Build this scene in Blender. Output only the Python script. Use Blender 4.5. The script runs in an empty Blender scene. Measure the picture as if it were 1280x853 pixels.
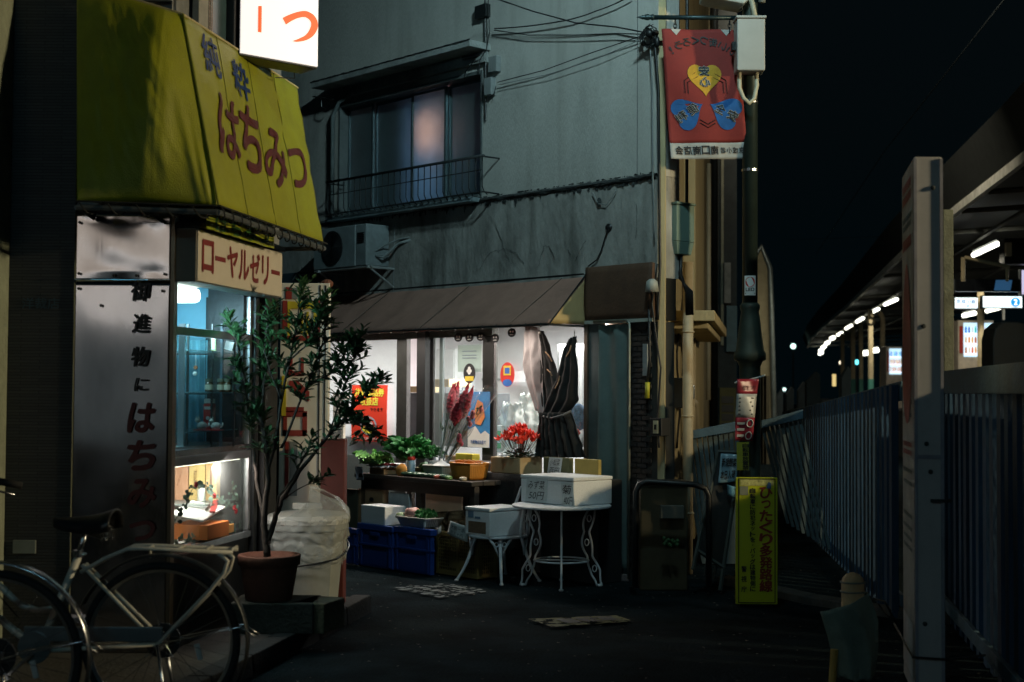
import bpy, math, random
from math import sin, cos, pi, radians as R, atan, atan2, sqrt
from mathutils import Matrix, Vector, noise
random.seed(7)
S = bpy.context.scene
COL = S.collection

# ------------------------------------------------------------------ camera, world, light
FPX = 1778.0
HOR = 489.0
PITCH = atan((HOR - 426.5) / FPX)
ROLL = R(0.35)
CAM = Vector((0, 0, 1.5))
cam = bpy.data.cameras.new('camera')
cam.sensor_width = 36.0
cam.lens = FPX / 1280 * 36
cam.clip_start = 0.1
cam.clip_end = 400
co = bpy.data.objects.new('camera', cam)
COL.objects.link(co)
CM = Matrix.Translation(CAM) @ Matrix.Rotation(pi/2 + PITCH, 4, 'X') @ Matrix.Rotation(ROLL, 4, 'Z')
co.matrix_world = CM
S.camera = co
cam.dof.use_dof = True
cam.dof.focus_distance = 10.6
cam.dof.aperture_fstop = 2.8
S.view_settings.view_transform = 'Standard'
S.view_settings.look = 'None'
S.view_settings.exposure = 0.0
S.view_settings.gamma = 1.0
S.view_settings.use_curve_mapping = False
S.cycles.use_denoising = True
S.cycles.max_bounces = 8
S.cycles.transparent_max_bounces = 16
S.cycles.caustics_reflective = False
S.cycles.caustics_refractive = False
S.cycles.sample_clamp_indirect = 3

W = bpy.data.worlds.new('World')
S.world = W
W.use_nodes = True
nt = W.node_tree
bg = nt.nodes['Background']
sky = nt.nodes.new('ShaderNodeTexSky')
sky.sky_type = 'NISHITA'
sky.sun_disc = False
sky.sun_elevation = R(-4)
sky.sun_rotation = R(150)
nt.links.new(sky.outputs[0], bg.inputs[0])
bg.inputs[1].default_value = 0.05
glow = nt.nodes.new('ShaderNodeBackground')          # even city glow on the night sky
glow.inputs[0].default_value = (.16, .66, .90, 1); glow.inputs[1].default_value = .0032
ads = nt.nodes.new('ShaderNodeAddShader')
nt.links.new(bg.outputs[0], ads.inputs[0]); nt.links.new(glow.outputs[0], ads.inputs[1])
nt.links.new(ads.outputs[0], nt.nodes['World Output'].inputs[0])

def area(name, loc, target, power, color, sx, sy=None, spread=180):
    l = bpy.data.lights.new(name, 'AREA')
    l.energy = power; l.color = color; l.size = sx
    if sy: l.shape = 'RECTANGLE'; l.size_y = sy
    l.spread = R(spread)
    o = bpy.data.objects.new(name, l)
    COL.objects.link(o)
    o.location = loc
    o.rotation_euler = (Vector(target) - Vector(loc)).to_track_quat('-Z', 'Y').to_euler()
    return o

LAMP_LANE = (.9, 7.5, 6.5)
LAMP_BACK = (-2.6, -5.0, 6.0)
LAMP_RAIL = (8.0, 6.0, 3.95)
area('lane_light', LAMP_LANE, (-.2, 12.2, 4.5), 84, (.62, .95, 1.0), .5, .2, 108)
area('street_light_behind', LAMP_BACK, (-.3, 8, 1.5), 75, (.36, .82, 1.0), 1.1, .2)
area('railway_light', LAMP_RAIL, (0, 9.5, 3.0), 330, (1.0, .82, .50), .4, .3, 120)

LAMP_FASCIA = (3.4, 19.0, 8.0)
area('fascia_fill_light', LAMP_FASCIA, (8.2, 25.0, 4.4), 110, (1.0, .88, .66), .4, .2, 100)  # unseen lamp added to light the canopy fascia and far side wall

# ------------------------------------------------------------------ geometry helpers
I4 = Matrix.Identity(4)
def frame(x, y, ang, z=0):
    return Matrix.Translation((x, y, z)) @ Matrix.Rotation(ang, 4, 'Z')
FB = frame(1.143, 11.17, R(-47.5))           # flower shop front: x right, y into the building
FS = frame(1.143, 11.17, R(79.8))            # its wall along the railway street
FA = frame(-1.825, 7.6, 0)                   # honey shop, face towards the camera
FAS = frame(-1.825, 7.6, R(79.8))            # honey shop, face along the street

def ray(px, py):
    d = Vector(((px - 640) / FPX, -(py - 426.5) / FPX, -1))
    return (CM.to_3x3() @ d)
def atY(px, py, Y):                          # world point on the sight line at depth Y
    d = ray(px, py); return CAM + d * (Y / d.y)
def atZ(px, py, z=0.0):
    d = ray(px, py); return CAM + d * ((z - CAM.z) / d.z)
def inF(F, px, py, off=0.0):                 # local point on the plane y=-off of a frame
    Fi = F.inverted(); o = Fi @ CAM; d = Fi.to_3x3() @ ray(px, py)
    t = (-off - o.y) / d.y
    return o + d * t
def xz(F, px, py, off=0.0):
    p = inF(F, px, py, off); return p.x, p.z
def solve_along(F, p, axis, px):             # distance along axis from local p until the point falls on column px
    d = F.to_3x3() @ Vector(axis); q = F @ Vector(p)
    r = CM.inverted().to_3x3()
    a = r @ (q - CAM); b = r @ d
    k = (px - 640) / FPX                     # (a+t b).x / -(a+t b).z = k
    return -(a.x + k * a.z) / (b.x + k * b.z)

class MB:
    def __init__(s): s.v = []; s.f = []; s.uv = None
    def add(s, v, f, M=None):
        n = len(s.v)
        s.v += [tuple(M @ Vector(p)) for p in v] if M else [tuple(p) for p in v]
        s.f += [tuple(i + n for i in q) for q in f]
        return s
    def box(s, x0, x1, y0, y1, z0, z1, M=None):
        return s.add([(x0,y0,z0),(x1,y0,z0),(x1,y1,z0),(x0,y1,z0),(x0,y0,z1),(x1,y0,z1),(x1,y1,z1),(x0,y1,z1)],
                     [(0,3,2,1),(4,5,6,7),(0,1,5,4),(1,2,6,5),(2,3,7,6),(3,0,4,7)], M)
    def hexa(s, b, t):                       # 4 bottom points, 4 top points
        return s.add(list(b) + list(t), [(0,3,2,1),(4,5,6,7),(0,1,5,4),(1,2,6,5),(2,3,7,6),(3,0,4,7)])
    def tube(s, pts, r, n=8, closed=False):
        pts = [Vector(p) for p in pts]; m = len(pts)
        rr = r if isinstance(r, (list, tuple)) else [r] * m
        base = len(s.v); up = None
        for i, p in enumerate(pts):
            if closed: t = pts[(i+1) % m] - pts[i-1]
            else: t = pts[min(i+1, m-1)] - pts[max(i-1, 0)]
            t.normalize()
            if up is None:
                a = Vector((0,0,1)) if abs(t.z) < .9 else Vector((1,0,0))
                up = (a - t * a.dot(t)).normalized()
            else:
                up = (up - t * up.dot(t)).normalized()
            w = t.cross(up)
            for k in range(n):
                a = 2*pi*k/n
                s.v.append(tuple(p + (up*cos(a) + w*sin(a)) * rr[i]))
        for i in range(m if closed else m-1):
            j = (i+1) % m
            for k in range(n):
                l = (k+1) % n
                s.f.append((base+i*n+k, base+j*n+k, base+j*n+l, base+i*n+l))
        if not closed:
            s.f.append(tuple(base + k for k in range(n)))
            s.f.append(tuple(base + (m-1)*n + k for k in reversed(range(n))))
        return s
    def lathe(s, prof, n=20, M=None, sq=0):
        b = len(s.v)
        for r, z in prof:
            for k in range(n):
                a = 2*pi*k/n
                q = 1 + sq*(1/max(abs(cos(a)), abs(sin(a))) - 1)
                p = Vector((r*cos(a)*q, r*sin(a)*q, z))
                s.v.append(tuple(M @ p if M else p))
        for i in range(len(prof)-1):
            for k in range(n):
                l = (k+1) % n
                s.f.append((b+i*n+k, b+i*n+l, b+(i+1)*n+l, b+(i+1)*n+k))
        s.f.append(tuple(b + k for k in reversed(range(n))))
        s.f.append(tuple(b + (len(prof)-1)*n + k for k in range(n)))
        return s
    def grid(s, fn, nu, nv, thick=0):        # fn(u,v) -> point
        b = len(s.v)
        P = [[Vector(fn(i/nu, j/nv)) for j in range(nv+1)] for i in range(nu+1)]
        def nor(i, j):
            a = P[min(i+1,nu)][j] - P[max(i-1,0)][j]; c = P[i][min(j+1,nv)] - P[i][max(j-1,0)]
            n = a.cross(c); return n.normalized() if n.length > 1e-9 else Vector((0,0,1))
        for i in range(nu+1):
            for j in range(nv+1): s.v.append(tuple(P[i][j]))
        q = lambda i, j: b + i*(nv+1) + j
        for i in range(nu):
            for j in range(nv): s.f.append((q(i,j), q(i+1,j), q(i+1,j+1), q(i,j+1)))
        if thick:
            c = len(s.v)
            for i in range(nu+1):
                for j in range(nv+1): s.v.append(tuple(P[i][j] - nor(i,j)*thick))
            q2 = lambda i, j: c + i*(nv+1) + j
            for i in range(nu):
                for j in range(nv): s.f.append((q2(i,j), q2(i,j+1), q2(i+1,j+1), q2(i+1,j)))
            for i in range(nu):
                s.f.append((q(i,0), q2(i,0), q2(i+1,0), q(i+1,0)))
                s.f.append((q(i,nv), q(i+1,nv), q2(i+1,nv), q2(i,nv)))
            for j in range(nv):
                s.f.append((q(0,j), q(0,j+1), q2(0,j+1), q2(0,j)))
                s.f.append((q(nu,j), q2(nu,j), q2(nu,j+1), q(nu,j+1)))
        return s
    def prism(s, poly, y0, y1, M=None):      # polygon in x,z extruded along y
        n = len(poly); b = [(x, y0, z) for x, z in poly] + [(x, y1, z) for x, z in poly]
        f = [tuple(range(n)), tuple(reversed(range(n, 2*n)))]
        f += [(i, n+i, n+(i+1) % n, (i+1) % n) for i in range(n)]
        return s.add(b, f, M)
    def ball(s, c, r, nu=10, nv=6, sc=(1,1,1)):
        pr = [(max(r*sin(pi*j/nv), .0004), -r*cos(pi*j/nv)) for j in range(nv+1)]
        return s.lathe(pr, nu, Matrix.Translation(c) @ Matrix.Diagonal((*sc, 1)))

def mesh_of(mb, name, mat, base=(0,0,0), smooth=False):
    m = bpy.data.meshes.new(name)
    b = Vector(base)
    m.from_pydata([tuple(Vector(p) - b) for p in mb.v], [], mb.f)
    if mat: m.materials.append(mat)
    m.validate()
    if smooth:
        m.polygons.foreach_set('use_smooth', [True]*len(m.polygons))
    m.update()
    return m

class Thing:
    pass
def props(o, label=None, cat=None, group=None, kind=None):
    if label: o['label'] = label
    if cat: o['category'] = cat
    if group: o['group'] = group
    if kind: o['kind'] = kind
def thing(name, label, cat, F=I4, base=(0,0,0), group=None, kind=None):
    o = bpy.data.objects.new(name, None); COL.objects.link(o)
    o.matrix_world = F @ Matrix.Translation(base)
    o.empty_display_size = .1
    props(o, label, cat, group, kind)
    t = Thing(); t.o = o; t.F = F; t.base = Vector(base)
    return t
def bevel(o, w, seg=2):
    md = o.modifiers.new('bevel', 'BEVEL'); md.width = w; md.segments = seg; md.limit_method = 'ANGLE'; md.angle_limit = R(40)
def part(t, name, mb, mat, parent=None, smooth=False, bev=0, label=None, kind=None):
    o = bpy.data.objects.new(name, mesh_of(mb, name, mat, t.base, smooth)); COL.objects.link(o)
    o.parent = parent or t.o
    if bev: bevel(o, bev)
    props(o, label, None, None, kind)
    return o
def piece(t, name, me, loc, rot=(0,0,0), scale=(1,1,1), parent=None):   # shared mesh, own place
    o = bpy.data.objects.new(name, me); COL.objects.link(o)
    o.parent = parent or t.o
    o.location = Vector(loc) - t.base; o.rotation_euler = rot; o.scale = scale
    return o
def solo(name, label, cat, mb, mat, F=I4, base=(0,0,0), group=None, kind=None, smooth=False, bev=0):
    o = bpy.data.objects.new(name, mesh_of(mb, name, mat, base, smooth)); COL.objects.link(o)
    o.matrix_world = F @ Matrix.Translation(base)
    if bev: bevel(o, bev)
    props(o, label, cat, group, kind)
    return o
def as_thing(o, F=I4, base=(0,0,0)):
    t = Thing(); t.o = o; t.F = F; t.base = Vector(base); return t
def struct(name, mb, mat, smooth=False, F=I4, base=(0,0,0), bev=0):
    return solo(name, None, None, mb, mat, F, base, None, 'structure', smooth, bev)
def copy_tree(o, parent=None):
    c = o.copy(); COL.objects.link(c)
    if parent: c.parent = parent
    for ch in list(o.children): copy_tree(ch, c)
    return c

# ------------------------------------------------------------------ text
_tc = {}
def glyphs(s, bold=.02, shear=0, res=3):
    k = (s, bold, shear, res)
    if k in _tc: return _tc[k]
    c = bpy.data.curves.new('text', 'FONT'); c.body = s; c.offset = bold; c.shear = shear; c.resolution_u = res
    o = bpy.data.objects.new('text', c); COL.objects.link(o)
    bpy.context.view_layer.update()
    me = bpy.data.meshes.new_from_object(o.evaluated_get(bpy.context.evaluated_depsgraph_get()))
    v = [(p.co.x, p.co.y) for p in me.vertices]; f = [tuple(p.vertices) for p in me.polygons]
    bpy.data.objects.remove(o); bpy.data.curves.remove(c); bpy.data.meshes.remove(me)
    if v:
        x0 = min(p[0] for p in v); x1 = max(p[0] for p in v); y0 = min(p[1] for p in v); y1 = max(p[1] for p in v)
        asp = (x1-x0) / max(y1-y0, 1e-6)
        v = [((a-x0)/(x1-x0+1e-9), (b-y0)/(y1-y0+1e-9)) for a, b in v]
    else: asp = 1
    _tc[k] = (v, f, asp); return _tc[k]
def text(mb, s, fn, u0, u1, v0, v1, bold=.02, shear=0, rot=0, mirror=False, res=3):
    """fn maps (u,v) to a point; the glyph box fills u0..u1, v0..v1"""
    v, f, a = glyphs(s, 0, shear, res)
    cu, cv = (u0+u1)/2, (v0+v1)/2
    out = []
    for x, y in v:
        if mirror: x = 1-x
        du, dv = (x-.5)*(u1-u0), (y-.5)*(v1-v0)
        c, n = cos(rot), sin(rot)
        out.append(fn(cu + du*c - dv*n, cv + du*n + dv*c))
    mb.add(out, f)
    if bold > .012 and out:                  # heavier strokes: shifted copies, each laid a hair further out
        e = 1e-3; P = Vector(fn(cu, cv)); n_ = (Vector(fn(cu+e, cv))-P).cross(Vector(fn(cu, cv+e))-P)
        n_ = n_.normalized() if n_.length else Vector((0,-1,0))
        k = 0
        for sx_, sy_ in ((1,.3),(-1,-.3),(.3,-1),(-.3,1)):
            k += 1; o2 = []
            for x, y in v:
                if mirror: x = 1-x
                du, dv = (x-.5+sx_*bold*.8/max(a, .5))*(u1-u0), (y-.5+sy_*bold*.8)*(v1-v0)
                c, n = cos(rot), sin(rot)
                o2.append(tuple(Vector(fn(cu + du*c - dv*n, cv + du*n + dv*c)) + n_*.0004*k))
            mb.add(o2, f)
    return mb
def plane_fn(y):                             # x,z plane at depth y
    return lambda u, v: (u, y, v)
def vtext(mb, s, fn, uc, vtop, w, h, gap=.0, bold=.02, mirror=False):
    v = vtop
    for ch in s:
        if ch == ' ': v -= h*.5; continue
        ww, hh = w, h
        if ch == 'っ' or ch == 'ッ': ww, hh = w*.72, h*.7
        if ch == '・': ww, hh = w*.2, h*.2
        if ch == 'ー': text(mb, '|', fn, uc-w*.08, uc+w*.08, v-h*.9, v-h*.1, bold); v -= h+gap; continue
        text(mb, ch, fn, uc-ww/2, uc+ww/2, v-h/2-hh/2, v-h/2+hh/2, bold, mirror=mirror)
        v -= h + gap
    return mb

# ------------------------------------------------------------------ materials
_m = {}
def mat(name, col, rough=.6, metal=0, var=.25, scale=6, bump=0, bscale=40, emit=0, ecol=None, alpha=1, trans=0, spec=.5, stretch=None, dirt=0, dcol=(.02,.022,.018), dscale=1.6, coat=0, sub=0):
    if name in _m: return _m[name]
    m = bpy.data.materials.new(name); m.use_nodes = True
    n = m.node_tree; b = n.nodes['Principled BSDF']; L = n.links.new
    b.inputs['Roughness'].default_value = rough; b.inputs['Metallic'].default_value = metal
    b.inputs['Specular IOR Level'].default_value = spec
    b.inputs['Alpha'].default_value = alpha
    b.inputs['Transmission Weight'].default_value = trans
    b.inputs['Coat Weight'].default_value = coat
    tc = n.nodes.new('ShaderNodeTexCoord'); mp = n.nodes.new('ShaderNodeMapping')
    L(tc.outputs['Object'], mp.inputs[0])
    if stretch: mp.inputs['Scale'].default_value = stretch
    base = (*col, 1)
    last = None
    if var:
        no = n.nodes.new('ShaderNodeTexNoise'); no.inputs['Scale'].default_value = scale; no.inputs['Detail'].default_value = 6; no.inputs['Roughness'].default_value = .65
        L(mp.outputs[0], no.inputs[0])
        mx = n.nodes.new('ShaderNodeMix'); mx.data_type = 'RGBA'
        mx.inputs[6].default_value = tuple(c*(1-var) for c in col) + (1,)
        mx.inputs[7].default_value = tuple(min(1, c*(1+var)) for c in col) + (1,)
        rm = n.nodes.new('ShaderNodeMapRange'); rm.inputs[1].default_value = .3; rm.inputs[2].default_value = .7
        L(no.outputs[0], rm.inputs[0]); L(rm.outputs[0], mx.inputs[0])
        last = mx.outputs[2]
    if dirt:
        no = n.nodes.new('ShaderNodeTexNoise'); no.inputs['Scale'].default_value = dscale; no.inputs['Detail'].default_value = 9; no.inputs['Roughness'].default_value = .7
        L(mp.outputs[0], no.inputs[0])
        rm = n.nodes.new('ShaderNodeMapRange'); rm.inputs[1].default_value = .52; rm.inputs[2].default_value = .72; rm.inputs[4].default_value = dirt
        L(no.outputs[0], rm.inputs[0])
        mx = n.nodes.new('ShaderNodeMix'); mx.data_type = 'RGBA'
        if last: L(last, mx.inputs[6])
        else: mx.inputs[6].default_value = base
        mx.inputs[7].default_value = (*dcol, 1)
        L(rm.outputs[0], mx.inputs[0]); last = mx.outputs[2]
    if last: L(last, b.inputs['Base Color'])
    else: b.inputs['Base Color'].default_value = base
    if bump:
        no = n.nodes.new('ShaderNodeTexNoise'); no.inputs['Scale'].default_value = bscale; no.inputs['Detail'].default_value = 5
        L(mp.outputs[0], no.inputs[0])
        bm = n.nodes.new('ShaderNodeBump'); bm.inputs['Strength'].default_value = bump; bm.inputs['Distance'].default_value = .02
        L(no.outputs[0], bm.inputs['Height']); L(bm.outputs[0], b.inputs['Normal'])
    if emit:
        b.inputs['Emission Color'].default_value = (*(ecol or col), 1); b.inputs['Emission Strength'].default_value = emit
    _m[name] = m
    return m
def glass(name='clear_glass', tint=(.9,.97,.96), rough=.02, op=.10):
    """thin pane: mostly see-through with a reflecting film"""
    if name in _m: return _m[name]
    m = bpy.data.materials.new(name); m.use_nodes = True; n = m.node_tree; L = n.links.new
    for x in list(n.nodes): n.nodes.remove(x)
    out = n.nodes.new('ShaderNodeOutputMaterial'); t = n.nodes.new('ShaderNodeBsdfTransparent'); g = n.nodes.new('ShaderNodeBsdfGlossy')
    d = n.nodes.new('ShaderNodeBsdfDiffuse'); d.inputs[0].default_value = (*[c*.7 for c in tint], 1)
    t.inputs[0].default_value = (*tint, 1); g.inputs['Roughness'].default_value = rough
    lw = n.nodes.new('ShaderNodeLayerWeight'); pw = n.nodes.new('ShaderNodeMath'); pw.operation = 'POWER'; pw.inputs[1].default_value = 5
    fr = n.nodes.new('ShaderNodeMath'); fr.operation = 'MULTIPLY_ADD'; fr.inputs[1].default_value = .6; fr.inputs[2].default_value = .03
    L(lw.outputs['Facing'], pw.inputs[0]); L(pw.outputs[0], fr.inputs[0])
    m1 = n.nodes.new('ShaderNodeMixShader'); m2 = n.nodes.new('ShaderNodeMixShader'); m1.inputs[0].default_value = op
    L(t.outputs[0], m1.inputs[1]); L(d.outputs[0], m1.inputs[2])
    L(fr.outputs[0], m2.inputs[0]); L(m1.outputs[0], m2.inputs[1]); L(g.outputs[0], m2.inputs[2]); L(m2.outputs[0], out.inputs[0])
    _m[name] = m; return m
def emis(name, col, st):
    return mat(name, col, .5, var=0, emit=st)

M_stucco_b = mat('painted_mortar', (.43,.43,.40), .9, var=.12, scale=3, bump=.35, bscale=60, dirt=.6, dscale=1.1, stretch=(1,1,.35), dcol=(.15,.15,.135))
def streaks(m, scale=5.0, zs=.07, lo=.56, hi=.78, amt=.5, col=(.10,.085,.06)):
    n = m.node_tree; L = n.links.new; b = n.nodes['Principled BSDF']
    src = b.inputs['Base Color'].links[0].from_socket
    tc = n.nodes.new('ShaderNodeTexCoord'); mp = n.nodes.new('ShaderNodeMapping'); mp.inputs['Scale'].default_value = (1, 1, zs)
    no = n.nodes.new('ShaderNodeTexNoise'); no.inputs['Scale'].default_value = scale; no.inputs['Detail'].default_value = 7
    rm = n.nodes.new('ShaderNodeMapRange'); rm.inputs[1].default_value = lo; rm.inputs[2].default_value = hi; rm.inputs[4].default_value = amt
    mx = n.nodes.new('ShaderNodeMix'); mx.data_type = 'RGBA'; mx.inputs[7].default_value = (*col, 1)
    L(tc.outputs['Object'], mp.inputs[0]); L(mp.outputs[0], no.inputs[0]); L(no.outputs[0], rm.inputs[0]); L(rm.outputs[0], mx.inputs[0]); L(src, mx.inputs[6]); L(mx.outputs[2], b.inputs['Base Color'])
streaks(M_stucco_b, amt=.3)
M_mould = mat('black_mould_concrete', (.035,.04,.04), .95, var=.6, scale=9, bump=.6, bscale=30)
M_stucco_y = mat('cream_mortar', (.42,.35,.20), .9, var=.15, scale=4, bump=.3, bscale=50, dirt=.5, stretch=(1,1,.3), dcol=(.1,.085,.05))
M_concrete = mat('concrete', (.06,.06,.055), .9, var=.3, scale=8, bump=.5, bscale=40, dirt=.4)
M_asphalt = mat('asphalt', (.010,.017,.020), 1.0, var=.6, scale=2.0, bump=1.0, bscale=55, dirt=.5, dscale=.7, dcol=(.006,.009,.010), spec=.04)
M_tile_dark = None
M_black = mat('black_paint', (.012,.013,.014), .45, var=.3)
M_darkmetal = mat('dark_metal', (.03,.034,.036), .4, .6, var=.3, bump=.1)
M_greymetal = mat('grey_painted_metal', (.28,.3,.3), .5, .1, var=.2, dirt=.3)
M_white = mat('white_paint', (.7,.7,.68), .5, var=.1, dirt=.25, dcol=(.3,.29,.25))
M_foam = mat('polystyrene', (.72,.73,.74), .8, var=.06, scale=60, bump=.25, bscale=140)
M_card = mat('cardboard', (.33,.2,.1), .85, var=.18, scale=5, bump=.1)
M_card2 = mat('pale_cardboard', (.42,.31,.17), .85, var=.15, scale=5)
M_green = mat('leaf_green', (.03,.085,.03), .42, var=.5, scale=25, spec=.4)
M_green2 = mat('lettuce_green', (.16,.36,.09), .5, var=.5, scale=30)
M_green3 = mat('kale_green', (.04,.2,.05), .5, var=.6, scale=30)
M_wood_dark = mat('dark_wood', (.035,.026,.02), .7, var=.4, stretch=(1,1,8), scale=5, bump=.2)
M_bluecrate = mat('blue_plastic', (.012,.05,.24), .45, var=.15, scale=3)
M_yellowcrate = mat('ochre_plastic', (.15,.11,.035), .55, var=.2)
M_castwhite = mat('white_cast_iron', (.6,.64,.68), .5, var=.15, scale=20, bump=.2, dirt=.35, dcol=(.2,.2,.2), dscale=10)
M_steel = mat('chrome', (.55,.57,.6), .25, 1, var=.2, scale=12)
M_rubber = mat('tyre_rubber', (.012,.012,.012), .8, var=.3)
M_cream = mat('cream_bike_paint', (.62,.60,.52), .4, var=.15, scale=10, dirt=.5, dscale=6, dcol=(.12,.08,.04))
M_red = mat('red_print', (.42,.02,.015), .6, var=.1)
M_blackink = mat('black_ink', (.01,.01,.012), .6, var=.2)
M_glass = glass()
# ================================================================== GROUND
g = MB()
def gfn(u, v):
    x = -12 + 60*u; y = -12 + 192*v
    return (x, y, .012*noise.noise((x*.5, y*.5, 0)) - .006 if y < 30 else 0)
g.grid(gfn, 120, 260)
struct('ground', g, M_asphalt, smooth=True)
k = MB()   # raised pavement in front of the honey shop, kerb stones on its edge
def kerb_line(Y): return -1.33 + .18*(Y - 7.6)
k.hexa([(-8,4.2,-.05),(kerb_line(4.2)-.14,4.2,-.05),(kerb_line(9.7)-.14,9.7,-.05),(-8,9.7,-.05)],
       [(-8,4.2,.1),(kerb_line(4.2)-.14,4.2,.1),(kerb_line(9.7)-.14,9.7,.1),(-8,9.7,.1)])
pv = struct('pavement', k, M_concrete)
pvt = as_thing(pv)
Y = 4.2
km = None
while Y < 9.6:
    h = MB()
    a, b = Y + .006, Y + .55
    h.hexa([(kerb_line(a)-.134,a,-.05),(kerb_line(a),a,-.05),(kerb_line(b),b,-.05),(kerb_line(b)-.134,b,-.05)],
           [(kerb_line(a)-.134,a,.106),(kerb_line(a)-.01,a,.106),(kerb_line(b)-.01,b,.106),(kerb_line(b)-.134,b,.106)])
    part(pvt, 'kerb_stone', h, mat('kerb_stone', (.022,.024,.024), .9, var=.4, bump=.4), bev=.008)
    Y += .556

# painted markings, worn
def worn(name, col, thr):
    m = mat(name, col, .8, var=.1)
    n = m.node_tree; L = n.links.new; b = n.nodes['Principled BSDF']
    no = n.nodes.new('ShaderNodeTexNoise'); no.inputs['Scale'].default_value = 14; no.inputs['Detail'].default_value = 8
    tc = n.nodes.new('ShaderNodeTexCoord'); L(tc.outputs['Object'], no.inputs[0])
    rm = n.nodes.new('ShaderNodeMapRange'); rm.inputs[1].default_value = thr-.05; rm.inputs[2].default_value = thr+.05
    L(no.outputs[0], rm.inputs[0]); L(rm.outputs[0], b.inputs['Alpha'])
    return m
def gquad(px, z=.008):
    return [atZ(x, y, z) for x, y in px]
mk = MB()
c = gquad([(484,735),(560,729),(618,739),(548,748)], .009)
def mfn(u, v):
    a = c[0].lerp(c[1], v); b = c[3].lerp(c[2], v); p = a.lerp(b, u); return (p.x, p.y, .011)
for r in range(4):
    for q in range(7):
        mk.grid(lambda u, v, r=r, q=q: mfn((q + .12 + u*.76)/7, (r + .12 + v*.76)/4), 1, 1)
struct('road_marking', mk, worn('worn_white_marking', (.12,.15,.15), .47))
mk = MB()
c2 = gquad([(660,774),(770,769.5),(792,777),(690,784)], .009)
def mfn2(u, v):
    a = c2[0].lerp(c2[1], u); b = c2[3].lerp(c2[2], u); p = a.lerp(b, 1-v); return (p.x, p.y, .0105)
mk.grid(mfn2, 6, 2)
yy = struct('road_marking', mk, worn('worn_yellow_marking', (.085,.09,.02), .44))
mt = MB()
text(mt, '自転車', lambda u, v: tuple(Vector(mfn2(u, v)) + Vector((0,0,.004))), .25, .9, .2, .8, .04)
part(as_thing(yy), 'lettering', mt, M_blackink)
# low kerb along the railway side
rk = MB()
pts = [(1.62,11.25),(2.1,10.2),(2.55,9.6),(2.95,9.3)]
for i in range(3):
    (x0,y0),(x1,y1) = pts[i], pts[i+1]
    rk.hexa([(x0,y0,-.05),(x1,y1,-.05),(x1+.12,y1+.12,-.05),(x0+.12,y0+.12,-.05)],[(x0,y0,.05),(x1,y1,.05),(x1+.12,y1+.12,.05),(x0+.12,y0+.12,.05)])
struct('kerb', rk, M_concrete, bev=.01)

# sparse litter: dry leaves and grit lying on the road
gm = MB()
for i in range(420):
    x = random.uniform(-1.2, 3); y = random.uniform(5.5, 12); a = random.uniform(0, 6.3); s = random.uniform(.004, .014)
    gm.add([(x+s*cos(a+t), y+s*sin(a+t)*.6, .012 + .004*(j % 2)) for j, t in enumerate((0,1.6,3.1,4.7))], [(0,1,2,3)])
solo('litter', 'small grit and dry leaf crumbs scattered on the dark road', 'litter', gm, mat('grit', (.14,.13,.11), .9, var=.5), kind='stuff')

# ================================================================== HONEY SHOP (left)
HA = thing('honey_shop', 'narrow honey shop with steel front panel and lit display windows', 'shop', FA, (0,0,0))
def fine_tiles():
    m = mat('fine_dark_tiles', (.03,.03,.03), .6, var=.2)
    n = m.node_tree; L = n.links.new; b = n.nodes['Principled BSDF']
    tc = n.nodes.new('ShaderNodeTexCoord'); mp = n.nodes.new('ShaderNodeMapping')
    mp.inputs['Rotation'].default_value = (R(90), 0, 0)
    br = n.nodes.new('ShaderNodeTexBrick'); br.inputs['Scale'].default_value = 1
    br.inputs['Brick Width'].default_value = .2; br.inputs['Row Height'].default_value = .0165; br.inputs['Mortar Size'].default_value = .0022
    br.inputs['Color1'].default_value = (.034,.036,.036,1); br.inputs['Color2'].default_value = (.022,.024,.025,1); br.inputs['Mortar'].default_value = (.004,.005,.005,1)
    bm = n.nodes.new('ShaderNodeBump'); bm.inputs['Strength'].default_value = .8; bm.inputs['Distance'].default_value = .004; bm.invert = True
    L(tc.outputs['Object'], mp.inputs[0]); L(mp.outputs[0], br.inputs[0]); L(br.outputs['Color'], b.inputs['Base Color'])
    L(br.outputs['Fac'], bm.inputs['Height']); L(bm.outputs[0], b.inputs['Normal'])
    return m
xw = (92-213)/1778*7.6
b = MB(); b.box(-3.5, xw-.004, .0, .3, 0, 9); part(HA, 'tiled_wall', b, fine_tiles())
b = MB(); b.box(xw, 0, .02, .3, 2.47, 9); part(HA, 'upper_wall', b, mat('upper_wall_grey', (.2,.21,.21), .9, bump=.2, dirt=.5))
# side wall of the upper storey
b = MB(); b.box(.0, 1.75, .02, .25, 2.45, 9, FA.inverted() @ FAS); part(HA, 'upper_wall', b, _m['upper_wall_grey'])
b = MB(); b.box(1.12, 1.75, .02, .25, 0, 2.4, FA.inverted() @ FAS); part(HA, 'side_wall', b, M_darkmetal)
b = MB(); b.box(-4, 0, .3, 1.7, 8.8, 9); part(HA, 'roof', b, M_concrete)
b = MB(); x0 = (14-213)/1778*7.3 - .05; b.box(-4, x0, -.32, .0, 0, 9)
solo('corner_pillar', 'pale rough mortar pillar at the left edge beside the dark tiled wall', 'pillar', b, mat('pale_mortar', (.3,.33,.24), .95, var=.2, bump=.8, bscale=30), FA, (x0,0,0), bev=.01)
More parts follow.
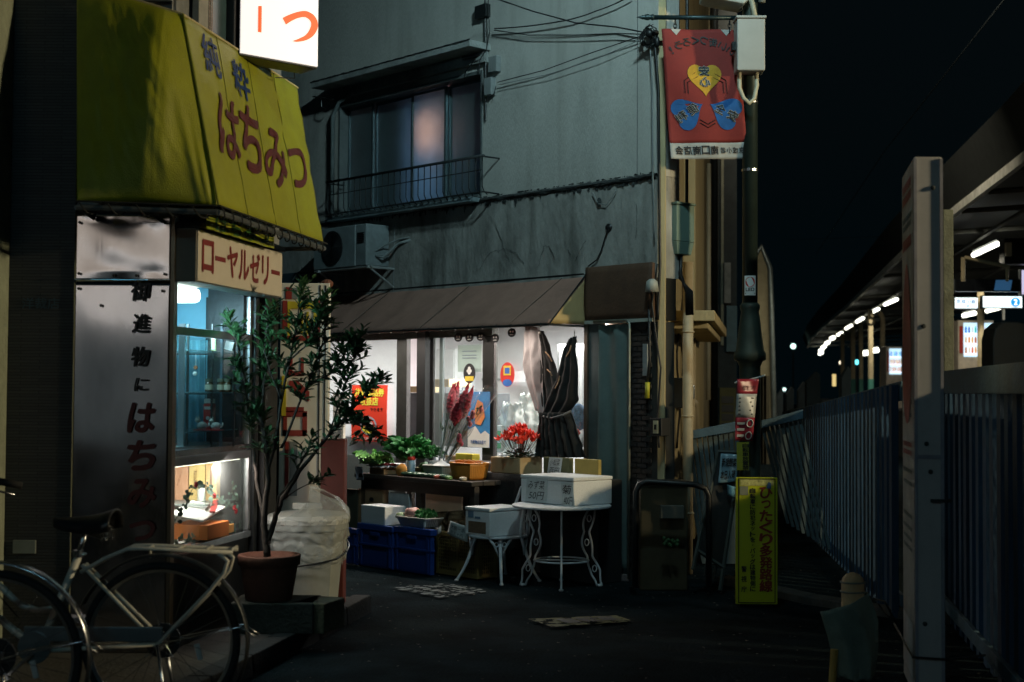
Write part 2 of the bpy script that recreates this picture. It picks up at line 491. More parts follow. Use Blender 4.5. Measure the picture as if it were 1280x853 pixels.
# little plate low on the tiled wall, small lettering higher up
x0_, z0_ = xz(FA, 17, 692); x1_, z1_ = xz(FA, 46, 675)
b = MB(); b.box(x0_, x1_, -.02, -.002, z0_, z1_); part(HA, 'vent_plate', b, mat('grey_plate', (.16,.18,.16), .6), bev=.004)
x0_, z0_ = xz(FA, 28, 386); x1_, z1_ = xz(FA, 75, 373)
b = MB(); text(b, '洋裁店', plane_fn(-.006), x0_, x1_, z0_, z1_); part(HA, 'lettering', b, mat('faded_blue_ink', (.03,.06,.08), .8))

# steel panels with real waves
def steel_mat():
    m = mat('brushed_steel', (.45,.44,.44), .13, 1, var=.18, scale=3, stretch=(1,1,.4))
    n = m.node_tree; L = n.links.new; b = n.nodes['Principled BSDF']
    tc = n.nodes.new('ShaderNodeTexCoord')
    a = n.nodes.new('ShaderNodeTexNoise'); a.inputs['Scale'].default_value = 60; a.inputs['Detail'].default_value = 3
    mp = n.nodes.new('ShaderNodeMapping'); mp.inputs['Scale'].default_value = (1, 1, .06); L(tc.outputs['Object'], mp.inputs[0]); L(mp.outputs[0], a.inputs[0])
    bm = n.nodes.new('ShaderNodeBump'); bm.inputs['Strength'].default_value = .12; bm.inputs['Distance'].default_value = .002
    L(a.outputs[0], bm.inputs['Height']); L(bm.outputs[0], b.inputs['Normal'])
    return m
M_sheet = steel_mat()
def panel(z0, z1, amp, seed, fq=4, name='steel_panel'):
    b = MB()
    def fn(u, v):
        x = xw + (0-xw)*u; z = z0 + (z1-z0)*v
        e = min(u, 1-u, v*1.4, (1-v)*1.4)*6
        d = amp*min(1, e)*noise.noise((x*fq+seed, z*fq, seed))
        return (x, -.012 - d - .0, z)
    b.grid(fn, 40, 60, .012)
    return part(HA, name, b, M_sheet, smooth=True)
_, zs = xz(FA, 150, 350); _, zt = xz(FA, 150, 270)
panel(.1, zs-.002, .007, 3.1, 2.4)
panel(zs+.002, zt, .011, 5.2, 4.2)
b = MB()
for x, z in ((xw+.03, zt-.04), (-.03, zt-.04), (xw+.03, zs+.03), (-.03, zs+.03), (xw+.03, zs-.05), (-.04, zs-.06), (xw+.15, zs-.14), (-.3, zs+.02), (-.18,zs+.02)):
    b.lathe([(.008,0),(.008,.004),(.003,.008)], 8, Matrix.Translation((x,-.03,z)) @ Matrix.Rotation(pi/2, 4, 'X'))
part(HA, 'screw', b, M_darkmetal)
b = MB(); b.box(0.002, .022, -.03, .05, .1, zt); part(HA, 'corner_trim', b, mat('bronze_trim', (.12,.1,.07), .35, .8))
# vertical words on the panel
def pxchar(mb, F, off, ch, x0, x1, y0, y1, bold=.03, shear=0):
    a = xz(F, x0, y1, off); c = xz(F, x1, y0, off)
    text(mb, ch, plane_fn(-off), a[0], c[0], a[1], c[1], bold, shear)
b = MB()
for ch, r in zip('御進物に', ((164,188,352,376),(165,188,393,416),(164,187,434,458),(168,185,473,489))):
    pxchar(b, FA, .032, ch, *r, bold=.035, shear=.12)
part(HA, 'lettering', b, M_blackink, label='black brush-written characters on the steel panel')
b = MB()
for ch, r in zip('はちみつ', ((160,193,505,540),(160,193,552,587),(160,194,600,634),(162,193,652,676))):
    pxchar(b, FA, .028, ch, *r, bold=.055, shear=.15)
part(HA, 'lettering', b, mat('dark_red_ink', (.055,.006,.006), .6), label='dark red brush-written characters lower on the panel')

# ---- frames in the street side coordinates: x along the street, -y towards the street
def LS(p): return (FA.inverted() @ FAS) @ Vector(p)
class SB(MB):   # street side builder, converts into the shop frame
    def fin(s):
        s.v = [tuple(LS(p)) for p in s.v]; return s
def s_xz(px, py, off=0): return xz(FAS, px, py, off)
# sign box above the display
xs1, _ = s_xz(352, 340, .14); _, zb1 = s_xz(245, 284.5, .14); _, zb0 = s_xz(245, 352, .14)
SG = thing('shop_sign_box', 'cream box sign with dark red katakana above the display window', 'sign', FAS, (0,-.14,zb0))
b = MB(); b.box(-.0, xs1, -.138, .01, zb0, zb1); part(SG, 'box', b, mat('beige_sheet', (.19,.175,.14), .6, .3, var=.12, dirt=.3), bev=.004)
b = MB(); b.box(.006, xs1-.006, -.146, -.1385, zb0+.006, zb1-.006); part(SG, 'face', b, mat('cream_acrylic', (.62,.56,.46), .5, var=.04, dirt=.12, dcol=(.3,.22,.15)), bev=.002)
b = MB(); b.box(-.012, xs1+.01, -.16, -.0, zb1+.002, zb1+.03); part(SG, 'top_trim', b, M_darkmetal)
b = MB(); a0, c0 = s_xz(251, 338, .15); a1, c1 = s_xz(351, 352, .15)
hh = zb1 - zb0
u = .045; sgtxt = 'ローヤルゼリー'; adv = (xs1-.09)/7
for i, ch in enumerate(sgtxt):
    w = adv*.8
    if ch == 'ー': b.box(u+adv*.1, u+adv*.92, -.1495, -.147, zb0+hh*.47, zb0+hh*.56)
    elif ch == 'リ': text(b, ch, plane_fn(-.1485), u+adv*.2, u+adv*.8, zb0+hh*.22, zb0+hh*.8, .04)
    else: text(b, ch, plane_fn(-.1485), u+adv*.08, u+adv*.95, zb0+hh*.22, zb0+hh*.8, .045)
    u += adv
part(SG, 'lettering', b, mat('maroon_ink', (.19,.02,.02), .6))

# display windows (street side)
x_r, _ = s_xz(309, 600); 
_, zmid = s_xz(219, 572, .0)
_, zlow = s_xz(219, 684, .0)
zlow = max(zlow, .62)
dw = x_r
WT = part(HA, 'display_window', SB().box(-.0+.025, dw+.03, .0, .05, zmid+.0, zmid+.035).fin(), M_steel)
WL = part(HA, 'display_case', SB().box(.025, dw+.03, -.02, .06, zlow-.05, zlow-.01).fin(), M_steel, bev=.003)
M_alu = mat('aluminium', (.5,.52,.54), .35, .9, var=.1)
def sb(name, par, m, *bx, bev=0, label=None, F=None):
    q = SB()
    for x in bx: q.box(*x)
    return part(HA, name, q.fin(), m, parent=par, bev=bev, label=label)
sb('frame', WT, M_alu, (.022,.06,-.008,.03,zmid+.035,zb0-.002), (dw-.0,dw+.035,-.008,.03,zmid+.035,zb0-.002), (.06,dw,-.006,.03,zb0-.28,zb0-.235), bev=.003)
sb('pane', WT, M_glass, (.06,dw,.008,.014,zmid+.04,zb0-.285))
sb('frame', WL, M_alu, (.022,.05,-.012,.03,zlow-.008,zmid-.002), (dw-.01,dw+.03,-.012,.03,zlow-.008,zmid-.002), (.05,dw-.01,-.012,.03,zmid-.05,zmid-.002), bev=.004)
sb('pane', WL, M_glass, (.05,dw-.01,.006,.012,zlow,zmid-.05))
# base under the case, dark
sb('plinth', None, M_darkmetal, (.02,dw+.03,.0,.5,.1,zlow-.055))
sb('corner_post', None, M_darkmetal, (dw+.04,dw+.10,-.03,.3,.1,zb0-.002), bev=.004)
sb('corner_post', None, M_black, (dw+.16,dw+.26,-.05,.3,.1,zb0-.002), bev=.004)
sb('door_panel', None, mat('teal_dark', (.04,.06,.065), .5), (dw+.102,dw+.158,.02,.3,.1,zb0-.002))
# interior: the camera looks along the street at the far end wall of each case
D = .62
def di(px, py, xd):                           # point of the sight line on the plane x = xd of the street side frame
    Fi = FAS.inverted(); o = Fi @ CAM; d = Fi.to_3x3() @ ray(px, py); return o + d*((xd-o.x)/d.x)
M_dispwall = mat('pale_blue_board', (.35,.52,.6), .7, var=.08)
M_dispwarm = mat('warm_board', (.66,.62,.58), .7, var=.06)
M_navy = mat('display_back_blue', (.16,.38,.50), .5, var=.15, scale=3)
sb('display_back', WT, M_navy, (.02,dw+.1,D,D+.02,zmid,zb0+.1))
sb('display_floor', WT, M_alu, (.024,dw+.03,.052,D,zmid-.0,zmid+.014))
sb('display_ceiling', WT, M_white, (.024,dw+.1,.0,D,zb0+.11,zb0+.125))
sb('display_side', WT, M_navy, (dw+.08,dw+.1,.05,D,zmid,zb0+.1))
q = SB()   # pleated blue curtain across the far end
n_ = 60
for i in range(n_):
    f0 = lambda k: (dw+.04+.018*sin(k*1.15), .03+(D-.04)*k/n_)
    (xa_,ya_),(xb_,yb_) = f0(i), f0(i+1)
    q.add([(xa_,ya_,zmid+.03),(xb_,yb_,zmid+.03),(xb_,yb_,zb0-.27),(xa_,ya_,zb0-.27)], [(0,1,2,3)])
part(HA, 'curtain', q.fin(), mat('blue_curtain', (.22,.50,.62), .8, var=.2), parent=WT)
def vstrip(name, px, xd, w, y0, y1, m):       # vertical bar at a column
    p = di(px, 500, xd); z0_ = di(px, y1, xd).z; z1_ = di(px, y0, xd).z
    sb(name, WT, m, (xd,xd+.012,p.y-w/2,p.y+w/2,max(z0_, zmid+.03),min(z1_, zb0-.02)))
vstrip('bright_strip', 288.5, dw-.03, .035, 425, 480, emis('cool_strip', (.5,.78,.9), .9))
vstrip('bright_strip', 226.5, dw-.3, .02, 455, 520, _m['cool_strip'])
vstrip('mullion', 226, .30, .035, 405, 560, M_alu)
vstrip('mullion', 233.5, .45, .012, 405, 560, M_darkmetal)
vstrip('mullion', 264, .7, .010, 405, 560, M_darkmetal)
vstrip('mullion', 276, .8, .016, 405, 560, mat('navy_bar', (.03,.07,.1), .4))
vstrip('mullion', 292, .85, .010, 405, 560, M_darkmetal)
xs_ = .70
shz = []
for py in (439, 490, 538):
    z = di(262, py, xs_).z; shz.append(z)
    sb('glass_shelf', WT, mat('shelf_glass', (.35,.6,.65), .1, var=0, alpha=.55), (.35,dw-.02,.05,.50,z-.008,z-.001))
    sb('shelf_bracket', WT, M_darkmetal, (.9,.91,.05,.50,z-.018,z-.009))
sb('lamp_housing', WT, M_white, (.03,.5,.03,.16,zb0+.0,zb0+.09), bev=.02)
sb('lamp_shade', WT, emis('lamp_cool', (.85,1,.95), 2.2), (.10,.50,.03,.30,zb0-.085,zb0-.002), bev=.03)
sb('ledge', WT, M_alu, (.03,dw-.12,.05,.3,zmid+.036,zmid+.05), bev=.004)
# lower case
sb('case_back', WL, M_dispwarm, (.02,dw+.02,.58,.6,zlow-.01,zmid-.01))
sb('case_floor', WL, M_dispwarm, (.02,dw+.02,.05,.58,zlow-.01,zlow+.0))
sb('case_side', WL, M_dispwarm, (dw-.0,dw+.012,.03,.58,zlow,zmid-.02))
sb('case_tube', WL, emis('lamp_warm', (1,.86,.7), 5), (.08,dw-.05,.03,.05,zmid-.058,zmid-.042))
zsl = di(262, 628, .8).z
sb('glass_shelf', WL, mat('shelf_glass2', (.5,.6,.6), .1, alpha=.5, var=0), (.62,dw-.01,.05,.57,zsl-.008,zsl))
# goods in the display, each its own thing
def ds(name, label, cat, group=None, base=(0,0,0)): return thing(name, label, cat, FAS, base, group)
def dbox(name, label, cat, pl, pr, h, xd, z, m, th=.05, group=None, bev=.002):
    y1 = di(pl, 500, xd).y; y0 = di(pr, 500, xd).y
    t = ds(name, label, cat, group, (xd,(y0+y1)/2,z)); b = MB(); b.box(xd,xd+th,y0,y1,z,z+h); part(t, 'body', b, m, bev=bev); t.r = (xd,y0,y1,z,z+h); return t
z = shz[0]
t = dbox('picture_frame', 'small framed print standing on the top glass shelf', 'picture frame', 262.5, 269, .085, xs_, z, mat('olive_gilt', (.3,.3,.15), .5), .012)
b = MB(); x,y0,y1,z0,z1 = t.r; b.box(x-.003,x-.0005,y0+.008,y1-.008,z0+.01,z1-.01); part(t, 'print', b, M_white)
y = di(284, 500, xs_).y; t = ds('gift_box', 'small tilted pale box on the top glass shelf', 'box', base=(xs_,y,z))
b = MB(); b.box(0,.03,-.026,.026,0,.05, Matrix.Translation((xs_,y,z+.006)) @ Matrix.Rotation(R(14),4,'X')); part(t, 'body', b, M_white, bev=.002)
z = shz[1]
for i, (px, lab) in enumerate(((261,'dark honey jar with pale label at the left of the middle shelf'), (276.5,'dark honey jar next to the twin jar on the middle shelf'), (285,'dark honey jar rightmost on the middle shelf'))):
    x, y = xs_, di(px, 500, xs_).y
    t = ds('honey_jar', lab, 'jar', 'honey jars in the display', (x,y,z))
    b = MB(); b.lathe([(.022,0),(.024,.004),(.024,.05),(.020,.058)], 14, Matrix.Translation((x,y,z))); part(t, 'glass_body', b, mat('dark_honey', (.05,.03,.012), .15, coat=.5), smooth=True)
    b = MB(); b.lathe([(.022,.058),(.023,.06),(.023,.075),(.021,.077)], 14, Matrix.Translation((x,y,z))); part(t, 'lid', b, mat('olive_lid', (.12,.13,.09), .4, .5))
    b = MB(); b.lathe([(.0246,.012),(.0246,.042)], 14, Matrix.Translation((x,y,z))); part(t, 'paper_label', b, mat('label_cream', (.35,.33,.25), .7))
z = shz[2]
t = dbox('tea_canister', 'tall red canister with white label on the lower glass shelf', 'canister', 254, 266, .155, xs_+.04, z, mat('canister_red', (.5,.02,.015), .4), .05, bev=.006)
x,y0,y1,z0,z1 = t.r
b = MB(); b.box(x+.003,x+.047,y0+.003,y1-.003,z1+.001,z1+.028); part(t, 'lid', b, mat('canister_white', (.75,.72,.68), .5), bev=.004)
b = MB(); b.box(x-.003,x-.0005,y0+.008,y1-.008,z1-.035,z1-.018); b.lathe([(.011,0),(.011,.002)], 12, Matrix.Translation((x-.001,(y0+y1)/2,z0+.07)) @ Matrix.Rotation(-pi/2,4,'Y')); part(t, 'print', b, _m['canister_white'])
def cat_fig(px, lab, sc=1.0, tone=(.7,.66,.6)):
    x, y = xs_-.03, di(px, 500, xs_-.03).y
    t = ds('animal_figurine', lab, 'figurine', 'pale animal figurines', (x,y,z))
    M = Matrix.Translation((x,y,z)) @ Matrix.Rotation(-pi/2,4,'Z') @ Matrix.Scale(sc, 4)
    b = MB()
    b.ball((0,0,.026), .026, 12, 8, (1.25,.9,.95)); b.ball((-.026,-.004,.058), .017, 10, 7, (1,.95,.9))
    b.lathe([(.006,0),(.001,.014)], 6, Matrix.Translation((-.034,-.004,.07))); b.lathe([(.006,0),(.001,.014)], 6, Matrix.Translation((-.018,-.004,.071)))
    b.tube([(.03,0,.02),(.045,0,.03),(.046,0,.048)], .005, 6)
    b.v = [tuple(M @ Vector(p)) for p in b.v]
    part(t, 'body', b, mat('figurine_white'+str(tone[0]), tone, .4), smooth=True)
    q = MB(); q.box(-.042,.042,-.03,.03,-.0,.006, M); part(t, 'red_base', q, _m['canister_red'], bev=.002)
cat_fig(253, 'white cat figurine on red base, left of the pair on the lower glass shelf')
cat_fig(270, 'greyish sitting animal figurine, right of the pair on the lower glass shelf', .95, (.5,.5,.47))
y = di(244, 500, xs_).y; zo = di(244, 462, xs_).z
t = ds('ornament', 'orange and white hanging ornament in the upper display', 'ornament', base=(xs_,y,zo))
b = MB(); b.tube([(xs_,y,zo+.02),(xs_,y,zo+.09)], .002, 5); part(t, 'string', b, M_white)
b = MB(); b.ball((xs_,y,zo+.01), .013)
part(t, 'bead', b, mat('orange_bead', (.6,.2,.08), .5), smooth=True)
b = MB(); b.ball((xs_,y+.003,zo-.025), .015); part(t, 'bead', b, M_white, smooth=True)
# lower case goods
xg = .92
for i, (pl, pr, yt_, col, lab) in enumerate(((214,236.5,577,(.62,.33,.2),'tall salmon gift box printed with slanted writing in the lower case'),
                                         (237.5,257.5,577,(.75,.55,.22),'tall yellow gift box behind the ivy in the lower case'),
                                         (258.5,272,577,(.72,.45,.2),'narrow orange-yellow gift box in the lower case'))):
    h = di(250, yt_, xg).z - zsl
    t = dbox('gift_box', lab, 'box', pl, pr, h, xg, zsl, mat('giftbox%d' % i, col, .6, var=.1), .06, group='gift boxes upright in the lower case')
    x,y0,y1,z0,z1 = t.r; f_ = lambda u, v: (x-.003, y1-(y1-y0)*u, z0+(z1-z0)*v)
    b = MB()
    if i == 0: text(b, 'ローヤルゼリー', f_, .05, .95, .46, .56, .0, rot=R(55))
    elif i == 1: text(b, '蜂蜜', f_, .3, .5, .3, .8, .0)
    else: b.box(x-.003,x-.0005,(y0+y1)/2-.005,(y0+y1)/2+.005,z0+.03,z1-.03)
    part(t, 'print', b, mat('box_print', (.2,.08,.03)))
y = di(252, 600, .85).y; t = ds('jar_stand', 'clear jar with silver cap in front of the yellow box', 'jar', base=(.85,y,zsl))
b = MB(); b.lathe([(.022,0),(.024,.005),(.024,.07),(.02,.08)], 12, Matrix.Translation((.85,y,zsl))); part(t, 'body', b, mat('clearish', (.7,.7,.65), .2), smooth=True)
b = MB(); b.lathe([(.021,.081),(.021,.10)], 12, Matrix.Translation((.85,y,zsl))); part(t, 'cap', b, M_steel)
# big orange box, its lid resting slanted on top
xo = .45; z = zlow
t = dbox('gift_box', 'open orange gift box with white lid at the front of the lower case', 'box', 214, 262, .085, xo, z, mat('orange_card', (.7,.22,.05), .6, var=.08), .32)
x,y0,y1,z0,z1 = t.r
b = MB(); b.box(0,.34,0,y1-y0-.02,0,.012, Matrix.Translation((x,y0+.03,z1+.016)) @ Matrix.Rotation(R(-9),4,'Y') @ Matrix.Rotation(R(9),4,'X')); part(t, 'lid', b, M_white, bev=.003)
b = MB(); b.box(.0,.30,0,.03,0,.012, Matrix.Translation((x+.1,y0-.0,z1+.06)) @ Matrix.Rotation(R(18),4,'Z') @ Matrix.Rotation(R(-8),4,'Y')); part(t, 'ribbon', b, M_red, bev=.003)
t = dbox('gift_box', 'low orange-yellow box right behind the open orange box', 'box', 262, 283, .05, .8, z, mat('amber_card', (.7,.35,.1), .6), .15)
# ivy garlands
def leafmesh(name, l, w, m, curl=.25, n=3):
    v = []; f = []
    for i in range(n+1):
        s = i/n; ww = w*sin(pi*min(.97, s*.93+.04))**.8*.5
        v += [(-ww, l*s, curl*l*(.5*ww/w - .3*s*s)), (0, l*s, -curl*l*.3*s*s), (ww, l*s, curl*l*(.5*ww/w - .3*s*s))]
    for i in range(n):
        a = i*3
        f += [(a,a+1,a+4,a+3),(a+1,a+2,a+5,a+4)]
    b = MB(); b.v = v; b.f = f
    return mesh_of(b, name, m)
M_ivy = mat('ivy_variegated', (.16,.26,.2), .5, var=.7, scale=60)
t = ds('ivy_garland', 'variegated ivy garland with red flowers trailing across the lower case glass', 'garland', base=(.1,.06,zlow))
iv = leafmesh('leaf', .030, .026, M_ivy)
def gp(px, py, y=.03): 
    p = inF(FAS, px, py, -y); return (p.x, p.y, p.z)
paths = [[gp(219,650),gp(232,632),gp(240,612),gp(252,604),gp(262,610),gp(272,622),gp(285,632),gp(296,640)], [gp(219,678),gp(240,672),gp(262,668),gp(285,660),gp(300,654)], [gp(292,602),gp(290,615),gp(302,630),gp(303,650)], [gp(266,622),gp(264,634),gp(258,640)]]
b = MB()
for p in paths: b.tube(p, .0022, 5)
part(t, 'stem', b, mat('ivy_stem', (.08,.1,.05)))
for p in paths:
    for s in range(len(p)-1):
        a, c_ = Vector(p[s]), Vector(p[s+1]); n_ = int((c_-a).length/.014)
        for i in range(n_):
            q = a.lerp(c_, i/n_) + Vector((random.uniform(-.012,.012), random.uniform(-.01,.01), random.uniform(-.02,.02)))
            piece(t, 'leaf', iv, q, (R(90)+random.uniform(-.7,.7), random.uniform(-3,3), random.uniform(-.9,-.2)), (random.uniform(.6,1.1),)*3)
for q in (gp(245,606,.01),gp(268,620,.01),gp(293,635,.01),gp(295,639,.01)):
    b = MB()
    for a in range(5): b.ball((q[0]+.010*cos(a*1.256), q[1], q[2]+.010*sin(a*1.256)), .008, 6, 4)
    part(t, 'flower', b, mat('red_petal', (.5,.02,.03), .6))
area('display_lamp', tuple(FAS @ Vector((.35,.18,zb0-.10))), tuple(FAS @ Vector((.75,.25,1.3))), 26, (.55,.90,1.0), .3, .2)
area('case_lamp', tuple(FAS @ Vector((.55,.10,zmid-.07))), tuple(FAS @ Vector((.75,.3,.6))), 9, (1,.87,.78), .7, .05)

# ---------------------------------------------------------------- yellow awning
def Wp(x, y, z): return Vector((x, y, z))
top_c = Wp(-1.76, 7.52, 3.50); bot_c = Wp(-1.49, 7.28, 2.455)
top_l = Wp(-2.62, 7.57, 3.62); bot_l = Wp(-2.235, 7.30, 2.47)
def on_px(F, px, py, off): return F @ inF(F, px, py, off)
top_c = on_px(FAS, 228, 18, .07); top_r = on_px(FAS, 372, 110, .07)
bot_c = on_px(FAS, 272, 257, .36); bot_r = on_px(FAS, 405, 304, .36)
zt_ = top_c.z; zb_ = bot_c.z
bot_l = on_px(FA, 96, 251, .34); top_l = on_px(FA, 96, -22, .05)
AW = thing('yellow_awning', 'yellow canvas awning with brush lettering over the honey shop', 'awning', I4, (-1.8,7.6,zb_))
ycol = (.30,.31,.012)
M_yel = mat('yellow_canvas', ycol, .5, var=.10, scale=5, bump=.25, bscale=160, dirt=.35, dcol=(.15,.15,.015), dscale=3)
streaks(M_yel, 7, .12, .55, .8, .35, (.12,.12,.02))
def sidefn(u, v, o=0):
    a = bot_c.lerp(bot_r, u); c_ = top_c.lerp(top_r, u); p = a.lerp(c_, v)
    n = (bot_r-bot_c).cross(top_c-bot_c).normalized()
    if n.x < 0: n = -n
    w = .004*noise.noise((u*9, v*2, 5)) + .006*(abs(sin(u*pi*4)) - .6) + .009*noise.noise((u*7+v*9, v*3-u*5, 2)) + .004*noise.noise((u*26+v*12, v*9-u*5, 6)) + .012*math.exp(-(min(u, 1-u)/.05)**2)*sin(v*26)*.25
    return p + n*(w + o)
b = MB(); b.grid(sidefn, 40, 20, .004); part(AW, 'canvas', b, M_yel, smooth=True, label='street side canvas')
b = MB()
for u in (.25, .5, .75):
    b.tube([sidefn(u, v/10, .003) for v in range(11)], .0022, 5)
part(AW, 'seam', b, mat('seam_thread', (.18,.2,.02), .8))
def frontfn(u, v, o=0):
    a = bot_l.lerp(bot_c, u); c_ = top_l.lerp(top_c, u); p = a.lerp(c_, v)
    s = sin(pi*u)*sin(pi*v)
    uc_ = .55 + .30*v                          # ridge of the slack fold beside the corner
    rd = (u/uc_) if u < uc_ else (1-u)/(1-uc_)
    w = .15*(rd - .12*math.exp(-((u-uc_)/.05)**2))*max(0, sin(pi*min(1, v)))**.55
    w += .012*noise.noise((u*4, v*3, 2))*s*2
    q = max(0, u-.6)/.4                      # diagonal drag wrinkles near the corner
    w += .012*q*sin((u*7 + v*16))*s*1.5
    w += .013*noise.noise((u*11+v*6, v*5-u*3, 9))*s + .006*noise.noise((u*24+v*16, v*10-u*8, 4))*s + .020*math.exp(-((u-.90-.05*(1-v))/.02)**2)*math.exp(-((v-.15)/.15)**2)
    w += .018*math.exp(-((u-.80-.10*(1-v))/.035)**2)*math.exp(-((v-.2)/.22)**2)
    return p + Vector((0, -1, .25)).normalized()*(w + o)
b = MB(); b.grid(frontfn, 70, 50, .004); part(AW, 'canvas', b, M_yel, smooth=True, label='slack folded canvas facing the road')
b = MB(); b.tube([top_c + Vector((.004,-.006,0)), bot_c + Vector((.006,-.008,0))], .006, 6); part(AW, 'seam', b, mat('seam_thread', (.18,.2,.02), .8))
b = MB(); b.tube([top_l + Vector((0,-.0,.0)), top_c, top_r], .008, 6); part(AW, 'top_piping', b, mat('top_piping', (.5,.42,.2)))
# lettering
b = MB(); f3 = lambda u, v: sidefn(u, v, .006)
text(b, '純', f3, .105, .225, .74, .955, .02, shear=0); text(b, '粋', f3, .335, .465, .695, .91, .02)
part(AW, 'lettering', b, mat('blue_ink', (.004,.035,.16), .6), label='two blue characters at the top of the side canvas')
b = MB()
for ch, r in zip('はちみつ', ((.125,.295,.29,.64),(.31,.475,.265,.655),(.51,.705,.24,.59),(.745,.92,.29,.555))):
    text(b, ch, f3, *r, .03, shear=.12, rot=-.16, res=5)
part(AW, 'lettering', b, mat('brush_maroon', (.10,.018,.02), .6), label='large maroon brush-written word on the side canvas')
# pipe frame with rope lashing
b = MB()
dz = Vector((0,0,-.035))
bl, bc, br_ = bot_l+dz, bot_c+dz, bot_r+dz
b.tube([bl, bc], .016, 8); b.tube([bc, br_], .016, 8)
b.tube([bl, bl+Vector((0,.3,0))], .014, 8); b.tube([br_, br_+Vector((-.35,.06,0))], .014, 8)
for p in (bl, (bl+bc)/2): b.tube([p, p+Vector((0,.3,-.02))], .011, 6)
for uu in (.0, .5): p = bc.lerp(br_, uu); b.tube([p, p+Vector((-.36,.06,.0))], .011, 6)
part(AW, 'pipe_frame', b, mat('galvanised_pipe', (.12,.13,.125), .5, .4))
b = MB()
def spiral(a, c_, turns, r, rt):
    n_ = turns*10; d = (c_-a); t_ = d.normalized(); up = Vector((0,0,1)); w = t_.cross(up).normalized()
    b.tube([a + d*(i/n_) + (up*cos(2*pi*i/10)*1.25 + w*sin(2*pi*i/10))*r for i in range(n_+1)], rt, 5)
spiral(bc, br_, 14, .026, .0045); spiral(bl, bc, 5, .026, .0045)
b.tube([bl+Vector((0,-.02,.03)), bc+Vector((.02,-.02,.03)), br_+Vector((.02,0,.03))], .005, 5)
part(AW, 'rope', b, mat('black_rope', (.02,.022,.02), .9))
# inner valance, seen below the pipe
b = MB()
va0 = on_px(FAS, 258, 262, .2); va1 = on_px(FAS, 341, 285, .2); vb0 = on_px(FAS, 258, 286, .2); vb1 = on_px(FAS, 341, 311, .2)
b.grid(lambda u, v: va0.lerp(va1, u).lerp(vb0.lerp(vb1, u), v) + Vector((.006*sin(u*20), 0, 0)), 20, 3, .003)
iv_ = part(AW, 'inner_valance', b, mat('valance_yellow', (.45,.5,.03), .6), smooth=True)
b = MB(); vf = lambda u, v: (va0.lerp(va1, u).lerp(vb0.lerp(vb1, u), 1-v) + Vector((.012, -.003, 0)))
text(b, 'はちみつ', vf, .1, .9, .05, .8, .04); part(AW, 'lettering', b, mat('valance_green', (.04,.14,.03)), parent=iv_)

# storey above the awning: window guards on the two faces
def upperA():
    t = thing('mesh_guard', 'metal mesh window guard above the yellow awning', 'window guard', FA, (0,0,3.6))
    b = MB(); x0 = xz(FA, 165, 5)[0]
    x1 = -.02
    for i in range(44):
        x = x0 + (x1-x0)*i/43
        b.tube([(x,-.03,3.62),(x,-.03,4.6)], .0028, 4)
    for i in range(40): b.tube([(x0,-.034,3.62+i*.025),(x1,-.034,3.62+i*.025)], .0028, 4)
    part(t, 'mesh', b, mat('mesh_metal', (.3,.26,.25), .5, .3))
    b = MB(); b.box(x0-.02,x1+.01,-.05,-.01,3.58,3.615); part(t, 'frame', b, M_greymetal)
    b = MB(); b.box(x0,x1,-.008,-.002,3.62,4.6); part(t, 'pane', b, mat('dark_pane', (.02,.025,.03), .2))
upperA()
def ux(px): return s_xz(px, 40)[0]
sb('upper_pilaster', None, mat('pale_pilaster', (.3,.3,.27), .8, dirt=.4), (ux(240),ux(252),-.04,.0,3.0,6), bev=.004)
sb('upper_window', None, mat('teal_pane', (.05,.09,.1), .2), (ux(261),ux(280),-.012,.0,3.0,6))
sb('downpipe', None, M_black, (ux(281),ux(300),-.06,-.0,2.5,6), bev=.01)
q = SB()
x0, x1 = ux(252.5), ux(260)
for i in range(50): q.tube([(x0,-.02,3.2+i*.03),(x1,-.02,3.2+i*.03)], .003, 4)
for i in range(5): q.tube([(x0+(x1-x0)*i/4,-.024,3.2),(x0+(x1-x0)*i/4,-.024,4.7)], .003, 4)
part(HA, 'louvre_mesh', q.fin(), _m['mesh_metal'])

# ---------------------------------------------------------------- lit hanging sign
pl = atY(301, 66, 8.3); FL = frame(pl.x, pl.y, atan2(.653,.757))
LSG = thing('lit_box_sign', 'glowing white box sign with orange-red kana above the yellow awning', 'sign', FL, (0,0,pl.z))
w_ = solve_along(FL, (0,0,pl.z), (1,0,0), 397)
z0 = pl.z
b = MB(); b.box(-.006,w_+.006,.012,.2,z0-.012,z0+1.7); part(LSG, 'housing', b, M_darkmetal, bev=.004)
b = MB(); b.box(.0,w_,.0,.0115,z0,z0+1.69); part(LSG, 'face', b, mat('lit_acrylic', (.8,.78,.74), .4, var=0, emit=.95, ecol=(.86,.80,.76)))
def lx(px, py): return xz(FL, px, py, .002)
b = MB()
a = lx(324.5, 43); c_ = lx(324.5, 6)
b.tube([(a[0],-.002,a[1]+.012),(a[0],-.002,c_[1]-.01)], .0115, 10)
cur = [(355,27),(362,23),(372,19),(382,18),(390,23),(393,31),(390,40),(383,47),(372,51),(366,51.5)]
P_ = [lx(*q) for q in cur]; W_ = [.022,.020,.018,.020,.024,.025,.022,.015,.008,.002]
def crom(L_):
    out = []
    for i in range(len(L_)-1):
        p0, p1, p2, p3 = L_[max(0,i-1)], L_[i], L_[i+1], L_[min(len(L_)-1,i+2)]
        for k in range(5):
            t_ = k/5; out.append(tuple(.5*((2*b_)+(c2_-a_)*t_+(2*a_-5*b_+4*c2_-d_)*t_*t_+(-a_+3*b_-3*c2_+d_)*t_**3) for a_, b_, c2_, d_ in zip(p0,p1,p2,p3)))
    return out + [L_[-1]]
Q_ = crom([(x, z, w) for (x, z), w in zip(P_, W_)]); P_ = [q[:2] for q in Q_]; W_ = [q[2] for q in Q_]
vs = []
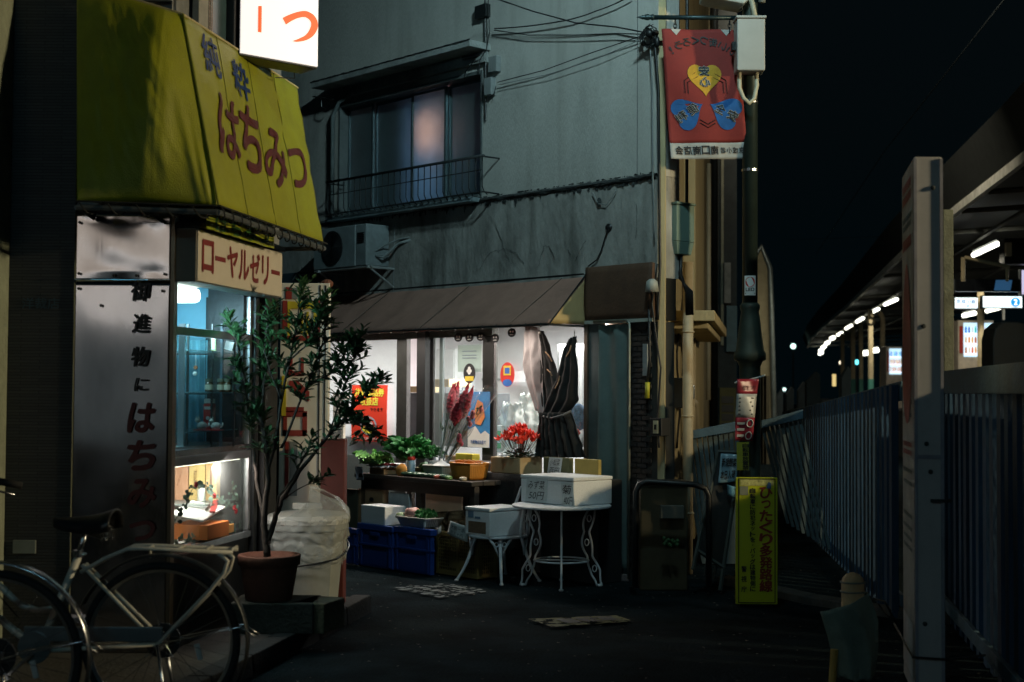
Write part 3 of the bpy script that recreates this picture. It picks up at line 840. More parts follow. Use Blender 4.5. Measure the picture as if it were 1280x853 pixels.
for i, (x, z) in enumerate(P_):
    p0 = P_[max(0,i-1)]; p1 = P_[min(len(P_)-1,i+1)]; t_ = Vector((p1[0]-p0[0], p1[1]-p0[1])).normalized(); nn = Vector((-t_.y, t_.x))*W_[i]
    vs += [(x+nn.x,-.004,z+nn.y),(x-nn.x,-.004,z-nn.y)]
b.add(vs, [(2*i,2*i+1,2*i+3,2*i+2) for i in range(len(P_)-1)])
part(LSG, 'lettering', b, mat('lit_orange', (.8,.1,.03), .5, var=0, emit=1.0, ecol=(1,.12,.035)))
b = MB(); b.tube([(.1,.15,z0+.3),(-.35,.25,z0+.3)], .018, 8); b.tube([(.1,.15,z0+1.2),(-.35,.25,z0+1.2)], .018, 8); part(LSG, 'bracket', b, M_darkmetal)
b = MB(); b.tube([(w_-.05,.21,z0+.1),(w_+.0,.26,z0-.03),(w_-.15,.24,z0-.05)], .004, 5); part(LSG, 'cable', b, M_black)

# ---------------------------------------------------------------- vertical sign board beyond the display, red post
p0 = atY(351, 354, 9.55); p1 = atY(412, 357, 9.55)
VS = thing('vertical_sign_board', 'tall white board with red shapes and yellow crest behind the potted tree', 'sign', I4, (p0.x,9.55,.1))
zt2 = p0.z
b = MB(); b.box(p0.x,p1.x,9.55,9.63,.1,zt2); part(VS, 'board', b, mat('sign_cream', (.74,.70,.60), .6, var=.05, dirt=.35, dcol=(.3,.28,.22)), bev=.004)
def vq(mb, x0, x1, y0, y1, o=.006):
    a = atY(x0, y1, 9.55); c_ = atY(x1, y0, 9.55); mb.box(a.x, c_.x, 9.55-o, 9.5495, a.z, c_.z)
b = MB()
vq(b, 357.5,365, 359,374); vq(b, 339+14,359, 376,424); vq(b, 396,400, 376,425); vq(b, 353,400, 420,426)
vq(b, 361,380, 464,470); vq(b, 361,366, 447,465); vq(b, 376,380, 447,465)
vq(b, 354,359, 520,545); vq(b, 378,384, 516,545); vq(b, 354,384, 538,545); vq(b, 358,380, 509,515); vq(b, 354,384, 514,521)
vq(b, 356,361, 552,622)
a = [atY(362,476,9.55), atY(372,476,9.55), atY(387,490,9.55), atY(386,502,9.55), atY(361,484,9.55)]
b.prism([(q.x,q.z) for q in reversed(a)], 9.543, 9.5495)
part(VS, 'lettering', b, mat('sign_red', (.28,.035,.025), .6))
b = MB(); vq(b, 361.5,372, 552,620,.005); vq(b, 365,372, 360,374,.005); part(VS, 'grey_print', b, mat('sign_grey', (.2,.22,.21), .6))  # grey strips of the print
b = MB(); vq(b, 359.5,395.5, 377,386); vq(b, 359.5,363, 386,420); vq(b, 392,395.5, 386,420); vq(b, 376,379,390,418); vq(b,383,386,390,418); vq(b,352,358,470,520,.008)
part(VS, 'crest', b, mat('sign_yellow', (.6,.48,.03), .6))
b = MB(); vq(b, 398.5,399.6,357,600,.004); vq(b, 405.5,406.6,357,600,.004); vq(b, 409,410,361,371,.004); part(VS, 'joint', b, M_blackink)
b = MB(); b.ball((p1.x-.025,9.6,zt2+.0), .045, 10, 6, (1,1,.7)); part(VS, 'cap', b, mat('rust_brown', (.12,.04,.02), .8))
b = MB(); a = atY(401, 549, 9.3); c_ = atY(431, 549, 9.3); b.box(a.x,c_.x,9.3,9.45,.1,a.z)
rp = solo('wooden_post', 'dark red square post beside the wrapped bin', 'post', b, mat('oxide_red', (.11,.02,.015), .6, var=.2, dirt=.3), I4, (a.x,9.3,.1), bev=.006)
# a dim note board on the wall behind
t = thing('chalk_notice', 'small dim notice with white strokes above the vertical board', 'notice', FB, inF(FB, 360, 350, .05))
a = xz(FB, 352, 358, .05); c_ = xz(FB, 398, 338, .05)
b = MB(); b.box(a[0],c_[0],-.05,-.02,a[1],c_[1]); part(t, 'board', b, mat('notice_teal', (.03,.06,.075), .7))
b = MB(); text(b, 'ASド', plane_fn(-.054), a[0]+.2, c_[0]-.05, a[1]+.05, c_[1]-.02, -.01); part(t, 'lettering', b, mat('chalk', (.35,.4,.42)))
# ================================================================== POTTED TREE, BIN, BLOCKS
YB = 8.35
pc = atY(336, 752, YB)
a = atY(300, 783, 8.25); c_ = atY(404, 750, 8.25)
# concrete blocks under the pot
t = thing('concrete_block', 'mossy concrete block carrying the potted tree', 'block', I4, (a.x,8.25,.1))
zb = .275
b = MB(); b.box(a.x-.05, a.x+.43, 8.2, 8.55, .1, zb); part(t, 'block', b, mat('mossy_concrete', (.05,.055,.045), .95, var=.4, bump=.6, dirt=.5), bev=.008)
t = thing('concrete_block', 'short concrete block at the kerb in front of the wrapped bin', 'block', I4, (a.x+.46,8.15,.1))
b = MB(); b.box(-.1, .1, -.14, .14, 0, .175, Matrix.Translation((a.x+.44,8.36,.1)) @ Matrix.Rotation(R(-18),4,'Z')); part(t, 'block', b, mat('yellowish_concrete', (.09,.085,.05), .95, var=.4, bump=.6, dirt=.6), bev=.008)
PT = thing('potted_tree', 'small leafy tree in a terracotta pot between the display and the bin', 'potted tree', I4, (pc.x,YB,zb))
px_, pz = pc.x, zb
prt = (375-297)/2/FPX*YB
htop = atY(336, 693, YB).z
H = htop - zb
Mp = Matrix.Translation((px_,YB,zb))
b = MB(); b.lathe([(prt*.70,0),(prt*.74,.01),(prt*.9,H*.72),(prt*.9,H*.76),(prt*.98,H*.78),(prt*1.0,H*.97),(prt*.98,H),(prt*.9,H),(prt*.88,H*.85),(.001,H*.84)], 28, Mp)
part(PT, 'pot', b, mat('terracotta', (.14,.055,.033), .85, var=.25, bump=.2, dirt=.5, dcol=(.04,.03,.025)), smooth=True)
b = MB(); b.grid(lambda u, v: (px_ + prt*.88*v*cos(2*pi*u), YB + prt*.88*v*sin(2*pi*u), zb+H*.87+.01*noise.noise((u*9,v*5,0))), 20, 4); part(PT, 'soil', b, mat('soil', (.02,.015,.01), 1, bump=.8))
def tp(px, py, dy=0): return atY(px, py, YB+dy)
rnd = random.Random(11)
tips = []
trunk = MB()
def branch(pts, r0, r1, n=7):
    P = [tp(*p) for p in pts]
    Q = []
    for i in range(len(P)-1):
        for k in range(4): 
            q = P[i].lerp(P[i+1], k/4); Q.append(q + Vector((rnd.uniform(-1,1),rnd.uniform(-1,1),0))*.003)
    Q.append(P[-1])
    m = len(Q); trunk.tube(Q, [r0+(r1-r0)*i/(m-1) for i in range(m)], n)
    return Q
B1 = branch([(334,696,0),(331,665,0),(330,640,-.01),(336,600,-.02),(333,560,-.03),(325,520,-.02)], .022, .012)
B2 = branch([(334,680,0),(343,650,.03),(352,625,.04),(374,590,.05),(398,560,.03),(430,523,.0),(455,495,-.03),(470,478,-.05)], .018, .005)
B3 = branch([(331,650,0),(322,610,.04),(318,570,.05),(312,520,.03),(305,470,.0),(297,430,-.02),(288,408,-.03)], .013, .004)
B4 = branch([(334,590,-.02),(345,550,-.05),(352,500,-.05),(362,450,-.04),(370,410,-.03),(376,365,-.03)], .012, .003)
B5 = branch([(352,560,.0),(368,520,.05),(385,480,.08),(400,440,.08),(408,405,.05)], .009, .003)
B6 = branch([(343,648,.03),(349,620,.0),(365,600,-.06),(378,575,-.06),(385,560,-.06)], .008, .003)
B7 = branch([(325,530,0),(330,480,.06),(338,430,.07),(342,400,.05)], .009, .003)
B8 = branch([(430,523,0),(445,530,-.02),(462,540,-.03)], .005, .002)
B9 = branch([(410,545,0),(425,500,.05),(440,460,.06),(448,430,.05)], .006, .002)
B11 = branch([(352,500,-.05),(340,470,-.08),(330,440,-.08),(335,400,-.08)], .007, .002)
B12 = branch([(362,450,-.04),(385,430,-.06),(398,400,-.06),(402,380,-.05)], .006, .002)
B13 = branch([(385,480,.08),(410,470,.05),(425,450,.03),(440,432,.0)], .006, .002)
B10 = branch([(350,628,.03),(372,612,.08),(392,602,.08)], .005, .002)
leafn = 0
lm = leafmesh('leaf', .062, .023, M_green, .35)
lm2 = leafmesh('leaf', .055, .018, mat('leaf_green_pale', (.035,.1,.035), .4, var=.4, scale=25), .3)
rest = MB()
LV = []
def leaf(p, d, sc):
    LV.append((p, d, sc))
def cluster(p, d, n, spread=.05, L=1.0):
    # a twig ending in a whorl of leaves
    d = d.normalized(); e = p + d*rnd.uniform(.05,.11)*L
    trunk.tube([p, (p+e)/2 + Vector((0,0,.006)), e], [.0028,.0022,.0014], 5)
    for i in range(n):
        q = p.lerp(e, (i+.6)/n)
        a = i*2.4 + rnd.uniform(-.4,.4)
        s = Vector((cos(a), sin(a)*.9, rnd.uniform(-.1,.55)))
        leaf(q, (s + d*.9).normalized(), rnd.uniform(.75,1.2))
for Q, s0, dens, nn in ((B2,.62,2.2,8),(B3,.4,2.2,7),(B4,.45,2.3,7),(B5,.4,2.2,7),(B6,.6,1.2,5),(B7,.25,2.3,7),(B8,.2,2.4,8),(B9,.3,2.6,8),(B1,.75,2.4,7),(B10,.7,1.4,5),(B11,.6,1.4,6),(B12,.3,2.0,7),(B13,.3,2.0,7)):
    m = len(Q)
    for i in range(int(m*s0), m):
        k = int(dens) + (1 if rnd.random() < dens % 1 else 0)
        for _ in range(k):
            d = (Q[min(i+1,m-1)] - Q[max(i-1,0)]).normalized()
            s = Vector((rnd.uniform(-1,1), rnd.uniform(-1,1), rnd.uniform(-.5,.9)))
            cluster(Q[i], d*.5 + s, nn)
    cluster(Q[-1], Q[-1]-Q[-2], 9)
part(PT, 'trunk', trunk, mat('bark', (.035,.028,.022), .9, var=.3, bump=.4), smooth=True)
def rot_to(d, roll):
    q = d.to_track_quat('Y', 'Z'); return (q.to_matrix() @ Matrix.Rotation(roll, 3, 'Y'))
cdir = (CAM - Vector((px_,YB,1.9))).normalized()
LV.sort(key=lambda l: (l[0]-CAM).length)
for i, (p, d, sc) in enumerate(LV):
    M = rot_to(d, rnd.uniform(-.6,.6))
    if i % max(1, len(LV)//290) == 0 and leafn < 290:
        piece(PT, 'leaf', lm if i % 3 else lm2, p, M.to_euler(), (sc,)*3); leafn += 1
    else:
        src = lm
        b = MB(); MM = Matrix.Translation(p) @ M.to_4x4() @ Matrix.Scale(sc, 4)
        rest.add([tuple(x.co) for x in src.vertices], [tuple(x.vertices) for x in src.polygons], MM)
part(PT, 'leaves', rest, M_green, kind='stuff')

# wrapped bin
YW = 9.0
bc_ = atY(383, 770, YW); bx = bc_.x
BN = thing('wrapped_bin', 'pale plastic bin wrapped in a crumpled translucent bag', 'bin', I4, (bx+.0,YW,.1))
Mb = Matrix.Translation((bx,YW,.1))
wt = (438-330)/2/FPX*YW*.9; wb = (425-343)/2/FPX*YW*.86
zt3 = atY(383, 640, YW).z - .1
b = MB(); b.lathe([(wb,0),(wb+.01,.01),(wt*.93,zt3*.8),(wt*.94,zt3*.82),(wt,zt3*.84),(wt,zt3*.9),(wt*.93,zt3*.91)], 40, Mb, sq=.35)
part(BN, 'bucket', b, mat('pale_plastic', (.27,.29,.27), .5, var=.1, dirt=.5, dcol=(.2,.19,.15)), smooth=False)
b = MB(); b.lathe([(wt*1.04,zt3*.9),(wt*1.05,zt3*.94),(wt*.98,zt3*.98),(.01,zt3*1.04)], 40, Mb, sq=.35)
b.box(-.09,.09,-.02,.02,zt3*1.03,zt3*1.09, Mb)
part(BN, 'lid', b, mat('pale_lid', (.45,.46,.43), .5))
b = MB()
def bagfn(u, v):
    a = 2*pi*u; q = 1 + .35*(1/max(abs(cos(a)), abs(sin(a))) - 1)
    z = zt3*(.50 + .60*v)
    if v < .72: r = wt*(.90 + .14*v + .03*sin(v/.72*pi))
    else: r = wt*(1.02)*(1-((v-.72)/.28)**2.4*.97)
    pinch = -.07*math.exp(-((v-.38)/.05)**2)
    cr = (.03*abs(noise.noise((cos(a)*3.2, sin(a)*3.2, v*3.5))) + .035*abs(noise.noise((cos(a)*8+v*2, sin(a)*8, v*6+4)))) * (1 if v > .05 else .4)
    r = r*(1+pinch) + cr*.8*(1 if v < .9 else .3)
    z += .05*noise.noise((cos(a)*1.3, sin(a)*1.3, 7)) + .30*max(0, v-.7)*(cos(a-.2)) + .03*noise.noise((a*3, v*7, 1))
    return (bx + r*q*cos(a), YW + r*q*sin(a), .1+z)
b.grid(bagfn, 96, 44)
m_ = mat('bag_film', (.46,.49,.47), .22, var=.12, scale=9, alpha=.42, bump=.8, bscale=26, stretch=(1,1,1.2))
part(BN, 'plastic_bag', b, m_, smooth=True)
b = MB()
ring = []
for i in range(41):
    a = 2*pi*i/40; q = 1 + .35*(1/max(abs(cos(a)), abs(sin(a))) - 1)
    ring.append((bx + wt*1.06*q*cos(a), YW + wt*1.06*q*sin(a), .1 + zt3*(.60 - .07*sin(a)*-1 - .05*cos(a-.4)*-1)))
b.tube(ring[:-1], .006, 6, closed=True); part(BN, 'elastic_band', b, M_black)

# ================================================================== BICYCLES
def bike(ox, oy, zg, label, s=1.0, rack=True, tone=None, fender=None, ang=180, group='bicycles parked in front of the honey shop', tilt=0, seatz=0):
    """x forward in bike space; rear hub at the origin; faces -x of the picture"""
    F = Matrix.Translation((ox,oy,zg)) @ Matrix.Rotation(R(ang),4,'Z') @ Matrix.Rotation(R(tilt),4,'X')
    RW = .335*s
    t = thing('bicycle', label, 'bicycle', F, (0,0,0), group)
    fm = tone or M_cream; fe = fender or M_darkmetal
    zr = RW
    def T(name, pts, r, m, n=8, parent=None): 
        b = MB(); b.tube(pts, r, n); return part(t, name, b, m, parent=parent, smooth=True)
    bb = (.515,0,.30*s); sc_ = (.355,0,.69*s); st_top = (.345,0,.72*s)
    # geometry: seat cluster up and forward of the hub
    def arc(cx, cz, r, a0, a1, y=0, n=24): return [(cx+r*cos(a0+(a1-a0)*i/n), y, cz+r*sin(a0+(a1-a0)*i/n)) for i in range(n+1)]
    for wx in (0, 1.09):
        w = thing('wheel', None, None); bpy.data.objects.remove(w.o)
        b = MB(); b.tube(arc(wx, zr, RW-.014, 0, 2*pi, 0, 56)[:-1], .0165, 8, closed=True)
        wh = part(t, 'wheel', b, M_rubber, smooth=True)
        b = MB()
        prof = arc(wx, zr, RW-.033, 0, 2*pi, 0, 56)[:-1]
        b.grid(lambda u, v: (wx+(RW-.028-.014*abs(sin(v*pi)))*cos(2*pi*u), (v-.5)*.024, zr+(RW-.028-.014*abs(sin(v*pi)))*sin(2*pi*u)), 56, 4)
        part(t, 'rim', b, mat('dull_rim', (.4,.43,.44), .35, .9, var=.2), parent=wh, smooth=True)
        sp = MB(); sp.tube([(0,0,0),(0,0,RW-.055)], .0011, 4)
        sm = mesh_of(sp, 'spoke', M_steel)
        for i in range(32):
            a = 2*pi*i/32; side = .028 if i % 2 else -.028; tw = .24 if (i//2) % 2 else -.24
            h0 = Vector((wx+.022*cos(a+tw*6), side, zr+.022*sin(a+tw*6))); h1 = Vector((wx+(RW-.042)*cos(a), 0, zr+(RW-.042)*sin(a)))
            d = h1-h0
            piece(t, 'spoke', sm, h0, d.to_track_quat('Z','Y').to_euler(), (1,1,d.length/(RW-.055)), parent=wh)
        b = MB(); b.lathe([(.012,-.055),(.012,-.035),(.03,-.033),(.03,-.027),(.016,-.02),(.016,.02),(.03,.027),(.03,.033),(.012,.035),(.012,.055)], 16, Matrix.Translation((wx,0,zr)) @ Matrix.Rotation(pi/2,4,'X'))
        part(t, 'hub', b, M_steel, parent=wh)
        if wx == 0:
            b = MB(); b.lathe([(.075,.036),(.075,.046),(.03,.05)], 18, Matrix.Translation((0,0,zr)) @ Matrix.Rotation(pi/2,4,'X')); part(t, 'brake_drum', b, M_darkmetal, parent=wh)
            b = MB(); b.box(-.012,.012,-.004,.004,-.035,.035, Matrix.Translation((-.16,.0,zr-.04)) @ Matrix.Rotation(R(15),4,'Y')); part(t, 'reflector', b, mat('reflector_clear', (.45,.47,.45), .2), parent=wh, bev=.003)
        # mudguard
        a0, a1 = (R(-10), R(190)) if wx == 0 else (R(20), R(165))
        if wx == 0: a0, a1 = R(25), R(208)
        fr = RW+.028
        b = MB(); b.grid(lambda u, v: (wx+(fr+.010*sin(v*pi))*cos(a0+(a1-a0)*u), (v-.5)*.056, zr+(fr+.010*sin(v*pi))*sin(a0+(a1-a0)*u)), 44, 5, .0015)
        part(t, 'mudguard', b, fe, smooth=True)
        e = (wx+fr*cos(a1 if wx == 0 else a0), 0, zr+fr*sin(a1 if wx == 0 else a0))
    b = MB()
    for y in (-.035,.035): b.tube([(0,y*1.6,zr),(-(RW+.03)*cos(R(-20)),y,zr+(RW+.03)*sin(R(28))-.1),(-(RW+.075),y,zr+.03)], .0032, 5)
    part(t, 'mudguard_stay', b, M_steel, smooth=True)
    # frame
    b = MB()
    b.tube([bb, sc_], .0165, 10)
    for y in (-.05,.05):
        b.tube([(0,y,zr),(sc_[0]*.93,y*.5,sc_[2]-.03)], .0085, 8)
        b.tube([(0,y,zr),(bb[0],y*.7,bb[2])], .0095, 8)
    hd_t = (.94,0,.83*s); hd_b = (.985,0,.68*s)
    b.tube([hd_t, hd_b], .018, 10)
    b.tube([(bb[0]-.01,0,bb[2]+.0),(.62,0,.38*s),(.8,0,.52*s),hd_b], .0165, 10)
    b.tube([(.455,0,.475*s),(.52,0,.462*s),(.6,0,.49*s),(.72,0,.60*s),(.86,0,.74*s),hd_t], .014, 10)
    for y in (-.05,.05): b.tube([(hd_b[0],y*.8,hd_b[2]-.02),(1.03,y,.55*s),(1.09,y,zr)], .010, 8)
    b.lathe([(.024,-.035),(.024,.035)], 14, Matrix.Translation(bb) @ Matrix.Rotation(pi/2,4,'X'))
    part(t, 'frame', b, fm, smooth=True)
    T('seat_post', [sc_, (.325,0,.80*s+seatz)], .0125, M_steel)
    b = MB(); b.lathe([(.021,0),(.022,.03)], 12, Matrix.Translation((sc_[0],0,sc_[2]-.0))); b.tube([(sc_[0]-.02,-.035,sc_[2]+.01),(sc_[0]-.02,.035,sc_[2]+.01)], .006, 6); part(t, 'seat_clamp', b, M_steel)
    # saddle
    zs_ = .81*s + seatz
    def sad(u, v):
        x = .20 + .26*u; w = .085*(1-u)**.7*(1 if u > .08 else .86) + .016 + .03*max(0,1-u*2.2)
        a = pi*v
        return (x, -w*cos(a), zs_ - .035*(1-u)**.5*(1-sin(a)) + .052*sin(a)**.5*(1-.35*u) + .035*(1-u)**3 + .012*u)
    b = MB(); b.grid(sad, 22, 14, .010); sd = part(t, 'saddle', b, mat('black_vinyl', (.013,.013,.014), .35, var=.3, bump=.15), smooth=True)
    b = MB()
    for y in (-.05,.05):
        n_ = 30; b.tube([(.235+.012*cos(i*1.25), y+.012*sin(i*1.25), zs_-.045+.05*i/n_) for i in range(n_+1)], .0022, 4)
    b.tube([(.22,-.05,zs_-.045),(.33,0,zs_-.02),(.44,0,zs_+.0)], .004, 5); b.tube([(.22,.05,zs_-.045),(.33,0,zs_-.02)], .004, 5)
    part(t, 'saddle_spring', b, M_steel, parent=sd)
    if rack:
        zk = .735*s
        b = MB()
        for y in (-.06,.06):
            b.tube([(sc_[0]-.02,y*.4,sc_[2]-.06),(.23,y*.7,.69*s),(.13,y,zk-.002),(.07,y,zk),(-.31,y,zk-.015)], .0085, 8)
            b.tube([(-.25,y,zk-.018),(-.29,y,zk-.05),(-.275,y,zk-.10),(-.22,y,zk-.17),(0,y*.95,zr)], .0085, 8)
        for x in (.05,-.08,-.2,-.305): b.tube([(x,-.06,zk-.002),(x,.06,zk-.002)], .006, 6)
        b.tube([(.05,-.0,zk),(.05,0,zk-.045)], .006, 6); b.tube([(-.25,-.06,zk-.02),(-.25,-.06,zk-.05)], .009, 6)
        part(t, 'rear_rack', b, fm, smooth=True)
    # chain case, crank, stand
    b = MB(); b.box(-.02,.56,.045,.062,.0,.062, Matrix.Translation((0,0,zr+.01))); b.lathe([(.07,-.008),(.07,.008)], 20, Matrix.Translation((bb[0],.055,bb[2]+.02)) @ Matrix.Rotation(pi/2,4,'X')); part(t, 'chain_case', b, mat('chain_case_grey', (.14,.17,.18), .35, .4), bev=.004)
    b = MB(); b.tube([(bb[0],.08,bb[2]),(bb[0]+.12,.08,bb[2]-.11)], .009, 6); b.box(-.045,.045,.085,.17,-.012,.012, Matrix.Translation((bb[0]+.12,0,bb[2]-.11))); part(t, 'crank', b, M_steel)
    b = MB(); b.tube([(bb[0],-.08,bb[2]),(bb[0]-.12,-.08,bb[2]+.11)], .009, 6); b.box(-.045,.045,-.17,-.085,-.012,.012, Matrix.Translation((bb[0]-.12,0,bb[2]+.11))); part(t, 'crank', b, M_steel)
    b = MB(); b.tube([(0,.06,zr),(-.03,.075,.16),(-.04,.1,.01)], .008, 6); b.tube([(0,-.06,zr),(-.03,-.075,.16),(-.04,-.1,.01)], .008, 6); b.tube([(-.04,-.1,.012),(-.04,.1,.012)], .008, 6); part(t, 'stand', b, M_steel, smooth=True)
    # handlebar, stem, basket
    b = MB(); b.tube([hd_t,(.925,0,.95*s)], .013, 8)
    for y in (-1,1): b.tube([(.925,0,.95*s),(.93,y*.08,.965*s),(.95,y*.2,1.0*s),(.87,y*.27,1.0*s),(.76,y*.29,.985*s)], .0105, 8)
    part(t, 'handlebar', b, M_steel, smooth=True)
    for y in (-1,1):
        b = MB(); b.tube([(.80,y*.283,.99*s),(.70,y*.295,.97*s)], .0165, 8); part(t, 'grip', b, M_rubber, smooth=True)
        b = MB(); b.tube([(.85,y*.27,.99*s),(.80,y*.26,.95*s),(.72,y*.27,.93*s)], .005, 5); part(t, 'brake_lever', b, M_steel, smooth=True)
    b = MB(); b.tube([(.8,.26,.95*s),(.9,.15,1.05*s),(1.0,.02,.9*s),(.98,.0,.7*s)], .003, 5); b.tube([(.8,-.26,.95*s),(.86,-.1,1.03*s),(.93,0,.8*s),(.6,0,.43*s)], .003, 5); part(t, 'cable', b, M_black)
    b = MB()
    for i in range(9):
        z = .82*s+i*.026
        b.tube([(.985,-.16,z),(1.22,-.18,z),(1.22,.18,z),(.985,.16,z)], .002, 4, closed=True)
    for i in range(10): y = -.17+.034*i; b.tube([(.985,y*.93,1.03*s),(.985,y*.93,.8*s),(1.2,y*.93,.8*s),(1.22,y,1.03*s)], .002, 4)
    part(t, 'basket', b, M_darkmetal)
    return t
p = atY(201, 803, 6.05)
bike(p.x, 6.05, .096, 'cream step-through bicycle with a rear rack, beside the steel panel')
p = atY(-8, 824, 5.6)
bike(p.x, 5.6, .096, 'second bicycle, nearest the road, showing its chrome mudguard and wheel', s=1.03, rack=False, tone=mat('silver_frame', (.4,.42,.44), .3, .7), fender=mat('chrome_guard', (.5,.52,.55), .22, 1, var=.2))
# ================================================================== BUILDING WITH THE FLOWER SHOP
HB = thing('mortar_building', 'stained grey mortar corner building with a greengrocer on its ground floor', 'building', FB, (0,0,0))
def fx(px, py=300, off=0): return xz(FB, px, py, off)[0]
def fz(px, py, off=0): return xz(FB, px, py, off)[1]
def fbox(mb, pxl, pxr, pyt, pyb, o0, o1):
    """box between picture columns/rows measured on the front plane at offset o1 (o1>o0, outwards)"""
    x0, z0 = xz(FB, pxl, pyb, o1); x1, _ = xz(FB, pxr, pyb, o1)
    z1 = xz(FB, pxr, pyt, o1)[1]
    mb.box(x0, x1, -o1, -o0, z0, z1)
zled = fz(824.8, 218.2)
XL, XR = -6.5, 0.0
wx0, wx1 = fx(424, 200), fx(603, 200)
wz0, wz1 = fz(600, 247), fz(600, 88.5)
b = MB()
b.box(XL,wx0,0,.25,zled,8); b.box(wx1,XR,0,.25,zled,8); b.box(wx0,wx1,0,.25,wz1,8); b.box(wx0,wx1,0,.25,zled,wz0)
part(HB, 'upper_wall', b, M_stucco_b)
zat = fz(735, 344)
b = MB()
def lower(u, v):
    x = XL + (XR-XL)*u; z = zat-.06 + (zled-.035-(zat-.06))*v
    return (x, -.018+.006*noise.noise((x*2, z*2, 1)), z)
b.grid(lower, 120, 16); b.box(XL,XR,0,.25,zat-.06,zled-.002)
part(HB, 'lower_wall_band', b, mat('stained_mortar', (.30,.30,.28), .95, var=.3, scale=4, bump=.5, bscale=30, dirt=.75, dscale=1.9, stretch=(1,1,.5), dcol=(.05,.055,.05)))
streaks(_m['stained_mortar'], 6, .1, .5, .75, .6, (.05,.05,.04))
# ledge with mould, irregular edge
b = MB()
def led(u, v):
    x = XL + (XR-XL)*u; a = 2*pi*v
    r = .016 + .012*noise.noise((x*6, a*1.2, 0)) + .007*noise.noise((x*30, a, 3))
    return (x, -.02 - r*1.2*cos(a), zled - .01 + r*sin(a)*1.3)
b.grid(led, 400, 8); part(HB, 'ledge', b, M_mould, smooth=True)
b = MB()
rr_ = random.Random(4)
for i in range(230):    # mould blotches clinging under and over the ledge
    x = rr_.uniform(XL+2.5, -.02); up = rr_.random() < .45
    h = rr_.uniform(.004,.020)*(1.5 if not up else .5)*(2 if rr_.random()<.1 else 1); w = rr_.uniform(.005,.030)
    z = zled + (.02+h*.5 if up else -.03-h*.6); yy_ = -.003 if up else -.027
    n_ = 9; b.add([(x+w*cos(2*pi*k/n_)*rr_.uniform(.5,1), yy_, z+h*sin(2*pi*k/n_)*rr_.uniform(.5,1)) for k in range(n_)], [tuple(range(n_))])
part(HB, 'mould_stain', b, M_mould, kind='stuff')
# cracks in the lower band
b = MB()
def crackp(pts, r=.0018, off=.026):
    P = []
    for i in range(len(pts)-1):
        for k in range(5):
            q = Vector(pts[i]).lerp(Vector(pts[i+1]), k/5) + Vector((rr_.uniform(-1,1), rr_.uniform(-1,1)))*1.1
            l = inF(FB, q.x, q.y, off); P.append(l)
    l = inF(FB, *pts[-1], off); P.append(l)
    b.tube(P, [r*rr_.uniform(.4,1.3) for _ in P], 4)
for c_ in ([(620,281),(628,305),(632,318),(640,330)], [(600,335),(612,315),(632,312),(645,316),(655,330)], [(672,335),(680,308),(686,308),(693,325)], [(732,302),(722,318),(718,330)], [(795,255),(797,285),(794,300)], [(711,312),(713,325)]): crackp(c_)
part(HB, 'crack', b, M_mould)
# the wall end, side return and upper storeys of the street side
b = MB(); Q_ = FB.inverted() @ FS; hx = lambda z: [Q_ @ Vector(p) for p in ((.003,0,z),(11.5,0,z),(11.5,.25,z),(.26,.25,z))]
b.hexa(hx(2.352), hx(8)); b.hexa(hx(0), hx(2.35))
part(HB, 'side_wall', b, M_stucco_y)
b = MB(); b.hexa([(XL,.26,7.8),(-.3,.26,7.8),(-4,5,7.8),(XL,5,7.8)],[(XL,.26,7.95),(-.3,.26,7.95),(-4,5,7.95),(XL,5,7.95)]); part(HB, 'roof', b, M_concrete)
# faint vertical joint on the right of the wall
b = MB(); x = fx(797, 100); b.box(x-.002,x+.002,-.004,0,zled,8); part(HB, 'wall_joint', b, mat('joint_grey', (.12,.13,.13), .9))

# ---- window
WN = part(HB, 'window', MB().box(wx0,wx0+.02,-.01,.16,wz0,wz1).box(wx1-.02,wx1,-.01,.16,wz0,wz1).box(wx0+.02,wx1-.02,-.01,.16,wz1-.03,wz1).box(wx0+.02,wx1-.02,-.03,.16,wz0,wz0+.025), mat('window_casing', (.13,.15,.15), .6, .2, dirt=.3))
M_fr = mat('blue_aluminium', (.16,.22,.24), .4, .7, var=.15)
edges = [fx(431,200,-.09)+.0, fx(466,200,-.09), fx(513,200,-.09), fx(557,200,-.09), fx(601,200,-.09)]
edges[0] = wx0+.025; edges[-1] = wx1-.025
def frost(name, col, al=1):
    m = mat(name, col, .33, var=.2, scale=2, spec=.6, trans=.85, bump=.4, bscale=130); return m
mF = frost('frosted_glass', (.35,.5,.52))
for i in range(4):
    y = .09 if i % 2 == 0 else .12
    x0, x1 = edges[i], edges[i+1]
    b = MB(); w = .028
    b.box(x0,x0+w,y,y+.025,wz0+.03,wz1-.035).box(x1-w,x1,y+.001,y+.026,wz0+.03,wz1-.035).box(x0+w,x1-w,y,y+.025,wz0+.03,wz0+.07).box(x0+w,x1-w,y,y+.025,wz1-.06,wz1-.035)
    f = part(HB, 'sash', b, M_fr, parent=WN, bev=.002)
    b = MB(); b.box(x0+w,x1-w,y+.01,y+.015,wz0+.07,wz1-.06); part(HB, 'pane', b, mF, parent=WN)
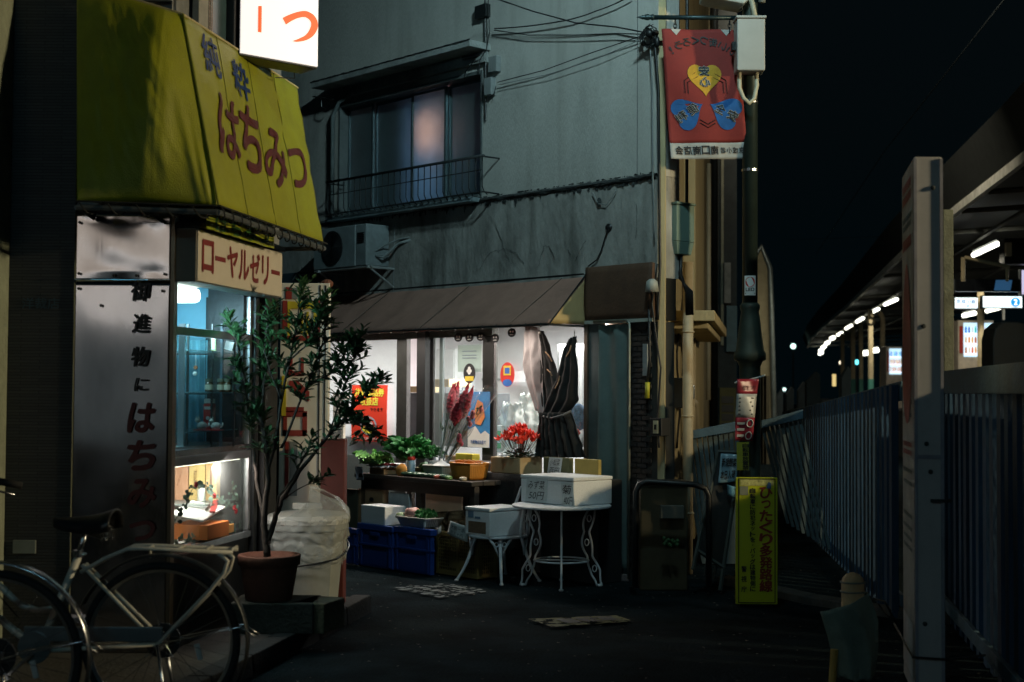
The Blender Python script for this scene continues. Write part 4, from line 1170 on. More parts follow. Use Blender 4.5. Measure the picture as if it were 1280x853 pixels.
# the room behind: dim walls, and a pink and a blue glow added behind the third pane
b = MB(); b.box(wx0-.1,wx1+.1,1.2,1.25,wz0-.4,wz1+.3).box(wx0-.1,wx0-.05,.26,1.2,wz0-.4,wz1+.3).box(wx1+.05,wx1+.1,.26,1.2,wz0-.4,wz1+.3); part(HB, 'room_wall', b, mat('room_wall', (.12,.14,.15), .9))
xm = (edges[2]+edges[3])/2
t = thing('added_pink_glow', 'dim pink glow added behind the frosted third window pane', 'added glow', FB, (xm,.3,wz1-.3))
b = MB(); b.ball((xm-.27,.36,wz1-.36), .16, 16, 10, (.9,.5,1.25)); part(t, 'glow_ball', b, mat('pink_glow', (.7,.3,.25), .8, var=0, emit=3.2, ecol=(1,.45,.36)), smooth=True)
b = MB(); b.tube([(xm-.27,.36,wz1-.2),(xm-.27,.36,wz1+.2)], .004, 5); part(t, 'cord', b, M_black)
b = MB(); b.grid(lambda u, v: (edges[2]-.42+(edges[3]-edges[2]+.02)*u, .46+.02*sin(u*30), wz0+.03+(wz1-wz0-.1)*v), 30, 4, .002)
solo('blue_glow_sheet', 'pale blue glowing sheet added behind the frosted third window pane', 'curtain', b, mat('blue_glow_sheet', (.35,.5,.6), .9, var=.1, emit=.55, ecol=(.35,.55,.95)), FB, (xm,.24,wz0), smooth=True)  # self-glowing sheet, added for the bluish lower half of the pane
# hood above the window
hx0, hx1 = fx(388, 110, .25), fx(587, 56, .25)
hz1 = fz(586, 49.5, .25)
hd = MB().box(hx0,hx1,-.25,.0,hz1-.06,hz1)
hdo = part(HB, 'window_hood', hd, mat('weathered_mortar', (.3,.32,.31), .9, bump=.4, dirt=.6), bev=.006)
b = MB()
def hed(u, v):
    x = hx0 + (hx1-hx0)*u; a = 2*pi*v; r = .007+.006*noise.noise((x*14, a, 0)); return (x, -.252-r*cos(a), hz1+r*sin(a))
b.grid(hed, 120, 6); part(HB, 'mould_stain', b, M_mould, parent=hdo)
b = MB(); b.box(hx0+.03,hx1-.03,-.05,0,hz1-.16,hz1-.062); part(HB, 'window_lintel', b, _m['weathered_mortar'])
# railing
RL = part(HB, 'window_railing', MB().tube([inF(FB,408,228.5,.22), inF(FB,605,194.5,.22)], .013, 8), mat('rail_iron', (.03,.035,.037), .6, .4), smooth=True)
rx0, rx1 = fx(410,228,.2), fx(603,195,.2)
rz1 = fz(600,195,.22); rz0 = fz(600,243,.2)
b = MB(); b.tube([(rx0,-.2,rz0+.02),(rx1,-.2,rz0+.02)], .008, 6); b.tube([(rx0,-.2,rz1-.12),(rx1,-.2,rz1-.12)], .005, 6)
b.tube([(rx0,-.2,rz1),(rx0,0,rz1)], .008, 6); b.tube([(rx1,-.2,rz1),(rx1,0,rz1)], .008, 6); b.tube([(rx0,-.2,rz0+.02),(rx0,0,rz0+.02)], .008, 6); b.tube([(rx1,-.2,rz0+.02),(rx1,0,rz0+.02)], .008, 6)
part(HB, 'rail_bar', b, _m['rail_iron'], parent=RL)
s_ = MB(); s_.tube([(0,0,rz1-rz0),(0,0,.07),(0,.02,.03),(0,.06,.0)], .005, 6)
sm = mesh_of(s_, 'baluster', _m['rail_iron'], smooth=True)
for i in range(27): piece(HB, 'baluster', sm, (rx0+(rx1-rx0)*i/26, -.2, rz0), parent=RL)
b = MB(); b.box(wx0-.02,wx1,-.14,0,wz0-.05,wz0-.01); part(HB, 'window_sill', b, mat('sill_blue', (.2,.26,.28), .5, dirt=.4), parent=WN, bev=.004)
b = MB(); b.tube([inF(FB,391,121,.1), inF(FB,418,124,.1)], .009, 6); b.tube([inF(FB,402,124,.1), inF(FB,402,134,.1), inF(FB,408,137,.1), inF(FB,412,132,.1)], .006, 6); part(HB, 'laundry_hook', b, M_darkmetal)
b = MB(); b.tube([inF(FB,600,68,.1), inF(FB,578,72,.1)], .009, 6); b.tube([inF(FB,594,74,.1), inF(FB,582,90,.1), inF(FB,580,98,.1)], .006, 6); part(HB, 'laundry_hook', b, M_darkmetal)
b = MB(); b.tube([inF(FB,440,115,.05), inF(FB,424,128,.05), inF(FB,416,145,.05), inF(FB,415,270,.05)], .022, 8); part(HB, 'drain_pipe', b, mat('pipe_grey', (.16,.19,.19), .6), smooth=True)

# ---- air conditioner
ax0, ax1 = fx(392, 300, .32), fx(457, 300, .32)
az0, az1 = fz(444, 333, .32), fz(444, 281, .32)
AC = thing('air_conditioner', 'outdoor air conditioner unit on wall brackets under the window', 'air conditioner', FB, (ax0,-.03,az0))
b = MB(); b.box(ax0,ax1-.17,-.32,-.04,az0,az1).box(ax1-.166,ax1,-.315,-.04,az0,az1); acb = part(AC, 'casing', b, mat('ac_casing', (.2,.24,.25), .5, dirt=.4), bev=.008)
fcx = ax0+(ax1-ax0)*.38; fcz = (az0+az1)/2; fr_ = (az1-az0)*.42
b = MB(); b.lathe([(fr_,0),(fr_,.012),(fr_*.97,.012)], 28, Matrix.Translation((fcx,-.32,fcz)) @ Matrix.Rotation(pi/2,4,'X')); part(AC, 'fan_recess', b, M_black)
b = MB()
for i in range(9): b.tube([(fcx+fr_*(i+1)/10*cos(a*pi/10), -.336, fcz+fr_*(i+1)/10*sin(a*pi/10)) for a in range(20)], .002, 4, closed=True)
part(AC, 'fan_grille', b, M_darkmetal)
b = MB()
for i in range(6): b.box(ax1-.13,ax1-.03,-.322,-.316,az1-.09-i*.018,az1-.082-i*.018)
part(AC, 'vent_slat', b, M_darkmetal)
b = MB()
for x in (ax0+.1, ax1+.05): b.tube([(x,-.34,az0-.02),(x,0,az0-.02)], .014, 6); b.tube([(x,-.3,az0-.03),(x,-.01,az0-.2)], .01, 6); b.tube([(x,-.01,az0-.25),(x,-.01,az1)], .012, 6)
b.tube([(ax0,-.3,az0-.012),(ax1+.08,-.3,az0-.012)], .012, 6); part(AC, 'bracket', b, M_greymetal)
b = MB(); b.tube([(ax1,-.2,az0+.1),(ax1+.06,-.15,az0+.08),(ax1+.16,-.04,az0+.22),(ax1+.3,-.01,az0+.24)], .014, 7); b.tube([(ax1,-.2,az0+.14),(ax1+.05,-.13,az0+.2),(ax1+.16,-.03,az0+.26),(ax1+.3,-.01,az0+.27)], .008, 6); part(AC, 'hose', b, mat('hose_grey', (.2,.23,.23), .6), smooth=True)

# ---- cables on the wall
def wire(name, label, pts, r=.006, m=None, off=.05, sag=0, grp=None, F=FB):
    P = []
    for i, q in enumerate(pts):
        o = q[2] if len(q) > 2 else off
        P.append(inF(F, q[0], q[1], o))
    Q = []
    for i in range(len(P)-1):
        for k in range(6):
            t_ = k/6; p = P[i].lerp(P[i+1], t_)
            if sag: p.z -= sag*4*t_*(1-t_)
            Q.append(p)
    Q.append(P[-1])
    b = MB(); b.tube(Q, r, 6)
    return solo(name, label, 'cable', b, m or M_black, F, P[0], grp, smooth=True)
gW = 'cables strung over the mortar wall'
wire('cable', 'black cable rising across the wall top towards the upper right', [(618,36),(700,27),(745,14),(790,-6)], .006, sag=.01, grp=gW)
wire('cable', 'cable coming down from the upper left to the junction knot', [(610,-5,.3),(665,14,.2),(720,29,.1),(770,34),(802,40)], .006, grp=gW)
wire('cable', 'thin double cable running level to the junction knot', [(618,38),(660,44),(720,44),(770,42),(802,43)], .0045, grp=gW)
wire('cable', 'thin cable climbing diagonally from the small wall box to the junction knot', [(622,103),(680,88),(740,66),(802,45)], .0045, grp=gW)
wire('cable', 'faint second diagonal cable just under the first', [(624,106),(690,92),(750,72),(800,50)], .003, mat('grey_cable', (.2,.22,.22), .7), grp=gW)
wire('cable', 'grey cable hanging down the wall edge, left one of the pair', [(812,46),(815,100),(816,220),(818,300)], .007, _m['grey_cable'], grp=gW)
wire('cable', 'thick black cable hanging down the wall edge, right one of the pair', [(818,48),(823,110),(824,220),(825,330),(822,400)], .012, grp=gW)
wire('cable', 'cable running up the wall beside the hood from the small boxes', [(610,-5),(612,40),(608,62),(600,75),(598,95)], .005, grp=gW)
wire('cable', 'broken wire dangling from the blob under the ledge', [(762,283),(757,295),(752,312),(746,325),(735,333)], .006, off=.04, grp=gW)
wire('cable', 'pale loose wire curling below the ledge', [(741,241),(748,255),(758,256),(766,246),(770,238)], .004, _m['grey_cable'], off=.04, grp=gW)
b = MB()
kc = inF(FB, 812, 42, .06)
for i in range(9):
    a = rr_.uniform(0,6); P = [kc + Vector((.09*cos(a+k*.9)*rr_.uniform(.5,1), -.03*rr_.random(), .07*sin(a+k*.9)-.01*k)) for k in range(6)]
    b.tube(P, .004, 5)
b.ball(kc, .035); b.ball(kc+Vector((.06,0,-.01)), .03); b.ball(kc+Vector((.08,0,-.08)), .022, 8, 6, (1,1,2)); b.ball(kc+Vector((-.07,0,.0)), .02)
solo('cable_knot', 'tangled knot of wires and connectors at the top of the wall edge', 'cable knot', b, M_black, FB, kc, smooth=True)
b = MB(); b.ball(inF(FB,749,253,.03), .025, 8, 6, (1,.6,1.6)); solo('wall_fitting', 'small dark bracket stub below the ledge', 'fitting', b, M_mould, FB, inF(FB,749,253,.03))
b = MB(); b.ball(inF(FB,761,284,.03), .03, 8, 6, (1.3,.6,1)); solo('wall_fitting', 'round black blob where the broken wire leaves the wall', 'fitting', b, M_black, FB, inF(FB,761,284,.03))
for i, (x, y, w, h, lab) in enumerate(((600,14,14,20,'dark cable box high on the wall near the top edge'), (615,80,10,22,'small wall box with a looped wire beside the hood'), (609,108,9,24,'pale narrow wall box below the looped one'))):
    q = MB(); fbox(q, x-w/2, x+w/2, y-h/2, y+h/2, 0, .06)
    bb_ = solo('wall_box', lab, 'wall box', q, M_darkmetal if i == 0 else mat('wallbox_grey', (.2,.22,.22), .6), FB, inF(FB, x, y, 0), bev=.004)
b = MB(); P = [inF(FB, 612+9*cos(k*.7)-1, 100+14*sin(k*.7)+8, .06) for k in range(6)]; b.tube(P, .004, 5); b.tube([inF(FB,606,0,.03), inF(FB,607,70,.03), inF(FB,607,150,.02)], .008, 6)
solo('wire_loop', 'looped wire and conduit between the small wall boxes', 'wire', b, M_black, FB, P[0])

# ---- shop awning
AWB = thing('shop_awning', 'dull canvas awning with a tan end flap over the greengrocer', 'awning', FB, (fx(735,344),0,zat))
ox = .47
awx1 = fx(735, 345, .0); awx0 = fx(395, 372, .0)
awz = fz(735, 344.5); hz_ = fz(686, 404, ox)
hxr = awx1 + solve_along(FB, (awx1,-ox,hz_), (1,0,0), 686)
def awf(u, v):
    xr = hxr + (awx1-hxr)*v; x = awx0 + (xr-awx0)*u
    sag = .012*sin(pi*v)*abs(sin(u*9*pi)) + .01*noise.noise((x*3, v*2, 0))
    return (x, -ox*(1-v) - .0 + sag*.4, hz_ + (awz-hz_)*v - sag)
b = MB(); b.grid(awf, 90, 12, .004); part(AWB, 'canvas', b, mat('grey_brown_canvas', (.34,.19,.145), .85, var=.15, scale=6, bump=.2, bscale=150, dirt=.5, stretch=(1,1,1)), smooth=True)
b = MB(); b.add([(awx1+.002,0,awz),(awx1,-.0,hz_-.0),(hxr,-ox,hz_)], [(0,1,2),(2,1,0)])
b = MB(); b.grid(lambda u, v: (hxr+(awx1-hxr)*max(u, v), -ox*(1-max(u, v)) , hz_ + (awz-hz_)*v) if False else (hxr+(awx1-hxr)*(v+(1-v)*u), -ox*(1-(v+(1-v)*u))+.004*sin(u*9), hz_+(awz-hz_)*v), 10, 10, .003)
part(AWB, 'end_flap', b, mat('tan_canvas', (.48,.36,.17), .85, var=.12, bump=.2, bscale=150), smooth=True)
b = MB(); b.tube([(awx0,-ox,hz_-.012),(hxr,-ox,hz_-.012)], .011, 6); b.tube([(hxr,-ox,hz_-.012),(awx1,0,hz_-.012)], .01, 6); b.tube([(awx0,-.01,awz+.012),(awx1,-.01,awz+.012)], .012, 6); b.tube([(awx1+.01,-.02,awz),(awx1+.01,-.02,hz_)], .008, 6); b.tube([(hxr,-ox+.01,hz_),(awx1,-.02,awz+.01)], .007, 6)
part(AWB, 'pipe_frame', b, M_darkmetal)
b = MB()
for i in range(22): 
    x = awx0+(hxr-awx0)*(i+.5)/22; b.tube([(x,-ox+.012*cos(k*1.05),hz_-.012+.018*sin(k*1.05)) for k in range(7)], .003, 4)
part(AWB, 'lacing', b, M_black)
for i in range(3):
    xs = awx0 + (hxr-awx0)*(.28+.3*i); b = MB(); b.tube([(xs+.02*v, -ox*(1-v/8)-.004, hz_+(awz-hz_)*v/8+.003) for v in range(9)], .004, 4); part(AWB, 'seam', b, mat('canvas_seam', (.17,.12,.095), .9))
# brown roller part to the right
b = MB(); x0 = awx1+.03; x1 = -.01; zb4 = fz(780, 399, .04); b.grid(lambda u, v: (x0+(x1-x0)*u, -.06-.015*sin(v*pi)-.004*noise.noise((u*8,v*4,0)), zb4+(awz+.06-zb4)*v), 16, 8, .05)
part(AWB, 'side_canvas', b, mat('brown_canvas', (.085,.045,.026), .8, var=.25, bump=.2, dirt=.3), smooth=True)
b = MB(); b.box(x0,x1,-.07,-.02,zb4-.03,zb4-.003); part(AWB, 'flap_rail', b, mat('rail_pale', (.35,.37,.33), .6, dirt=.4))

# ---- ground floor: posts, glazing
zsh = hz_+.02; zdoor = fz(560, 418, .0)
MD = mat('dark_bronze', (.045,.045,.043), .35, .6, var=.2)
def gpost(name, pl, pr, y0=-.02, y1=.06, z0=0, z1=None, m=MD, py=480, parent=None, bev=.003):
    b = MB(); x0, x1 = fx(pl,py,-y0), fx(pr,py,-y0); b.box(x0,x1,y0,y1,z0,z1 or zsh); return part(HB, name, b, m, parent=parent, bev=bev)
b = MB(); b.box(XL,-.0,-.01,.22,zsh,zat-.062); part(HB, 'lintel', b, MD)
b = MB(); b.box(fx(410,415),fx(616,415),-.012,.05,zdoor-.03,zsh-.002); part(HB, 'door_header', b, mat('header_grey', (.1,.11,.1), .5, .5))
gpost('door_post', 495.5, 508, .0, .05, m=mat('olive_aluminium', (.07,.075,.07), .4, .6))
gpost('door_post', 520.5, 531, -.06, .0, m=M_black)
d1 = gpost('sliding_door', 535.5, 541, .03, .06)
d2 = gpost('sliding_door', 603, 617, .02, .07)
gpost('door_stile', 549, 553, .06, .085, parent=d1, m=mat('thin_grey_stile', (.12,.14,.14), .4, .5))
b = MB(); xa, xb = fx(541,480,-.04), fx(603,480,-.04); b.box(xa,xb,.035,.05,0,.12).box(xa,xb,.035,.05,fz(570,418,-.04)-.03,fz(570,418,-.04)); part(HB, 'rail', b, MD, parent=d1)
b = MB(); b.box(xa,xb,.042,.047,.12,fz(570,418,-.04)-.03); part(HB, 'pane', b, M_glass, parent=d1)
b = MB(); x0, x1 = fx(400,480), fx(495.5,480); b.box(x0,x1,.02,.026,.5,zdoor); part(HB, 'shop_pane', b, M_glass)
b = MB(); x0, x1 = fx(617,480), fx(728,480); b.box(x0,x1,.03,.036,.3,zdoor+.04); part(HB, 'shop_pane', b, M_glass)
gpost('end_post', 729.5, 734, -.05, .06, m=mat('warm_post', (.16,.12,.09), .4, .6))
gpost('end_post', 735, 748, -.03, .05, m=mat('grey_blue_post', (.08,.1,.1), .5))
# closed teal cover at the right, its pipe
b = MB(); x0, x1 = fx(748,500,.04), fx(786,500,.04)
b.grid(lambda u, v: (x0+(x1-x0)*u, -.03-.014*sin(u*11+1.5*v)-.02*(1-v)*sin(u*5+2), .05+(zb4-.04-.05)*v), 30, 20, .004)
solo('teal_cover', 'hanging dull teal sheet covering the wall right of the shop window', 'cover sheet', b, mat('teal_sheet', (.10,.15,.145), .75, var=.15, bump=.15), FB, (x0,-.03,.05), smooth=True)
b = MB(); x = fx(786.5,500,.07); b.tube([(fx(742,404,.07),-.07,zb4-.012),(x-.03,-.07,zb4-.012),(x,-.07,zb4-.04),(x,-.07,.02)], .011, 8)
solo('pipe_rail', 'thin galvanised pipe bent down beside the teal sheet', 'pipe', b, mat('galv', (.24,.25,.21), .45, .5), FB, (x,-.07,.02), smooth=True)
# brick strip, each brick its own piece
x0, x1 = fx(790,500,.02), fx(818,500,.02)
b = MB(); b.box(fx(787,500),0,.0,.2,0,zb4-.03); bwall = part(HB, 'brick_wall', b, mat('mortar_dark', (.035,.035,.032), .95))
bm_ = MB(); bw, bh = .096, .034; bm_.box(0,bw,-.014,.0,0,bh)
bms = [mesh_of(bm_, 'brick', mat('dark_brick%d' % i, c_, .7, var=.3, bump=.3)) for i, c_ in enumerate(((.018,.015,.014),(.026,.02,.017),(.012,.012,.013)))]
row = 0; z = .1
while z < zb4-.07:
    xx = x0 - (.05 if row % 2 else 0)
    while xx < x1+.08:
        if xx >= x0-.06 and xx+bw < -.002: piece(HB, 'brick', bms[rr_.randrange(3)], (xx,-.001-rr_.random()*.003,z), parent=bwall)
        xx += bw+.008
    z += bh+.008; row += 1
# switch box, cable sleeve, lamp cup on this strip
t = thing('switch_box', 'small dark switch box with a cream plate beside the downpipe', 'switch box', FB, inF(FB,800,535,.1))
b = MB(); q0 = inF(FB,820,545,.05); q1 = inF(FB,835,523,.05); b.box(q0.x-.02,q0.x+.10,-.1,-.0,q0.z,q1.z); part(t, 'housing', b, M_black, bev=.006)
b = MB(); b.box(q0.x+.02,q0.x+.07,-.108,-.1,q0.z+.02,q1.z-.02); part(t, 'plate', b, mat('cream_plate', (.4,.38,.24), .5), bev=.002)
b = MB(); b.box(q0.x+.035,q0.x+.055,-.114,-.108,q0.z+.05,q1.z-.05); part(t, 'switch', b, M_darkmetal)
b = MB(); q0 = inF(FB,810,600,.06); q1 = inF(FB,811,365,.06); b.tube([q1,inF(FB,812,450,.06),inF(FB,809,480,.06)], .012, 7); t = thing('drop_cable', 'black drop cable ending in a yellow sleeve in front of the bricks', 'cable', FB, q1); part(t, 'cable', b, M_black, smooth=True)
b = MB(); b.tube([inF(FB,809.5,478,.06),inF(FB,809,498,.06)], .019, 8); part(t, 'sleeve', b, mat('yellow_sleeve', (.45,.42,.03), .5), smooth=True)
t = thing('lamp_cup', 'small pale weatherproof socket cover under the awning end', 'socket', FB, inF(FB,815,357,.08))
b = MB(); q = inF(FB,815,357,.1); b.lathe([(.055,-.05),(.045,.03),(.02,.05)], 14, Matrix.Translation(q)); part(t, 'cover', b, mat('socket_grey', (.3,.32,.3), .5), smooth=True)
t = thing('meter_plate', 'narrow grey conduit plate on the brick strip', 'plate', FB, inF(FB,800,445,.04)); b = MB(); fbox(b, 803,809, 430,470, .0, .035); part(t, 'plate', b, M_greymetal, bev=.003)
wire('cable', 'slack cable looping in front of the brick strip beside the socket', [(822,330),(815,380),(820,420),(826,460),(822,520),(824,560)], .008, off=.08, grp=gW)

# ---- poster, stickers
t = thing('red_poster', 'red paper poster with yellow and white Japanese print on the shop window', 'poster', FB, (fx(439,550,.02),-.02,fz(439,551,.02)))
b = MB(); x0, z0 = xz(FB,439.5,551,.015); x1 = fx(484,551,.015); z1 = fz(484,481.5,.015)
b.grid(lambda u, v: (x0+(x1-x0)*u, -.015-.008*sin(pi*v), z0+(z1-z0)*v), 4, 8, .002); part(t, 'sheet', b, mat('poster_red', (.75,.05,.02), .6, var=.04))
f_ = lambda u, v: (x0+(x1-x0)*u, -.019-.008*sin(pi*v), z0+(z1-z0)*v)
b = MB(); text(b, '共通商品券', f_, .1, .92, .80, .94, .05); text(b, '取扱店', f_, .26, .76, .64, .78, .05); part(t, 'lettering', b, mat('poster_yellow', (.8,.75,.08), .6))
b = MB(); text(b, 'できます', f_, .55, .9, .54, .60, .02); part(t, 'lettering', b, M_blackink)
b = MB(); text(b, '江戸川区商店街連合会', f_, .1, .9, .03, .075, .02); part(t, 'lettering', b, M_white)
def disc(mb, f, cu, cv, ru, rv, n=24): mb.add([f(cu+ru*cos(2*pi*i/n), cv+rv*sin(2*pi*i/n)) for i in range(n)], [tuple(range(n))])
g_ = lambda o: (lambda u, v: (x0+(x1-x0)*u, -.015-o-.008*sin(pi*v), z0+(z1-z0)*v))
b = MB(); disc(b, g_(.005), .5,.28,.23,.165); part(t, 'emblem', b, mat('pale_blue_ink', (.3,.5,.6), .6)) 
b = MB(); disc(b, g_(.007), .5,.28,.19,.135); part(t, 'emblem', b, mat('poster_red', (.75,.05,.02)))
b = MB(); b.add([g_(.009)(.5+.19*cos(pi+pi*i/12)*.98, .26+.115*sin(pi+pi*i/12)) for i in range(13)], [tuple(range(13))]); part(t, 'emblem', b, _m['poster_yellow'])
b = MB()
for q in ((.42,.32),(.5,.35),(.58,.32),(.45,.28),(.55,.28)): disc(b, g_(.010), *q, .05, .035, 12)
part(t, 'emblem', b, M_white)
def ovals(name, label, cx, cy, rx, ry, spec, off=.01):
    q = inF(FB, cx, cy, off); t = thing(name, label, 'sticker', FB, q)
    x0_ = fx(cx-rx, cy, off); x1_ = fx(cx+rx, cy, off); z0_ = fz(cx, cy+ry, off); z1_ = fz(cx, cy-ry, off)
    for i, (nm, m, kind, a) in enumerate(spec):
        o = off+.002+.0015*i; f = lambda u, v, o=o: (x0_+(x1_-x0_)*u, -o, z0_+(z1_-z0_)*v)
        b = MB()
        if kind == 'd': disc(b, f, *a)
        elif kind == 'q': b.add([f(a[0],a[2]),f(a[1],a[2]),f(a[1],a[3]),f(a[0],a[3])], [(0,1,2,3)])
        elif kind == 'm':
            for k in a: disc(b, f, *k, 10)
        part(t, nm, b, m)
M_y = mat('sticker_yellow', (.6,.45,.05), .5); M_bl = mat('sticker_blue', (.03,.12,.4), .5); M_r = mat('sticker_red', (.5,.03,.02), .5)
ovals('oval_sticker', 'black oval sticker with white faces and yellow band on the sliding door', 587, 467, 7.5, 12.5, (('rim', M_blackink,'d',(.5,.5,.5,.5)),('band',M_y,'q',(.14,.86,.12,.36)),('face',M_white,'m',((.4,.62,.12,.09),(.6,.62,.12,.09),(.5,.75,.12,.09),(.5,.52,.12,.08)))))
ovals('oval_sticker', 'red oval sticker with a yellow square on the right window', 634.5, 468.5, 9, 15.5, (('rim', M_r,'d',(.5,.5,.5,.5)),('band',M_bl,'m',((.5,.17,.33,.15),)),('square',M_y,'q',(.24,.76,.47,.86)),('square',M_bl,'q',(.34,.66,.54,.78))))
for i, (x, y) in enumerate(((573,422),(587,422),(601,421),(619,423),(640,416))):
    ovals('round_sticker', ['black round face sticker at the left end of the row above the sliding door','black round face sticker, second of the row above the sliding door','black round face sticker, third of the row above the sliding door','black round face sticker on the dark post above the red oval sticker','black round face sticker under the awning edge over the right window'][i], x, y, 5.2, 5.6, (('rim', M_blackink,'d',(.5,.5,.5,.5)),('eye',M_white,'m',((.35,.6,.09,.11),(.65,.6,.09,.11))),('mouth',M_white,'q',(.3,.7,.24,.32))), off=.03)
def sheet_on(name, label, cat, pl, pr, yt, yb, off, m, curve=0):
    x0 = fx(pl,yb,off); x1 = fx(pr,yb,off); z0 = fz(pr,yb,off); z1 = fz(pr,yt,off)
    t = thing(name, label, cat, FB, (x0,-off,z0))
    b = MB(); b.grid(lambda u, v: (x0+(x1-x0)*u, -off+curve*sin(pi*u), z0+(z1-z0)*v), 6, 4, .002); part(t, 'sheet', b, m)
    return t, (lambda u, v, o=.004: (x0+(x1-x0)*u, -off-o+curve*sin(pi*u), z0+(z1-z0)*v))
t, f_ = sheet_on('blue_poster', 'blue poster with a white wave and an orange shape behind the bouquets', 'poster', 585, 612, 490, 560, -.0, mat('poster_blue', (.04,.22,.5), .6))
b = MB(); b.add([f_(0,.0),f_(1,.0),f_(1,.24),f_(.8,.3),f_(.6,.24),f_(.35,.38),f_(.0,.30)], [(0,1,2,3,4,5,6)]); part(t, 'wave', b, M_white)
b = MB(); b.add([f_(.35,.42,.006),f_(.6,.40,.006),f_(.8,.55,.006),f_(.7,.8,.006),f_(.45,.86,.006),f_(.3,.65,.006)], [(0,1,2,3,4,5)]); part(t, 'shape', b, mat('poster_orange', (.7,.25,.08), .6))
b = MB(); text(b, 'お買物はお店で', lambda u, v: f_(u,v,.006), .15,.85,.06,.13,.02); part(t, 'lettering', b, M_bl)
t, f_ = sheet_on('notice_sheet', 'white notice sheet with faint print behind the sliding door glass', 'notice', 572, 602, 431, 465, -.05, M_white)
b = MB()
for v in (.75,.6,.5): b.add([f_(.2,v),f_(.8,v),f_(.8,v+.035),f_(.2,v+.035)], [(0,1,2,3)])
part(t, 'print', b, mat('faint_print', (.3,.33,.4), .8)) 
# ================================================================== SHOP INTERIOR
M_iw = mat('shop_wall', (.66,.63,.62), .85, var=.05)
ixl, ixr, idp = fx(370, 480), fx(735, 480)-.01, 2.6
def hp(name, m, *bx, bev=0, parent=None):
    b = MB()
    for x in bx: b.box(*x)
    return part(HB, name, b, m, parent=parent, bev=bev)
ixb = ixr - .80*(idp-.1)
hp('shop_room_wall', M_iw, (ixl,ixb+.04,idp,idp+.05,0,2.4), (ixl-.05,ixl,.3,idp,0,2.4))
b = MB(); b.hexa([(ixr,.1,0),(ixr+.04,.1,0),(ixb+.04,idp,0),(ixb,idp,0)],[(ixr,.1,2.4),(ixr+.04,.1,2.4),(ixb+.04,idp,2.4),(ixb,idp,2.4)]); part(HB, 'shop_room_wall', b, M_iw)
b = MB(); b.hexa([(ixl,.23,2.33),(ixr-.1,.23,2.33),(ixb,idp,2.33),(ixl,idp,2.33)],[(ixl,.23,2.38),(ixr-.1,.23,2.38),(ixb,idp,2.38),(ixl,idp,2.38)]); part(HB, 'shop_ceiling', b, M_iw)
hp('shop_floor', mat('shop_floor', (.2,.19,.17), .5, var=.2), (ixl,ixr,-.05,.1,.0,.03), (ixl,ixb,.101,idp,.0,.03))
hp('wall_rail', M_greymetal, (ixl,ixb,idp-.02,idp,1.62,1.645))
hp('stall_riser', mat('dark_front', (.05,.055,.055), .6), (fx(385,600),fx(497,600),.03,.08,.03,.86))
b = MB(); b.box(-3.6,-2.9,.5,.55,2.24,2.27); 
p_ = inF(FB, 507, 418, -.35)
solo('ceiling_tube', 'greenish white fluorescent tube under the shop ceiling at the door', 'ceiling light', MB().box(p_.x-.35,p_.x+.35,.33,.37,2.20,2.23), emis('tube_green', (.7,1,.88), 2.5), FB, (p_.x,.33,2.20))
area('shop_light', tuple(FB @ Vector((-2.9,1.2,2.3))), tuple(FB @ Vector((-2.9,1.1,0))), 170, (1,.92,.95), 1.3, .4)
area('shop_light_front', tuple(FB @ Vector((-1.25,.6,2.28))), tuple(FB @ Vector((-1.25,.5,0))), 85, (1,.86,.80), .9, .25)
area('awning_fill_light', tuple(FB @ Vector((-2.9,-.42,2.05))), tuple(FB @ Vector((-2.9,-.62,.7))), 48.0, (1,.87,.76), 3.6, .04)  # unseen fill added under the awning to brighten the stall and poster
# furniture inside, each its own thing
def ib(name, label, cat, m, pl, pr, yt, yb, dep, thick=.25, bev=.004, group=None, extra=None):
    x0 = fx(pl, yb, -dep); x1 = fx(pr, yb, -dep); z0 = fz(pr, yb, -dep); z1 = fz(pr, yt, -dep)
    t = thing(name, label, cat, FB, (x0,dep,z0), group)
    b = MB(); b.box(x0,x1,dep,dep+thick,z0,z1); part(t, 'body', b, m, bev=bev)
    if extra: extra(t, x0, x1, dep, z0, z1)
    return t
def doors(t, x0, x1, d, z0, z1):
    for i in range(2):
        b = MB(); a = x0+(x1-x0)*(i/2)+.01; b.box(a,a+(x1-x0)/2-.02,d-.012,d-.001,z0+.02,z1-.02); o = part(t, 'door', b, M_white, bev=.003)
        q = MB(); q.box(a+.02,a+.035,d-.03,d-.013,(z0+z1)/2-.05,(z0+z1)/2+.05); part(t, 'handle', q, M_greymetal, parent=o)
def shelfx(t, x0, x1, d, z0, z1):
    for i in range(3):
        z = z0+(z1-z0)*(i+.5)/3; b = MB(); b.box(x0-.01,x1+.01,d-.2,d-.001,z,z+.02); part(t, 'shelf', b, M_steel)
ib('steel_counter', 'dark steel counter inside the left window', 'counter', mat('steel_counter', (.12,.14,.16), .35, .6), 405, 497, 549, 640, .5, .5)
ib('wall_cabinet', 'white wall cabinet on the rear wall of the shop', 'cabinet', M_white, 541, 568, 436, 540, 1.9, .3, extra=doors)
ib('display_fridge', 'pale refrigerator standing in the rear left of the shop', 'fridge', mat('fridge_pale', (.5,.54,.58), .4), 413, 440, 480, 600, 1.4, .4, extra=doors)
ib('paper_roll', 'pinkish roll of wrapping paper standing inside the left window', 'paper roll', mat('pink_paper_roll', (.65,.5,.42), .8), 416, 431, 492, 523, .35, .05)
ib('price_board', 'cream paper board with black writing low in the left window', 'board', mat('cream_board', (.6,.48,.36), .8), 414, 429, 530, 551, .34, .03, extra=lambda t,x0,x1,d,z0,z1: part(t, 'lettering', text(MB(), '品書', plane_fn(d-.004), x0+.02, x1-.02, z0+.03, z1-.03, .02), M_blackink))
